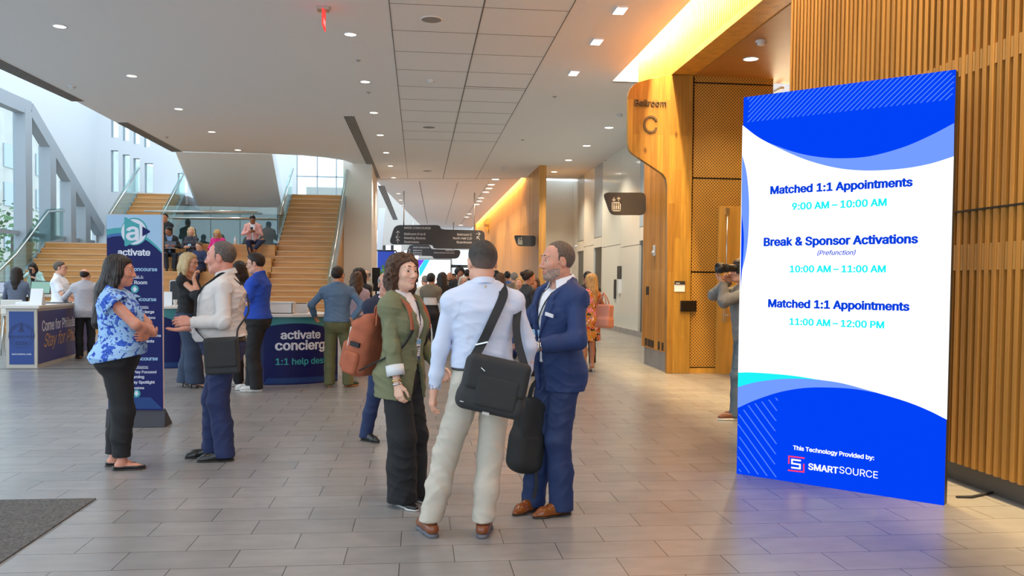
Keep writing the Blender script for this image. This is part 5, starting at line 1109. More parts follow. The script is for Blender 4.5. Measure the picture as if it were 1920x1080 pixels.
for cx, cy, up in ((277, y_(706), -1), (295, y2_(350), -1), (292, y2_(758), 1)):
    c = vec(x_(cx), cy); mb = MB(); mw = MB(); mb.poly([bp(c[0]+7.4*cos(a), c[1]+7.4*sin(a), .0032) for a in np.linspace(0, 2*pi, 24, endpoint=False)])
    mw.poly([bp(c[0]+x, c[1]+y*up, .0042) for x, y in ((0, 5), (5, -1), (2.4, -1), (2.4, -4.5), (-2.4, -4.5), (-2.4, -1), (-5, -1))])
    mb.build('arrow_disc', n_teal, face); mw.build('arrow', n_w, face)
mb = MB()
for i in range(44):
    x = 190+i*3.4; xa_, xb_ = max(x, 203), x+22
    if x < 204 or x > 305: continue
    yb_, yt_ = 766.5, 745; f = min(1, (305.3-x)/22); mb.poly([bp(x, yb_, .003), bp(x+1.4, yb_, .003), bp(x+1.4-22*min(1, (x-203)/22), yb_-(yb_-yt_)*min(1, (x-203)/22), .003), bp(x-22*min(1, (x-203)/22), yb_-(yb_-yt_)*min(1, (x-203)/22), .003)])
mb.build('stripes', n_mid, face)
# ------------------------------------------------------------------ visitor desk on the left
k0, k1 = onZ(70, 690), onZ(12, 690); zd = onY(68, 573, k0[1])[2]; far = k0+unit(onZ(158, 664)-k0)*3.0; back = k1+(far-k0)
d_blue = M('desk_blue', (.012, .05, .24), .45); d_blue2 = M('desk_violet_blue', (.035, .05, .22), .45); d_top = M('desk_top', (.66, .62, .56), .4); d_alu = M('desk_frame', (.50, .46, .40), .4)
t = thing('reception_desk', 'blue visitor desk lettered Come for Philadelphia by the left stairs', 'desk', (k0+far)/2)
mb = MB(); mb.prism([k0, far, back, k1], (0, 0, zd-.05)); mb.build('body', d_alu, t)
mb = MB(); o_ = unit(k0-far)*.06+vec(.05, 0, 0); mb.prism([k0+vec(.06, -.06, zd-.05), far+vec(.06, .06, zd-.05), back+vec(-.08, .06, zd-.05), k1+vec(-.08, -.06, zd-.05)], (0, 0, .05)); mb.build('counter_top', d_top, t, bevel=.008)
ux1 = unit(k0-k1); n1 = vec(ux1[1], -ux1[0], 0); ux2 = unit(far-k0); n2 = vec(ux2[1], -ux2[0], 0); w1 = np.linalg.norm(k0-k1); w2 = np.linalg.norm(far-k0)
pn = lambda o, ux, n, a, z, d: o+ux*a+vec(0, 0, z)+n*d
mb = MB(); mb.prism([pn(k1, ux1, n1, a, z, .001) for a, z in ((.05, .06), (w1-.05, .06), (w1-.05, zd-.1), (.05, zd-.1))], n1*.006); f1 = mb.build('front_panel', d_blue, t)
mb = MB(); mb.prism([pn(k0, ux2, n2, a, z, .001) for a, z in ((.05, .06), (w2-.05, .06), (w2-.05, zd-.1), (.05, zd-.1))], n2*.006); f2 = mb.build('side_panel', d_blue2, t)
mb = MB(); c = pn(k1, ux1, n1, w1/2, zd*.52, .009); rr = w1*.42; d_ink = M('desk_print_dark', (.006, .02, .10), .5)
for r0, r1 in ((1, .96), (.80, .77)):
    for i in range(40): a0, a1 = i*2*pi/40, (i+1)*2*pi/40; mb.poly([c+(ux1*cos(a)+vec(0, 0, sin(a)))*rr*r for a, r in ((a0, r0), (a1, r0), (a1, r1), (a0, r1))])
put_text(mb, 'PHILADELPHIA', c-vec(0, 0, .04), ux1, (0, 0, 1), width=rr*1.95, bold=.02, align='c'); put_text(mb, '2026', c-vec(0, 0, .15), ux1, (0, 0, 1), width=rr*.9, bold=.02, align='c'); mb.prism([c+ux1*x+vec(0, 0, z) for x, z in ((-.05, .06), (.05, .06), (.02, .12), (0, .24), (-.02, .12))], n1*.001)
for i, ch in enumerate('CELEBRATING THE USA'):
    a = R(165-i*8.4)
    if ch != ' ': put_text(mb, ch, c+(ux1*cos(a)+vec(0, 0, sin(a)))*rr*.84, ux1*sin(a)-vec(0, 0, cos(a)), ux1*cos(a)+vec(0, 0, sin(a)), width=rr*.085, bold=.02, align='c')
mb.build('seal', d_ink, f1); mb = MB(); put_text(mb, 'DISCOVERPHL.COM', pn(k1, ux1, n1, w1/2, .22, .009), ux1, (0, 0, 1), width=w1*.62, bold=.02, align='c'); mb.build('lettering', n_w, f1)
def side(px, py): r = ray(px, py); return CAM0+r*(((k0+n2*.009-CAM0)@n2)/(r@n2))
mb = MB(); a, b = side(79, 621), side(156, 607); put_text(mb, 'Come for Philadelphia', a, ux2, (0, 0, 1), width=abs((b-a)@ux2), bold=.02); mb.build('lettering', n_w, f2)
mb = MB(); a, b = side(83, 651), side(150, 638); put_text(mb, 'Stay for Philly', a, ux2, (0, 0, 1), width=abs((b-a)@ux2), bold=.0, shear=.45, ysc=.95); mb.build('script_lettering', M('print_gold', (.62, .36, .10), .5), f2)
# things on and around the desk
def tent(px, py, Y, w, h, label): p = onY(px, py, Y); p[2] = zd+.001; mb = MB(); mb.prism([p+vec(-w/2, -.08, 0), p+vec(-w/2, .08, 0), p+vec(-w/2, 0, h)], (w, 0, 0)); tag(mb.build('table_tent', BADGEW), label, 'sign')
tent(70, 571, 15.3, .2, .28, 'white folded table tent standing on the visitor desk')
mb = MB(); p = onY(48, 569, 15.4); p[2] = zd+.001; mb.box(p+vec(-.12, -.1, 0), p+vec(.12, .12, .05)); mb.m = 1; mb.box(p+vec(-.12, -.1, .05), p+vec(.12, .12, .055)); tag(mb.build('paper_stack', [BADGEW, M('paper', (.75, .76, .78), .7)]), 'low stack of white leaflets on the visitor desk', 'paper')
mb = MB(); p = onY(98, 563, 16.6); p[2] = zd+.001; mb.box(p+vec(-.1, -.25, .0), p+vec(.25, .25, .012)); tag(mb.build('paper_folder', M('folder_dark', (.05, .05, .06), .6)), 'dark flat brochure lying on the visitor desk', 'paper')
tb = thing('work_table', 'white work table with laptops behind the visitor desk', 'table', onZ(40, 655)); Yt = 18.3; z = zt_ = onY(40, 553, Yt)[2]
a, b = onY(-40, 553, Yt)[0], onY(110, 553, Yt)[0]
mb = MB(); mb.box((a, Yt, z-.04), (b, Yt+.9, z)); mb.build('table_top', d_top, tb, bevel=.006)
for x in (a+.05, b-.09):
    for y in (Yt+.05, Yt+.8): mb = MB(); mb.box((x, y, 0), (x+.05, y+.05, z-.04)); mb.build('leg', d_alu, tb)
def laptop(p, rz, label, col, ang=15, s=1.0):
    p = np.asarray(p)+vec(0, 0, .004)
    t = thing('laptop', label, 'laptop', p, rz); mb = MB(); mb.box((-.17*s, -.12*s, 0), (.17*s, .12*s, .016)); mb.build('keyboard_base', m_metal, t, world=False, bevel=.004); mb = MB(); a = R(ang); o = vec(0, .12*s, .014); u = vec(0, sin(a), cos(a)); mb.prism([o+vec(-.17*s, 0, 0), o+vec(.17*s, 0, 0), o+vec(.17*s, 0, 0)+u*.23*s, o+vec(-.17*s, 0, 0)+u*.23*s], vec(0, .012, 0)); sc = mb.build('lid', m_dmetal, t, world=False)
    mb = MB(); mb.poly([o+vec(x*s, -.002, 0)+u*zz*s for x, zz in ((-.155, .015), (.155, .015), (.155, .215), (-.155, .215))]); mb.build('screen', emis('laptop_screen', col, .8), sc, world=False); return t
laptop(vec(onY(2, 555, Yt+.35)[0], Yt+.35, zt_), 0, 'open laptop with pale screen at the left end of the work table', (.55, .65, .85), s=1.1); laptop(vec(onY(69, 553, Yt+.3)[0], Yt+.3, zt_), 0, 'open laptop with mint green screen on the work table', (.35, .62, .55), s=1.2)
# ------------------------------------------------------------------ concierge desks
def arc_desk(x0, x1, ybot, bulge, label, text=False, depth=.75, ztop=1.02):
    A, B = onZ(x0, ybot[0]), onZ(x1, ybot[1]); n = 20; u = unit(B-A); nr = vec(u[1], -u[0], 0); nr = nr if nr[1] < 0 else -nr; L = np.linalg.norm(B-A)
    f = lambda s_, d=0.0: A+u*L*s_+nr*(bulge*(1-(2*s_-1)**2)+d)
    t = thing('concierge_desk', label, 'desk', f(.5)); S = np.linspace(0, 1, n+1)
    mb = MB(); mb.prism([f(s_) for s_ in S]+[B-nr*depth, A-nr*depth], (0, 0, ztop-.04)); mb.build('body', M('desk_navy', (.003, .007, .085), .5, spec=.3), t)
    mb = MB(); mb.prism([f(s_, .05)+vec(0, 0, ztop-.04) for s_ in S]+[B-nr*(depth+.05)+vec(0, 0, ztop-.04), A-nr*(depth+.05)+vec(0, 0, ztop-.04)], (0, 0, .045)); mb.build('counter_top', M('counter_white', (.72, .70, .66), .35), t, bevel=.008)
    mb = MB()
    for i in range(n):
        s0, s1 = S[i], S[i+1]; zz = lambda s_: ztop-.13-.10*abs((s_-.38)/.5)**2.2; mb.poly([f(s0, .003)+vec(0, 0, zz(s0)), f(s1, .003)+vec(0, 0, zz(s1)), f(s1, .003)+vec(0, 0, ztop-.045), f(s0, .003)+vec(0, 0, ztop-.045)])
    mb.build('teal_band', M('desk_teal', (.035, .22, .24), .45), t)
    mb = MB(); k = .0
    while k < 1: e_ = min(1, k+.045); mb.poly([f(k, .004)+vec(0, 0, .02), f(min(1, k+.008), .004)+vec(0, 0, .02), f(min(1, k+.053), .004)+vec(0, 0, .10), f(e_, .004)+vec(0, 0, .10)]); k += .022
    mb.build('stripes', n_mid, t)
    if text:
        mb = MB(); mt = MB()
        def T(m_, s_, a, z, w, bold):
            V, Fs = text_mesh(s_, bold); x0_, x1_ = V[:, 0].min(), V[:, 0].max(); kk = w/(x1_-x0_); m_.add([f(a+(v[0]-x0_)*kk/L, .006)+vec(0, 0, z+v[1]*kk) for v in V], Fs)
        for s_, xa_, xb_, y in (('activate', 534, 610, 637), ('concierge', 523, 632, 658)): z = onZ(xa_, y)[2]; a = ((onY(xa_, y, A[1]-bulge)-A)@u)/L; T(mb, s_, a, onY(xa_, y, A[1]-bulge)[2], (xb_-xa_)/1600*(A[1]-bulge), .03)
        T(mt, '1:1 help desk', ((onY(524, 686, A[1]-bulge)-A)@u)/L, onY(524, 686, A[1]-bulge)[2], 100/1600*(A[1]-bulge), .02)
        mb.build('lettering', n_w, t); mt.build('teal_lettering', n_teal, t)
    return t, f
cd_, cf = arc_desk(495, 633, (722, 714), .16, 'curved navy activate concierge help desk with white counter', True)
cd2, cf2 = arc_desk(236, 338, (690, 690), .10, 'navy concierge counter behind the tall banner, left of the black dress', ztop=1.05)
p = cf(.28, -.35)+vec(0, 0, 1.025); t = thing('storage_bin', 'clear plastic storage bin on the concierge counter', 'bin', p)
m_plast = M('frosted_plastic', (.70, .70, .68), .3); mb = MB()
for lo, hi in (((-.19, -.14, 0), (.19, .14, .01)), ((-.19, -.14, 0), (-.18, .14, .15)), ((.18, -.14, 0), (.19, .14, .15)), ((-.19, -.14, 0), (.19, -.13, .15)), ((-.19, .13, 0), (.19, .14, .15))): mb.box(p+vec(*lo), p+vec(*hi))
mb.build('tub', m_plast, t); mb = MB(); mb.box(p+vec(-.205, -.155, .15), p+vec(.205, .155, .17)); mb.build('lid', m_plast, t, bevel=.006)
p = cf(.58, -.42)+vec(0, 0, 1.025); mb = MB(); mb.box(p+vec(-.09, -.08, 0), p+vec(.09, .08, .14)); mb.m = 1; mb.box(p+vec(-.07, -.06, .14), p+vec(.07, .06, .15)); tag(mb.build('tissue_box', [m_white, m_dark]), 'small white box behind the plastic bin on the concierge counter', 'box')
# dark seat back behind the left counter
p = onZ(327, 640); t = thing('office_chair', 'dark high-backed chair with a white rim behind the left concierge counter', 'chair', p); Y = p[1]
mb = MB(); mb.prism(rounded([onY(x, y, Y) for x, y in ((318, 525), (337, 525), (339, 582), (317, 582))], .06), (0, .05, 0)); mb.build('back_rim', m_white, t); mb = MB(); mb.prism(rounded([onY(x, y, Y-.02) for x, y in ((319, 527), (336.5, 527), (338, 581), (318, 581))], .05), (0, .03, 0)); mb.build('backrest', M('chair_charcoal', (.03, .035, .04), .7, bump=.2, bs=200), t)
mb = MB(); mb.box((p[0]-.24, Y-.02, .42), (p[0]+.24, Y+.48, .5)); mb.build('seat', M('chair_seat', (.03, .035, .04), .7), t, bevel=.02); mb = MB(); mb.tube([(p[0], Y+.22, .42), (p[0], Y+.22, .06)], .03); mb.build('column', m_metal, t)
for i in range(5): a = i*2*pi/5; mb = MB(); mb.tube([(p[0], Y+.22, .08), (p[0]+.28*cos(a), Y+.22+.28*sin(a), .03)], .02); mb.build('foot', m_metal, t)
p = cf2(.75, -.3)+vec(0, 0, 1.055); t = thing('name_card_holder', 'white card holder with cups on the left concierge counter', 'stand', p); mb = MB(); mb.box(p+vec(-.12, -.02, 0), p+vec(.03, .0, .24)); mb.build('card', BADGEW, t); mb = MB(); mb.box(p+vec(-.12, -.05, 0), p+vec(.03, .03, .012)); mb.build('foot', m_plast, t)
def cup(p, label, r=.035, h=.10): t = thing('cup', label, 'cup', p); mb = MB(); mb.lathe([(r*.75, 0), (r, h), (r*.93, h), (r*.7, .006), (.001, .006)], p, 16); mb.build('wall', m_plast, t); mb = MB(); mb.lathe([(r*1.04, h-.003), (r*1.04, h+.003), (r*.94, h+.003)], p, 16); mb.build('rim', m_plast, t)
cup(vec(onY(325, 517, TIER(2)[0]+.2)[0], TIER(2)[0]+.2, 2*TH) if 0 else cf2(.8, -.42)+vec(0, 0, 1.055), 'clear plastic cup on the left concierge counter')
p = onY(441, 463, 28.0); p[2] = 6*TH; t = thing('water_bottle', 'clear water bottle standing on the top wooden tier', 'bottle', p); mb = MB(); mb.lathe([(.001, 0), (.04, 0), (.04, .19), (.015, .235), (.015, .25)], p, 16); mb.build('body', M('bottle_clear', (.75, .80, .84), .1), t); mb = MB(); mb.lathe([(.018, .25), (.018, .28), (.001, .28)], p, 12); mb.build('cap', m_white, t)
# black speaker and plant by the end wall
p = onZ(704, 575); Y = 30.2; p = onY(704, 548, Y); t = thing('loudspeaker', 'black loudspeaker cabinet beside the plaster end wall', 'speaker', (p[0], Y, 0)); mb = MB(); a, b = onY(697.5, 546, Y), onY(712, 502, Y); mb.box((a[0], Y, a[2]), (b[0], Y+.4, b[2])); mb.build('cabinet', BLACKC, t, bevel=.01); mb = MB(); mb.tube([((a[0]+b[0])/2, Y+.2, 0), ((a[0]+b[0])/2, Y+.2, a[2])], .03); mb.build('stand', m_dmetal, t)
Y = 42.0; p = onY(722, 530, Y); t = thing('potted_plant', 'green leafy plant far behind the curly haired woman', 'plant', (p[0], Y, 0)); mb = MB(); mb.lathe([(.001, 0), (.28, 0), (.34, .9), (.28, .9), (.27, .8), (.001, .8)], (p[0], Y, 0), 20); mb.build('pot', m_dmetal, t)
mb = MB(); r_ = np.random.default_rng(5)
for i in range(160):
    d = unit(r_.normal(0, 1, 3)+vec(0, 0, .5)); b = vec(p[0], Y, 1.6)+d*r_.uniform(.1, .75)*vec(.75, .75, 1.1)[0]; s_ = unit(np.cross(d, r_.normal(0, 1, 3))); L = r_.uniform(.16, .3); mb.poly([b, b+d*L*.5+s_*L*.22, b+d*L, b+d*L*.5-s_*L*.22])
mb.build('foliage', M('leaf', (.12, .30, .05), .5, var=.4, vs=4), t); mb = MB(); mb.tube([(p[0], Y, .8), (p[0], Y, 1.7)], .03); mb.build('stem', M('stem', (.12, .08, .04), .8), t)
Y = 58; t = thing('blue_banner', 'deep blue banner hanging far behind the plant', 'banner', onY(722, 505, Y)); mb = MB(); a, b = onY(708, 512, Y), onY(740, 470, Y); mb.box((a[0], Y, a[2]), (b[0], Y+.05, b[2])); mb.build('cloth', M('banner_blue', (.02, .06, .45), .6), t); mb = MB(); mb.tube([(a[0]-.1, Y, b[2]), (b[0]+.1, Y, b[2])], .05); mb.build('rod', m_dmetal, t)
for x in (a[0]-.1, b[0]+.1): mb = MB(); mb.tube([(x, Y, 0), (x, Y, b[2])], .05); mb.build('pole', m_dmetal, t)
# ------------------------------------------------------------------ people
def cl(name, r, g, b, rough=.8, **k): return M(name, srgb(r, g, b), rough, **dict(dict(bump=.12, bs=170), **k))
w_shirt = cl('pale_blue_shirt', 198, 208, 230); w_white = cl('white_shirt', 232, 234, 240); khaki = cl('stone_chino', 186, 178, 164); olive = cl('olive_linen', 112, 114, 84, bump=.3, bs=110); blackt = M('black_trousers', (.009, .009, .011), .8, bump=.1, bs=150)
suit = cl('navy_suit', 23, 48, 98, .7); suit_t = cl('navy_suit_trousers', 20, 42, 86, .7); bluej = cl('blue_chino', 30, 42, 84); cream = cl('cream_shirt', 206, 200, 196); royal = cl('royal_polo', 24, 70, 178); jean = cl('denim_shirt', 86, 112, 140); greent = cl('green_chino', 92, 94, 62); lav = cl('lavender_blouse', 168, 158, 178)
tan_l = M('brown_leather', srgb(122, 66, 36), .28); cognac = M('cognac_leather', srgb(128, 70, 30), .25); blk_l = M('black_leather', (.012, .012, .013), .3); sole_g = M('grey_sole', (.10, .10, .12), .6); sole_w = M('white_sole', (.62, .61, .58), .6); sole_d = M('dark_sole', (.03, .022, .018), .5); wht_sh = M('white_sneaker', (.62, .60, .56), .6); belt = M('black_belt', (.02, .02, .022), .45); steel = M('watch_steel', (.6, .6, .6), .2, metal=1.0); gold = M('gold_metal', (.75, .52, .2), .25, metal=1.0); dial = M('watch_dial', (.02, .02, .025), .2)
fr_blk = M('spectacle_frame', (.015, .012, .012), .25)
def print_mat(name, base, cols, scale, th=.5, seed=0, rough=.75):
    """an all-over printed cloth: blobs and petals of the given colours on a ground"""
    m, n, l, p = nodes(name); tc = n.new('ShaderNodeTexCoord'); prev = None
    for i, (c, sc, t, dist) in enumerate(cols):
        mp = n.new('ShaderNodeMapping'); mp.inputs['Location'].default_value = (i*3.7+seed, i*1.3, i*2.1); l.new(tc.outputs['Object'], mp.inputs[0])
        nz = n.new('ShaderNodeTexNoise'); nz.inputs['Scale'].default_value = sc*1.6; nz.inputs['Detail'].default_value = 1; l.new(mp.outputs[0], nz.inputs['Vector'])
        ad = n.new('ShaderNodeMixRGB'); ad.inputs[0].default_value = dist; l.new(mp.outputs[0], ad.inputs[1]); l.new(nz.outputs['Color'], ad.inputs[2])
        v = n.new('ShaderNodeTexVoronoi'); v.inputs['Scale'].default_value = sc; l.new(ad.outputs[0], v.inputs['Vector'])
        r = n.new('ShaderNodeMath'); r.operation = 'LESS_THAN'; r.inputs[1].default_value = t; l.new(v.outputs['Distance'], r.inputs[0])
        mx = n.new('ShaderNodeMixRGB'); l.new(r.outputs[0], mx.inputs[0]); mx.inputs[2].default_value = (*c, 1)
        if prev is None: mx.inputs[1].default_value = (*base, 1)
        else: l.new(prev, mx.inputs[1])
        prev = mx.outputs[0]
    l.new(prev, p.inputs['Base Color']); p.inputs['Roughness'].default_value = rough; return m
blouse_m = print_mat('blue_floral_print', srgb(150, 190, 232), [(srgb(36, 84, 190), 11, .42, .16), (srgb(22, 62, 168), 17, .33, .12), (srgb(150, 190, 232), 46, .22, .05)], 1)
dress_m = print_mat('bright_floral_print', srgb(196, 128, 34), [(srgb(40, 34, 30), 11, .36, .12), (srgb(200, 60, 36), 13, .34, .12), (srgb(226, 130, 138), 9, .42, .12), (srgb(236, 205, 200), 16, .28, .1), (srgb(150, 140, 60), 14, .22, .1)], 1, seed=4)
dress_dk = print_mat('dark_floral_print', srgb(40, 38, 48), [(srgb(110, 80, 90), 18, .3, .1), (srgb(60, 84, 96), 22, .3, .1)], 1, seed=8)
FAIR, TAN, BRN, DARK = srgb(214, 160, 134), srgb(190, 132, 100), srgb(150, 98, 70), srgb(92, 58, 42); PALE = srgb(222, 176, 152)
def foot_at(px, py): return onZ(px, py)
def stand(label, px, top, rz, sp, foot=None, Y=None, q=.018, hx=None, group=None, zf=0.0):
    at = onZ(px, foot, zf) if foot else onY(px, 540, Y); at[2] = zf; H = (onY(hx or px, top, at[1])[2]-zf)/1.775*1.75
    return person(label, at, rz, H, q, sp, group)
def wp(p, x, y, z):
    """a point of the figure (1.75 m body space) in the world"""
    a = p.root.rotation_euler.z; l = p.root.location; k = p.k; return vec(l[0]+k*(x*cos(a)-y*sin(a)), l[1]+k*(x*sin(a)+y*cos(a)), l[2]+k*z)
def wv(p, v): return wp(p, *v)
# man in the white shirt, seen from behind
crop_mat = M('hair_dark_grey', (.030, .022, .018), .55, bump=.5, bs=260, var=.5, vs=40)
_n = crop_mat.node_tree.nodes; _l = crop_mat.node_tree.links; _t = _n.new('ShaderNodeTexCoord'); _x = _n.new('ShaderNodeSeparateXYZ'); _l.new(_t.outputs['Object'], _x.inputs[0]); _r = _n.new('ShaderNodeMapRange'); _r.inputs['From Min'].default_value = 1.57; _r.inputs['From Max'].default_value = 1.68; _l.new(_x.outputs['Z'], _r.inputs['Value'])
_m = _n.new('ShaderNodeMixRGB'); _m.inputs[1].default_value = (.20, .135, .105, 1); _b = _n['Principled BSDF'].inputs['Base Color']; _l.new(_r.outputs[0], _m.inputs[0]); _l.new(_b.links[0].from_socket, _m.inputs[2]); _l.new(_m.outputs[0], _b)
p_w = person('man in pale blue dress shirt and stone chinos, seen from behind, carrying a messenger bag', onZ(901, 1006), 4, 1.75, .0048, dict(
    skin=FAIR, wide=1.03, armw=.93, head=(8, 4, 0), feet=((.02, .03, -14), (-.295, .08, 16)), arms={1: dict(w=(.265, .09, .90), pole=(.8, -.6, 0), curl=40), -1: dict(w=(-.285, .05, .85), pole=(-.8, -.4, 0), curl=30)},
    hair=('crop', crop_mat, dict(c=.012)), bottom=dict(mat=khaki, waist=1.03, rad=(.098, .078, .070), hemz=.085, folds=.0045), belt=(belt, 1.0), tops=[dict(mat=w_shirt, hem=1.015, e=.017, folds=.0035, blouse=.012, cuffr=.004)], collars=[dict(mat=w_shirt, h=.042, gap=.012)], shoes=('sneaker', tan_l, sole_g)))
# man in the navy suit
HS = M('hair_sandy_grey', (.12, .085, .062), .5, spec=.3, bump=.4, bs=260, var=.4, vs=80)
p_s = person('bearded man in navy blue suit and open white collar with pocket square, facing left', onZ(1044, 958), 112, 1.775, .0048, dict(
    skin=srgb(204, 146, 122), wide=1.0, deep=1.0, belly=.02, head=(-8, 3, 0), gaze=.1, feet=((.09, .13, 24), (-.09, .03, 2)), arms={-1: dict(w=(-.19, .27, 1.10), pole=(-.7, -1, -.3), f=(.6, .8, .15), n=(.5, -.2, -.6), curl=25), 1: dict(w=(.12, .32, 1.02), pole=(1, -.4, -.3), f=(-.5, .7, .2), n=(-.5, -.3, -.4), curl=30)},
    hair=('recede', HS, dict(c=.014)), beard=M('beard_grey', (.33, .225, .18), .7, bump=.4, bs=300, var=.4, vs=90), bottom=dict(mat=suit_t, waist=1.04, rad=(.098, .080, .080), folds=.0035, hemz=.03),
    tops=[dict(mat=w_white, e=.010, hem=.98, noarms=True, ncut=(.012, -.75)), dict(mat=suit, name='jacket', e=.030, hem=.80, sleeve=.96, open_=(1.13, .098, .05, .010), lapel=.062, folds=.003, sr=(.060, .060, .056, .044))], collars=[dict(mat=w_white, h=.050, gap=.03, spread=.5, r=.066)], shoes=('oxford', cognac, sole_d), badge=dict(x=.05, z=1.19, e=.020, h=.13)))
def on_p(p, mb, name, mat, label=None): return mb.build(name, mat, p.root, label, world=False)
def band(p, k, t, r, w, name, mat, off=0):
    a, b = p.el[k], p.wr[k]; c = a+(b-a)*t; d = unit(b-a); mb = MB(); mb.lathe([(r, -w/2), (r+.004, -w/2), (r+.004, w/2), (r, w/2)], c*p.k, 24, ax=d); mb.v = [tuple(v) for v in mb.v]; return on_p(p, mb, name, mat)
band(p_s, -1, .985, .030, .02, 'watch_strap', steel)
mb = MB(); c = p_s.wr[-1]-unit(p_s.wr[-1]-p_s.el[-1])*.004; nn = unit(vec(-.8, -.45, .25)); mb.lathe([(.001, .034), (.019, .034), (.021, .028), (.021, .020)], c*p_s.k, 20, ax=nn); on_p(p_s, mb, 'watch', steel); mb = MB(); mb.lathe([(.001, .0352), (.016, .0352)], c*p_s.k, 20, ax=nn); on_p(p_s, mb, 'watch_dial', dial)
mb = MB(); a = front(p_s, -.150, 1.285, .046)*p_s.k; b = front(p_s, -.09, 1.30, .046)*p_s.k; mb.bar(a, b, .022, .008, up=(0, 1, 0)); on_p(p_s, mb, 'pocket_square', w_white)
for i in range(4): pass
# woman in the olive blazer
p_g = person('smiling curly haired woman in olive linen blazer and wide black trousers', onZ(752, 942), -118, 1.685, .0048, dict(
    sex='f', skin=PALE, wide=1.04, head=(-20, -2, 0), head_rel=1, smile=1.0, gaze=.15, bust=.95, feet=((.085, .06, -28), (-.10, .04, -14)), arms={1: dict(w=(.225, .09, .87), pole=(.5, -1, 0), curl=(26, 30, 34, 38)), -1: dict(w=(-.2, .20, .95), pole=(-.6, -1, -.2), curl=40)},
    hair=('curly', M('curly_brown_hair', (.070, .033, .018), .42, spec=.35, bump=.5, bs=180, var=.5, vs=70), dict(ln=.13)), bottom=dict(mat=blackt, waist=1.05, rad=(.102, .098, .108), hemz=.03, folds=.004),
    tops=[dict(mat=w_white, e=.010, hem=.99, noarms=True, ncut=(.028, -.5)), dict(mat=olive, name='blazer', e=.028, hem=.76, hemtilt=-.1, sleeve=.86, open_=(1.0, .085, .10, .018), lapel=.055, folds=.0045, sr=(.062, .062, .056, .050), flare=.012)], collars=[dict(mat=w_white, h=.028, gap=.010, r=.058, spread=.15, zb=1.468)], shoes=('flat', blk_l, sole_w), badge=dict(x=.0, z=1.17, e=.018, h=.14, w=.085)))
w_cuff = cl('pale_lining', 205, 208, 210); a, b = p_g.el[1], p_g.wr[1]; mb = MB(); d = unit(b-a); c = a+(b-a)*.64; mb.lathe([(.052, -.030), (.060, -.034), (.060, .038), (.052, .038)], c*p_g.k, 24, ax=d); on_p(p_g, mb, 'turned_cuff', w_cuff)
band(p_g, 1, .93, .030, .009, 'bracelet', gold); band(p_g, 1, 1.03, .029, .012, 'watch', steel); 
for sd in (1, -1): mb = MB(); c = p_g.hd(sd*.082, .002, -.055)*p_g.k; mb.lathe([(.001, .02), (.003, .018), (.003, .0), (.006, -.008), (.001, -.02)], c, 10); on_p(p_g, mb, 'earring', gold)
# woman in the blue floral blouse
p_b = person('long dark haired woman in blue floral ruffle blouse with folded arms, facing right', onZ(222, 878), -88, 1.685, .0052, dict(
    sex='f', skin=srgb(204, 140, 116), wide=1.16, deep=1.32, belly=.06, bum=0, head=(6, 3, 0), bust=1.12, armw=1.18, bare_arms=1, feet=((.07, .05, 10), (-.09, -.06, -4)),
    arms={1: dict(w=(-.02, .27, 1.115), pole=(.6, .62, -.55), f=(-.9, .05, .1), n=(0, -1, .1), curl=14), -1: dict(w=(.06, .23, 1.09), pole=(-.6, .6, -.5), f=(.95, -.1, .1), n=(0, -1, .1), curl=14)},
    hair=('long', M('long_dark_hair', (.016, .010, .008), .36, spec=.4, bump=.5, bs=90, var=.45, vs=40, stretch=(1, 1, .15)), dict(ln=.42, back=.075)), lock={1: (.135, -.07, -.36), -1: (.12, -.07, -.36)}, bottom=dict(mat=blackt, waist=1.0, rad=(.108, .090, .070), hemz=.11, folds=.003),
    tops=[dict(mat=blouse_m, name='blouse', e=.022, hem=.912, hemtilt=.20, sleeve=.10, sr=(.075, .09, .06, .05), blouse=.03, folds=.0045, ncut=(.015, -.5))], shoes=('flat', blk_l, sole_d), barefoot=1))
F = Field(p_b.sh[1]-.16, p_b.sh[1]+.16, .006)
for j, (r, z) in enumerate(((.088, .02), (.098, -.035))):
    e_ = unit(p_b.el[1]-p_b.sh[1])
F2 = None
for kk in (1, -1):
    mb = MB(); sh = p_b.sh[kk]; d = unit(p_b.el[kk]-sh); x_ax = unit(np.cross(d, (0, 0, 1))); y_ax = np.cross(d, x_ax); n = 60; V = []
    for i, (r, h) in enumerate(((.066, -.06), (.074, -.02), (.094, .035), (.108, .075))):
        for j in range(n+1): a = 2*pi*j/n; rr = r*(1+(.10*i/3)*sin(a*9)); V.append((sh+d*h+(x_ax*cos(a)+y_ax*sin(a))*rr)*p_b.k)
    Fq = [(i*(n+1)+j, i*(n+1)+j+1, (i+1)*(n+1)+j+1, (i+1)*(n+1)+j) for i in range(3) for j in range(n)]; mb.smooth = True; mb.add(V, Fq); o = on_p(p_b, mb, 'ruffle_sleeve', blouse_m); sm_ = o.modifiers.new('s', 'SOLIDIFY'); sm_.thickness = .004
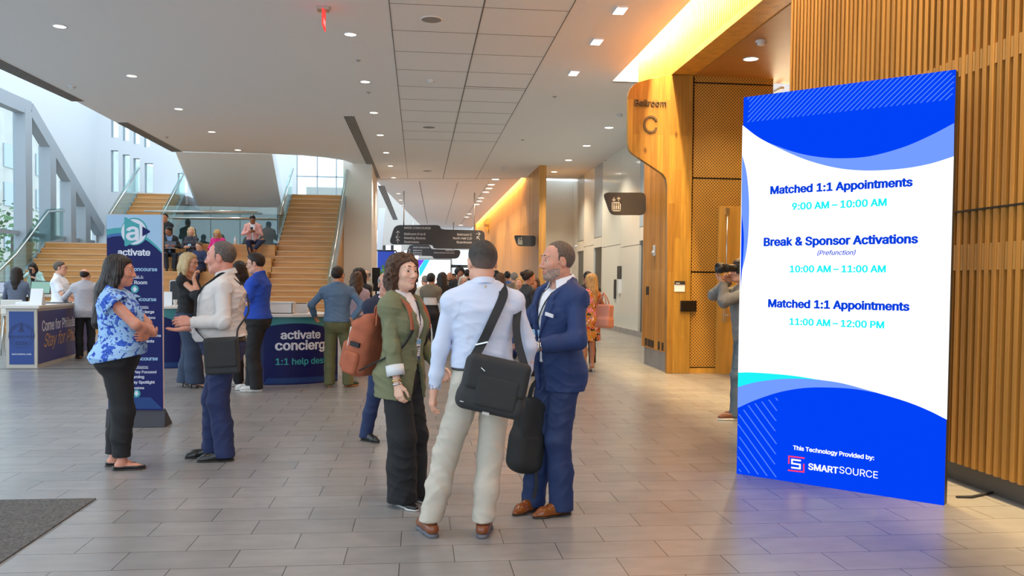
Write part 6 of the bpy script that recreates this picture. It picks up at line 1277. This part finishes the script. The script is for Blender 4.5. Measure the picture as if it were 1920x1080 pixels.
# man in the cream shirt
p_m = person('heavy-set man in cream shirt and blue chinos with open hands, facing left', onZ(418, 860), 99, 1.815, .0052, dict(
    skin=srgb(204, 140, 120), wide=1.12, deep=1.42, belly=.07, head=(-13, 2, 0), hs=1.08, neckw=1.15, feet=((.10, .10, 12), (-.09, -.01, 4)), smile=.2,
    arms={-1: dict(w=(-.20, .215, 1.125), pole=(-.5, -1, -.5), f=(.12, .97, .05), n=(.9, .1, -.35), curl=22), 1: dict(w=(.14, .27, 1.06), pole=(.6, -1, -.5), f=(-.08, 1, -.14), n=(-.2, .1, 1), curl=10)},
    hair=('recede', M('hair_pepper', (.085, .065, .055), .5, bump=.4, bs=260, var=.5, vs=60), dict(c=.016)), bottom=dict(mat=bluej, waist=1.0, rad=(.108, .084, .080), folds=.004, hemz=.03, tilt=.1), belt=(belt, .965),
    tops=[dict(mat=cream, e=.020, hem=.985, hemtilt=-.12, folds=.005, blouse=.02, sr=(.064, .057, .053, .042), cuffr=.004, ncut=(.015, -.7))], collars=[dict(mat=cream, h=.05, gap=.03, r=.070, spread=.4)], shoes=('loafer', blk_l, sole_d)))
# ---- middle distance
S_ = lambda **k: k
sneak = lambda m=wht_sh, s=sole_w: ('sneaker', m, s)
p_k = stand('blond woman in black puff sleeve top and navy wide trousers, hand raised to chin', 352, 472, -98, S_(sex='f', skin=FAIR, head=(-4, 6, 0), smile=.5, eyes=1, glasses=fr_blk, feet=((.03, .12, 8), (-.10, -.06, -22)), barefoot=1, heel=.05,
    arms={1: dict(w=(.085, .115, 1.43), pole=(.5, .5, -1), f=(-.15, .25, .95), n=(-.3, .6, .2), curl=55), -1: dict(w=(-.05, .22, 1.06), pole=(-.8, -.3, -.4), curl=30)}, hair=('bob', HBLP, dict(ln=.15)), bottom=dict(mat=cl('navy_wide_trousers', 44, 58, 82), waist=1.04, rad=(.105, .105, .12), hemz=.06),
    tops=[dict(mat=M('black_top', (.012, .012, .014), .8), e=.016, hem=.98, sleeve=.55, sr=(.085, .095, .075, .06), ncut=(-.025, -.8), folds=.004)], shoes=('sandal', blk_l), badge=dict(z=1.17, e=.022, h=.12)), foot=727, q=.0085, hx=358)
p_p = stand('man in royal blue polo shirt and black trousers with glasses, facing left', 483, 473, 84, S_(skin=FAIR, wide=1.12, deep=1.25, belly=.04, head=(0, 8, 0), glasses=fr_blk, eyes=1, feet=((.12, .12, 14), (-.08, .0, 4)),
    arms={-1: dict(w=(-.0, .26, 1.10), pole=(-.6, -.5, -.6), f=(.8, .3, 0), curl=20), 1: dict(w=(.06, .24, 1.14), pole=(.6, -.4, -.6), f=(-.8, .2, 0), curl=20)}, hair=('side', HB), bottom=dict(mat=blackt, waist=1.0, rad=(.105, .085, .082)), tops=[dict(mat=royal, name='polo_shirt', e=.020, hem=.93, sleeve=.46, sr=(.066, .072, .06, .05), folds=.004)], collars=[dict(mat=royal, h=.042)], shoes=sneak()), foot=733, q=.0085)
stand('woman in dark top with glasses half hidden behind the royal blue polo man', 449, 491, 98, S_(sex='f', skin=FAIR, head=(0, 6, 0), glasses=fr_blk, hair=('lob', HB, dict(ln=.2)), bottom=dict(mat=blackt, waist=1.0), tops=[dict(mat=BLACKC, hem=.95, e=.014)], shoes=sneak()), foot=722, q=.011)
stand('dark haired man standing behind the heads of the two front talkers by the concierge counter', 449, 488, 95, S_(skin=TAN, hair=('short', HB), bottom=dict(mat=blackt), tops=[dict(mat=BLACKC, hem=.95)], shoes=sneak()), Y=15.2, q=.016)
p_j = stand('man in denim shirt and olive trousers leaning at the concierge desk, seen from behind', 632, 498, 8, S_(skin=TAN, wide=1.06, head=(-28, 0, 0), feet=((.16, -.04, -50), (-.11, .02, 6)), arms={1: dict(w=(.20, -.16, 1.0), pole=(1, -.2, 0), f=(.5, .2, -.6), n=(0, -1, 0), curl=25), -1: dict(w=(-.32, .25, 1.03), pole=(-1, -.6, 0), curl=30)}, hair=('short', HB), glasses=fr_blk,
    bottom=dict(mat=greent, waist=1.0, rad=(.098, .082, .080), folds=.004), tops=[dict(mat=jean, e=.020, hem=.955, folds=.005, blouse=.012)], collars=[dict(mat=jean, h=.04)], shoes=('sneaker', M('green_suede', (.02, .05, .035), .7), M('gum_sole', (.30, .14, .05), .6))), foot=725, q=.0085, hx=625)
stand('woman with brown hair in lavender blouse and grey skirt, seen from behind', 668, 509, 12, S_(sex='f', skin=FAIR, wide=1.08, head=(-10, 4, 0), arms={1: dict(w=(.2, .15, .98)), -1: dict(w=(-.12, .3, 1.08))}, hair=('wavy', HBR, dict(ln=.24)), bottom=dict(mat=cl('grey_skirt', 110, 104, 112), skirt=(.18, .19, .45), name='skirt'), tops=[dict(mat=lav, e=.016, hem=1.0, folds=.004)], shoes=('flat', blk_l, sole_d)), Y=13.9, q=.010)
stand('curly dark haired woman in black dress facing the camera by the plaster end wall', 674, 502, 165, S_(sex='f', skin=BRN, wide=1.1, hair=('curly', HB, dict(ln=.28)), bottom=dict(mat=blackt), tops=[dict(mat=BLACKC, hem=.9, sleeve=.5)], shoes=('flat', blk_l, sole_d)), Y=15.6, q=.011, hx=672)
stand('bald older man in beige polo shirt beside the plaster end wall', 687, 506, 120, S_(skin=FAIR, wide=1.05, hair=('fringe', HGY), bottom=dict(mat=blackt), tops=[dict(mat=cl('beige_polo', 150, 138, 120), hem=.95, sleeve=.5, e=.02)], shoes=sneak()), Y=21, q=.014)
p_n = stand('bald man in navy suit walking behind the olive blazer woman', 722, 508, -148, S_(skin=srgb(206, 150, 128), wide=1.05, head=(-10, 6, 0), eyes=1, glasses=fr_blk, feet=((.22, .0, 10), (-.16, .1, -10)), hair=('fringe', HGY), bottom=dict(mat=suit_t, waist=1.02), tops=[dict(mat=w_white, e=.01, hem=.98, noarms=True), dict(mat=cl('dark_navy_jacket', 34, 42, 66), name='jacket', e=.028, hem=.8, open_=(1.12, .075, .05, .01), lapel=.06)], shoes=('oxford', blk_l, sole_d)), foot=822, q=.0085, hx=716)
p_f = stand('woman with long blond hair in bright floral dress and white heels, pink tote on shoulder', 1106, 512, 38, S_(sex='f', skin=TAN, wide=1.06, head=(10, 0, 0), barefoot=1, heel=.05, bare_arms=1, feet=((.08, .02, -30), (-.07, .06, 20)), arms={1: dict(w=(.24, .10, .98), pole=(.7, -.8, 0))}, hair=('long', HBL, dict(ln=.36)), bottom=dict(mat=dress_m, name='dress_skirt', skirt=(.185, .215, .56), waist=1.06), tops=[dict(mat=dress_m, name='dress', e=.016, hem=.98, sleeve=.12, sr=(.062, .062, .05, .05))], shoes=('sandal', M('white_strap', (.7, .68, .64), .4))), foot=697, q=.0085, hx=1098)
stand('dark haired man in black standing just behind the floral dress woman', 1102, 508, 10, S_(skin=BRN, wide=1.05, hair=('short', HBK), bottom=dict(mat=blackt), tops=[dict(mat=BLACKC, hem=.9, e=.025)], shoes=sneak(blk_l, sole_d)), Y=15.6, q=.012)
p_ph = person('photographer in grey shirt and jeans aiming a long lens, half hidden by the display screen', onZ(1393, 786), 84, 1.80, .0085, dict(skin=FAIR, wide=1.02, lean=4, feet=((.10, .0, 0), (-.06, .10, 10)), arms={-1: dict(w=(-.03, .25, 1.49), pole=(-.8, -.1, -1), f=(.3, .6, .7), n=(.2, .2, .9), curl=40), 1: dict(w=(.06, .17, 1.52), pole=(.8, -.6, -.8), f=(-.4, .5, .3), n=(-.8, .2, 0), curl=45)},
    hair=('short', HB), bottom=dict(mat=cl('grey_jeans', 78, 92, 104), waist=1.0, rad=(.096, .078, .072), folds=.004), tops=[dict(mat=cl('grey_overshirt', 112, 112, 112), name='overshirt', e=.022, hem=.86, sr=(.062, .06, .056, .042), folds=.005)], shoes=('sneaker', M('rust_shoe', srgb(112, 66, 46), .6), sole_w)))
# ---- visitor desk
p_dw = stand('man in white polo shirt standing behind the visitor desk, facing right', 112, 489, -84, S_(skin=FAIR, wide=1.08, deep=1.15, belly=.03, glasses=fr_blk, eyes=1, bare_arms=1, arms={1: dict(w=(.16, .30, 1.0), pole=(.6, -.8, 0), curl=30), -1: dict(w=(-.2, .28, .98))}, hair=('short', HG), bottom=dict(mat=blackt), tops=[dict(mat=w_white, name='polo_shirt', e=.02, hem=.92, sleeve=.48, sr=(.066, .07, .06, .05), folds=.004)], collars=[dict(mat=w_white)], shoes=sneak(blk_l, sole_d)), Y=17.6, q=.011)
p_dg = stand('balding man in pale grey blazer leaning on the visitor desk, seen from behind', 160, 503, 22, S_(skin=FAIR, wide=1.04, lean=5, head=(-30, 0, 0), glasses=fr_blk, arms={-1: dict(w=(-.30, .30, 1.02), pole=(-1, -.5, 0)), 1: dict(w=(.2, .25, 1.0))}, feet=((.10, -.12, -20), (-.10, .0, 20)), hair=('fringe', HB), bottom=dict(mat=blackt), tops=[dict(mat=cl('grey_blazer', 176, 176, 184), name='blazer', e=.028, hem=.80, folds=.003)], collars=[dict(mat=cl('blazer_collar', 170, 170, 178), h=.04, gap=.03)], shoes=('oxford', cognac, sole_d)), foot=672, q=.010, hx=150)
p_ds = person('dark haired woman in grey jacket seated with her back turned at the work table', onY(32, 600, 17.75)*vec(1, 1, 0), 8, 1.72, .012, dict(sex='f', sit=1, skin=FAIR, pelvis=(0, 0, .93), feet=((.1, .36, 0, .36), (-.1, .36, 0, .36)), arms={1: dict(w=(.15, .32, 1.18)), -1: dict(w=(-.15, .32, 1.18))}, hair=('long', HB, dict(ln=.28)), bottom=dict(mat=blackt), tops=[dict(mat=cl('slate_jacket', 96, 104, 122), name='jacket', hem=.9, e=.022)], shoes=('flat', blk_l, sole_d)))
# ---- people sitting on the steps
def sit(label, px, Y, zs, rz, sp, H=1.72, q=.012, foot=.436, yf=.44):
    at = onY(px, 460, Y); k = H/1.75; at[2] = zs-foot; sp = dict(dict(sit=1, pelvis=(0, -.02, foot/k+.095), feet=((.10, yf, -6), (-.10, yf, 6))), **sp)
    return person(label, at, rz, H, q, sp)
ty = lambda k: TIER(k)[0]+.2
lap = lambda z=.72, x=.07: {1: dict(w=(x, .30, z), pole=(.9, -.6, -.4), curl=30, f=(-.4, .8, 0)), -1: dict(w=(-x, .30, z), pole=(-.9, -.6, -.4), curl=30, f=(.4, .8, 0))}
pinkj = cl('pale_pink_blazer', 226, 168, 160); hotp = cl('hot_pink_jacket', 222, 40, 130); navyt = cl('navy_trousers', 34, 40, 70)
p_pk = sit('man in pale pink blazer sitting on the top tier looking at his phone', 474, ty(6), 6*TH, 186, S_(skin=BRN, lean=6, head=(0, 26, 0), feet=((.02, .40, 0), (-.08, .52, 20, .18)), arms=lap(.80), hair=('short', HBK), bottom=dict(mat=navyt), tops=[dict(mat=w_white, e=.01, hem=.98, noarms=True), dict(mat=pinkj, name='blazer', e=.028, hem=.88, open_=(1.1, .08, .06, .01), lapel=.05)], shoes=('oxford', cognac, sole_d)), H=1.82, q=.010)
sit('blond woman in hot pink jacket sitting on the tiers looking down', 410, ty(5), 5*TH, 180, S_(sex='f', skin=FAIR, lean=16, head=(0, 24, 0), glasses=fr_blk, arms=lap(.74), hair=('lob', HBL, dict(ln=.2)), bottom=dict(mat=blackt), tops=[dict(mat=hotp, name='jacket', hem=.92, e=.022)], shoes=('flat', blk_l, sole_d)), H=1.7)
p_lp = sit('dark haired man in black blazer and blue shirt sitting on the tiers with a laptop', 317, ty(5), 5*TH, 200, S_(skin=BRN, lean=8, head=(-40, 12, 0), arms=lap(.74, .12), hair=('short', HBK), bottom=dict(mat=cl('charcoal_trousers', 34, 36, 44)), tops=[dict(mat=cl('blue_shirt', 120, 150, 190), e=.01, hem=.98, noarms=True), dict(mat=BLACKC, name='blazer', e=.028, hem=.88, open_=(1.1, .085, .06, .01), lapel=.05)], shoes=('oxford', blk_l, sole_d)), H=1.78)
sit('woman with long wavy blond hair in dark floral dress sitting on the tiers', 358, ty(5), 5*TH, 172, S_(sex='f', skin=FAIR, head=(10, 0, 0), smile=.6, arms=lap(.72), hair=('wavy', HBLP, dict(ln=.28)), bottom=dict(mat=dress_dk, name='skirt'), tops=[dict(mat=dress_dk, name='dress', hem=.92)], badge=dict(e=.025, z=1.25), shoes=('flat', blk_l, sole_d)), H=1.76)
sit('man with glasses in navy jacket sitting one tier below the wavy blond woman', 374, ty(4), 4*TH, 170, S_(skin=FAIR, head=(-18, 12, 0), glasses=fr_blk, arms=lap(.74), hair=('short', HG), bottom=dict(mat=navyt), tops=[dict(mat=cl('navy_jacket', 34, 46, 80), name='jacket', hem=.9, e=.026)], shoes=('oxford', blk_l, sole_d)), H=1.7)
sit('person in black sitting high on the top tier just right of the banner', 309, ty(6), 6*TH, 170, S_(skin=TAN, arms=lap(.74), hair=('short', HBK), bottom=dict(mat=cl('grey_trousers', 70, 76, 84)), tops=[dict(mat=BLACKC, hem=.9, e=.024)], shoes=('oxford', blk_l, sole_d)), H=1.8, q=.014)
p_mt = sit('dark haired woman in mint jacket sitting on the left stairs with a phone', 65, 24.3+5*TREAD+.16, 6*RISE, 186, S_(sex='f', skin=FAIR, lean=10, head=(-14, 26, 0), arms={1: dict(w=(.05, .30, .93), pole=(.9, -.5, -.5), curl=40), -1: dict(w=(-.10, .30, .80), pole=(-.9, -.5, -.5), curl=40)}, hair=('wavy', HB, dict(ln=.22)), bottom=dict(mat=blackt), tops=[dict(mat=BLACKC, e=.01, hem=.98, noarms=True), dict(mat=cl('mint_jacket', 176, 208, 200), name='jacket', e=.026, hem=.88, open_=(1.1, .08, .08, .02), lapel=.05)], shoes=('flat', blk_l, sole_d)), H=1.76, foot=.36, yf=.46)
# ---- the crowd down the concourse
cr = lambda m, hair, skin=FAIR, sex='m', legs=None, jacket=False, **k: dict(dict(sex=sex, skin=skin, hair=hair, bottom=dict(mat=legs or blackt), tops=[dict(mat=m, hem=.88 if jacket else .95, e=.026 if jacket else .016)], shoes=('oxford' if sex == 'm' else 'flat', blk_l, sole_d)), **k)
c_khaki = cl('khaki_scarf', 112, 104, 88); c_cream = cl('cream_blouse', 206, 196, 176); c_grey = cl('taupe_jacket', 112, 102, 90); c_blue = cl('mid_blue_shirt', 70, 104, 160); c_white = cl('white_top', 214, 210, 206); c_burg = cl('burgundy_top', 96, 40, 48); c_teal = cl('teal_top', 50, 100, 108)
LB = lambda h, l=.26: ('long', h, dict(ln=l))
p_sc = stand('black haired woman with khaki shawl over black and white dress, seen from behind', 808, 511, -20, cr(c_white, ('short', HBK, dict(c=-.02)), TAN, 'f', tops=[dict(mat=c_white, hem=1.10, e=.016), dict(mat=c_khaki, name='shawl', hem=1.26, e=.034, sleeve=.45, sr=(.07, .07, .06, .05))], bottom=dict(mat=blackt, waist=1.14)), Y=17.0, q=.014)
stand('woman with long dark brown hair in black next to the khaki shawl woman', 829, 510, 20, cr(BLACKC, LB(HB, .3), FAIR, 'f'), Y=18.2, q=.016)
stand('bearded bald man in pale jacket in the far crowd, left of the afro haired person', 843, 510, 170, cr(c_grey, ('fringe', HB), TAN, 'm', jacket=True, beard=HB), Y=24, q=.018)
stand('man in pale shirt partly behind the bald bearded man in the far crowd', 850, 512, 160, cr(c_white, ('short', HBK), BRN), Y=27, q=.02)
stand('person with dark afro hair and dark jacket in the far crowd', 862, 502, 190, cr(BLACKC, ('afro', HBK), BRN, 'm', jacket=True), Y=20.5, q=.016)
stand('woman with pale grey bob and glasses in the far crowd', 868, 517, 190, cr(cl('grey_top', 120, 116, 112), ('bob', HW, dict(ln=.15)), FAIR, 'f', glasses=fr_blk), Y=18.5, q=.014)
stand('woman with long light brown hair at the left of the far crowd', 842, 520, 10, cr(c_cream, LB(HBR, .25), FAIR, 'f'), Y=30, q=.02)
stand('man in cream shirt just right of the curly haired woman, far away', 797, 516, 30, cr(c_cream, ('short', HGY), FAIR, wide=1.1), Y=20.5, q=.018)
stand('tall man in dark jacket behind the pale blue shirt shoulder, far away', 876, 504, 10, cr(BLACKC, ('short', HB), TAN, 'm', jacket=True), Y=23, q=.018)
stand('woman with brown hair and cream blouse with shoulder strap, seen from behind', 938, 511, 8, cr(c_cream, LB(HBR, .24), FAIR, 'f'), Y=17.5, q=.014)
stand('man in mid blue shirt with dark hair far behind the suit man', 951, 508, 4, cr(c_blue, ('short', HBK), TAN), Y=22.5, q=.018)
stand('grey haired man in taupe jacket, seen from behind', 964, 510, 0, cr(c_grey, ('short', HGY), FAIR, 'm', jacket=True), Y=19.5, q=.016)
stand('blond woman in white facing the camera left of the bun haired woman', 975, 519, 150, cr(c_white, ('lob', HBL, dict(ln=.18)), FAIR, 'f'), Y=16.8, q=.014)
stand('woman with dark hair bun in loose black top', 990, 505, -70, cr(M('sheer_black', (.014, .012, .012), .6), ('bun', HB), TAN, 'f', wide=1.2, arms={1: dict(w=(.25, .2, 1.0)), -1: dict(w=(-.25, .2, 1.0))}), Y=13.8, q=.010)
stand('person with pink top just behind the suit man face', 1003, 520, 150, cr(cl('coral_top', 206, 140, 120), ('lob', HBR, dict(ln=.2)), TAN, 'f'), Y=16.0, q=.016)
stand('dark haired woman glimpsed right behind the suit man neck', 1058, 512, 30, cr(BLACKC, LB(HB, .3), FAIR, 'f'), Y=17, q=.016)
stand('man in black peeking left of the brown haired cream blouse woman', 930, 506, 20, cr(BLACKC, ('short', HBK), TAN, 'm', jacket=True), Y=21, q=.018)
stand('man in burgundy far down the concourse behind the crowd', 822, 519, 170, cr(c_burg, ('short', HB), BRN), Y=34, q=.022)
stand('person in teal far down the concourse under the hanging sign', 835, 521, 175, cr(c_teal, ('lob', HB, dict(ln=.2)), FAIR, 'f'), Y=38, q=.022)
stand('man in white shirt far down the concourse near the bright screen', 856, 518, 180, cr(c_white, ('short', HG), FAIR), Y=36, q=.022)
mb = MB(); c = p_w.tl(0, -.105, 1.492)*p_w.k; mb.lathe([(.001, .004), (.005, .003), (.006, 0)], c, 12, ax=(0, -1, .3)); on_p(p_w, mb, 'collar_pin', gold)
# ------------------------------------------------------------------ bags and things held
def fobj(name, F, mat, parent, sm=1, label=None):
    V, Q = F.mesh(); V = smooth_mesh(V, Q, sm) if sm else V; V = V-wloc(parent); return link(name, rawmesh(name, V, Q, [mat], None, True), parent, label)
def frame(x, z): x = unit(x); z = unit(np.asarray(z, float)-x*(np.asarray(z)@x)); return np.stack([x, np.cross(z, x), z], 1)
m_bag = M('black_nylon', (.018, .019, .020), .75, bump=.3, bs=260); m_bag2 = M('charcoal_nylon', (.026, .028, .030), .8, bump=.3, bs=260); m_strap = M('black_webbing', (.014, .015, .018), .7, bump=.3, bs=300); m_rust = M('rust_canvas', srgb(164, 90, 62), .85, bump=.35, bs=200, var=.12, vs=14); m_zip = M('white_zip', (.65, .66, .64), .5)
# black messenger bag on the back of the shirt man
by = p_w.root.location[1]; Yb = by-.20*1.0
c = onY(926, 722, Yb-.01); t = thing('messenger_bag', 'black messenger bag slung across the back of the pale blue shirt man', 'bag', c)
Rm = frame((cos(R(12)), -.12, -sin(R(12))), (0, 0, 1))
loc = lambda x, y, z: c+Rm@vec(x, y, z)
F = Field(c-.34, c+.34, .007); F.rbox(c, (.185, .060, .150), .04, 0, Rm=Rm); F.rbox(loc(0, 0, -.10), (.195, .066, .06), .05, .04, Rm=Rm); fobj('body', F, m_bag2, t)
F = Field(c-.34, c+.34, .007); F.rbox(loc(.01, -.022, .055), (.180, .052, .105), .035, 0, Rm=Rm); fobj('flap', F, m_bag, t)
F = Field(c-.34, c+.34, .007); F.rbox(loc(.025, -.052, -.035), (.125, .028, .095), .022, 0, Rm=Rm); fobj('front_pocket', F, m_bag, t)
mb = MB(); mb.bar(loc(-.03, -.082, -.155), loc(.01, -.082, -.155), .014, .03, up=(0, 1, 0)); mb.build('buckle', M('buckle_grey', (.45, .44, .42), .4), t); mb = MB(); mb.bar(loc(-.165, -.064, -.12), loc(-.145, -.066, -.12), .003, .022, up=(0, 1, 0)); mb.build('tag', BADGEW, t); mb = MB(); mb.bar(loc(-.09, -.079, .09), loc(-.065, -.079, .075), .003, .006, up=(0, 1, 0)); mb.build('zip_pull', m_metal, t)
def strap(t, P, w, name='strap', mat=None, th=.007, side=None):
    mb = MB(); P = [np.asarray(p, float) for p in P]; Q = []
    for i in range(len(P)-1):
        a = P[i-1] if i else 2*P[0]-P[1]; b, c_ = P[i], P[i+1]; d = P[i+2] if i+2 < len(P) else 2*P[-1]-P[-2]
        for k in range(6): q = k/6; Q.append(.5*((2*b)+(c_-a)*q+(2*a-5*b+4*c_-d)*q*q+(3*b-3*c_+d-a)*q**3))
    Q.append(P[-1]); mb.ribbon(Q, w, th, np.array(side if side is not None else (1, 0, 0), float)); return mb.build(name, mat or m_strap, t)
shz = lambda p, x, y, z: wp(p, x, y, z)
strap(t, [shz(p_w, .02, .125, 1.25), shz(p_w, .085, .118, 1.40), shz(p_w, .105, .02, 1.495), shz(p_w, .105, -.06, 1.485), shz(p_w, .10, -.12, 1.43), onY(922, 605, by-.165), onY(903, 645, by-.175), loc(-.155, -.02, .10)], .052, side=(1, .1, .35))
strap(t, [onY(972, 575, by-.02), onY(968, 610, by-.12), onY(972, 645, by-.165), loc(.16, .02, .12)], .045)
mb = MB(); a = onY(903, 645, by-.182); mb.bar(a+vec(-.035, 0, -.004), a+vec(.035, 0, .012), .008, .012, up=(0, 1, 0)); mb.build('strap_slide', m_metal, t)
# black backpack hanging from the suit man's hand
Yk = p_s.root.location[1]+.02; c = onY(991, 815, Yk); t = thing('backpack', 'black backpack hanging low between the shirt man and the suit man', 'bag', c); Rm = frame((cos(R(-8)), .35, sin(R(-8))), (0, 0, 1)); loc = lambda x, y, z: c+Rm@vec(x, y, z)
F = Field(c-.36, c+.36, .008); F.rbox(c, (.105, .09, .25), .07, 0, Rm=Rm); F.rbox(loc(-.02, -.02, -.10), (.10, .10, .13), .06, .05, Rm=Rm); fobj('body', F, m_bag, t)
F = Field(c-.36, c+.36, .008); F.rbox(loc(-.02, -.075, -.09), (.075, .045, .11), .035, 0, Rm=Rm); fobj('front_pocket', F, m_bag2, t)
strap(t, [loc(.04, -.08, -.2), loc(.05, -.10, -.30), loc(.045, -.10, -.40)], .022, 'loose_strap', th=.004); strap(t, [loc(.065, -.06, -.2), loc(.085, -.07, -.28), loc(.075, -.07, -.36)], .018, 'loose_strap', th=.004)
strap(t, [loc(-.03, .0, .24), loc(.0, .02, .33), loc(.05, .0, .38), loc(.07, 0, .24)], .03, 'carry_handle')
# rust backpack of the olive blazer woman
p = p_g; B = lambda x, y, z: wp(p, x, y, z); c = B(.015, -.285, 1.10); t = thing('backpack', 'rust orange canvas backpack worn by the olive blazer woman', 'bag', c)
a = p.root.rotation_euler.z; ux, uy = vec(cos(a), sin(a), 0), vec(-sin(a), cos(a), 0); Rm = np.stack([ux, unit(uy*.97-vec(0, 0, .22)), unit(vec(0, 0, 1)+uy*.22)], 1); loc = lambda x, y, z: c+Rm@vec(x, y, z)
F = Field(c-.36, c+.36, .008); F.rbox(c, (.15, .085, .20), .06, 0, Rm=Rm); F.rbox(loc(0, .02, .17), (.12, .05, .07), .045, .04, Rm=Rm); F.D += (.003*np.sin(F.ax[2][None, None, :]*60+F.ax[0][:, None, None]*30)).astype(np.float32); fobj('body', F, m_rust, t)
F = Field(c-.36, c+.36, .008); F.rbox(loc(0, -.09, -.07), (.12, .035, .10), .03, 0, Rm=Rm); fobj('front_pocket', F, m_rust, t)
F = Field(c-.36, c+.36, .008); F.rbox(loc(.145, -.01, -.10), (.03, .06, .08), .025, 0, Rm=Rm); fobj('side_pocket', F, m_rust, t)
mb = MB(); mb.tube([loc(.115, -.075+.0*k, z) for k, z in enumerate(np.linspace(-.16, .12, 8))], .007, 8); mb.tube([loc(.115-.23*s_, -.078, .12+.045*sin(pi*s_)) for s_ in np.linspace(0, 1, 9)], .007, 8); mb.build('zip', m_zip, t)
mb = MB(); mb.bar(loc(.16, -.03, .03), loc(.16, .04, .03), .02, .03); mb.build('side_strap', m_strap, t)
strap(t, [loc(-.04, .05, .22), loc(-.035, .04, .29), loc(.035, .04, .29), loc(.04, .05, .22)], .03, 'carry_handle', m_rust, side=ux)
for s_ in (1, -1): strap(t, [loc(s_*.06, .09, .18), B(s_*.095, -.12, 1.42), B(s_*.105, -.02, 1.487), B(s_*.108, .085, 1.43), B(s_*.112, .138, 1.33), B(s_*.118, .150, 1.24)], .050, 'shoulder_strap', m_rust, side=ux, th=.012); strap(t, [B(s_*.118, .150, 1.24), B(s_*.165, .10, 1.13), B(s_*.19, .0, 1.06), loc(s_*.13, .06, -.14)], .024, 'lower_strap', m_strap, side=ux)
# crossbody bag of the cream shirt man
p = p_m; by = p.root.location[1]; Yb = by-.285; c = onY(416, 667, Yb); t = thing('crossbody_bag', 'black crossbody bag on the hip of the cream shirt man', 'bag', c); Rm = frame((1, .05, .06), (0, 0, 1)); loc = lambda x, y, z: c+Rm@vec(x, y, z)
F = Field(c-.26, c+.26, .007); F.rbox(c, (.138, .038, .150), .028, 0, Rm=Rm); fobj('body', F, m_bag2, t); F = Field(c-.26, c+.26, .007); F.rbox(loc(0, -.028, .02), (.125, .022, .115), .018, 0, Rm=Rm); fobj('front_panel', F, m_bag, t)
B = lambda x, y, z: wp(p, x, y, z)
fr = lambda x, z, e=.046: wv(p, front(p, x, z, e))
strap(t, [loc(-.125, 0, .14), fr(-.175, 1.07, .05), fr(-.155, 1.16), fr(-.135, 1.26, .04), fr(-.115, 1.35, .036), B(-.095, .075, 1.45), B(-.085, -.02, 1.508), B(-.075, -.15, 1.42)], .036, side=(-.2, -1, .5)); strap(t, [loc(.125, 0, .14), B(-.19, -.13, 1.08), B(-.10, -.20, 1.2), B(.0, -.19, 1.34)], .014, 'rear_strap', side=(1, 0, 0))
# pink tote of the floral dress woman
Yb = p_f.root.location[1]-.12; c = onY(1131, 592, Yb); t = thing('tote_bag', 'pale pink leather tote on the shoulder of the floral dress woman', 'bag', c); Rm = frame((.5, -.6, 0), (.12, 0, 1)); loc = lambda x, y, z: c+Rm@vec(x, y, z); m_pk = M('pink_leather', srgb(186, 124, 104), .5)
F = Field(c-.34, c+.34, .010); F.rbox(c, (.17, .075, .19), .03, 0, Rm=Rm); F.rbox(loc(0, 0, -.12), (.18, .09, .08), .04, .05, Rm=Rm); fobj('body', F, m_pk, t)
for s_ in (1, -1): mb = MB(); mb.tube([loc(-.09, s_*.05, .16), loc(-.07, s_*.03, .30), loc(-.02, 0, .40), loc(.04, s_*.03, .30), loc(.09, s_*.05, .16)], .010, 8); mb.build('handle', m_pk, t)
# the photographer's camera
Yc = p_ph.root.location[1]-.06; c = onY(1376, 503, Yc); t = thing('camera', 'black camera with long telephoto lens aimed to the left', 'camera', c); mb = MB(); mb.box(c+vec(.03, -.05, -.06), c+vec(.11, .09, .05)); mb.box(c+vec(.04, -.02, .05), c+vec(.10, .05, .08)); mb.build('body', BLACKC, t, bevel=.01)
mb = MB(); mb.lathe([(.035, .03), (.04, .0), (.04, -.06), (.046, -.065), (.046, -.11), (.05, -.12), (.058, -.13), (.058, -.20), (.05, -.20), (.045, -.17), (.001, -.17)], c, 24, ax=(1, 0, 0)); mb.build('lens', M('lens_black', (.012, .012, .013), .4), t)
mb = MB(); mb.lathe([(.047, -.07), (.048, -.07), (.048, -.105), (.047, -.105)], c, 24, ax=(1, 0, 0)); mb.build('zoom_ring', M('rubber', (.02, .02, .02), .9), t)
# phones and a laptop on the steps
def phone(p, x, y, z, label): c = wp(p, x, y, z); t = thing('phone', label, 'phone', c); mb = MB(); mb.box(c+vec(-.037, -.006, -.07), c+vec(.037, .006, .07)); mb.build('body', BLACKC, t, bevel=.006); mb = MB(); mb.box(c+vec(-.034, .006, -.066), c+vec(.034, .0075, .066)); mb.build('screen', M('phone_screen', (.05, .06, .08), .1), t)
phone(p_pk, 0, .37, .86, 'black phone in the hands of the pale pink blazer man'); phone(p_mt, .0, .36, 1.0, 'dark phone held by the mint jacket woman')
c = wp(p_lp, -.02, .40, .66); laptop(c, p_lp.root.rotation_euler.z+pi, 'dark laptop on the knees of the black blazer man', (.10, .12, .16), 12)
# stool under the seated woman at the work table
c = np.array(p_ds.root.location); t = thing('bar_stool', 'tall white stool with low back under the woman at the work table', 'stool', c); a = p_ds.root.rotation_euler.z
mb = MB(); mb.box(c+vec(-.2, -.2, .76), c+vec(.2, .2, .80)); mb.build('seat', d_top, t, bevel=.01); mb = MB(); mb.box(c+vec(-.2, -.24, .80), c+vec(.2, -.21, 1.08)); mb.build('backrest', d_top, t, bevel=.01)
for sx in (-1, 1):
    for sy in (-1, 1): mb = MB(); mb.tube([c+vec(sx*.16, sy*.16, .76), c+vec(sx*.21, sy*.21, 0)], .015); mb.build('leg', m_metal, t)
mb = MB(); mb.tube([c+vec(-.2, .2, .30), c+vec(.2, .2, .30)], .012); mb.build('foot_rail', m_metal, t)
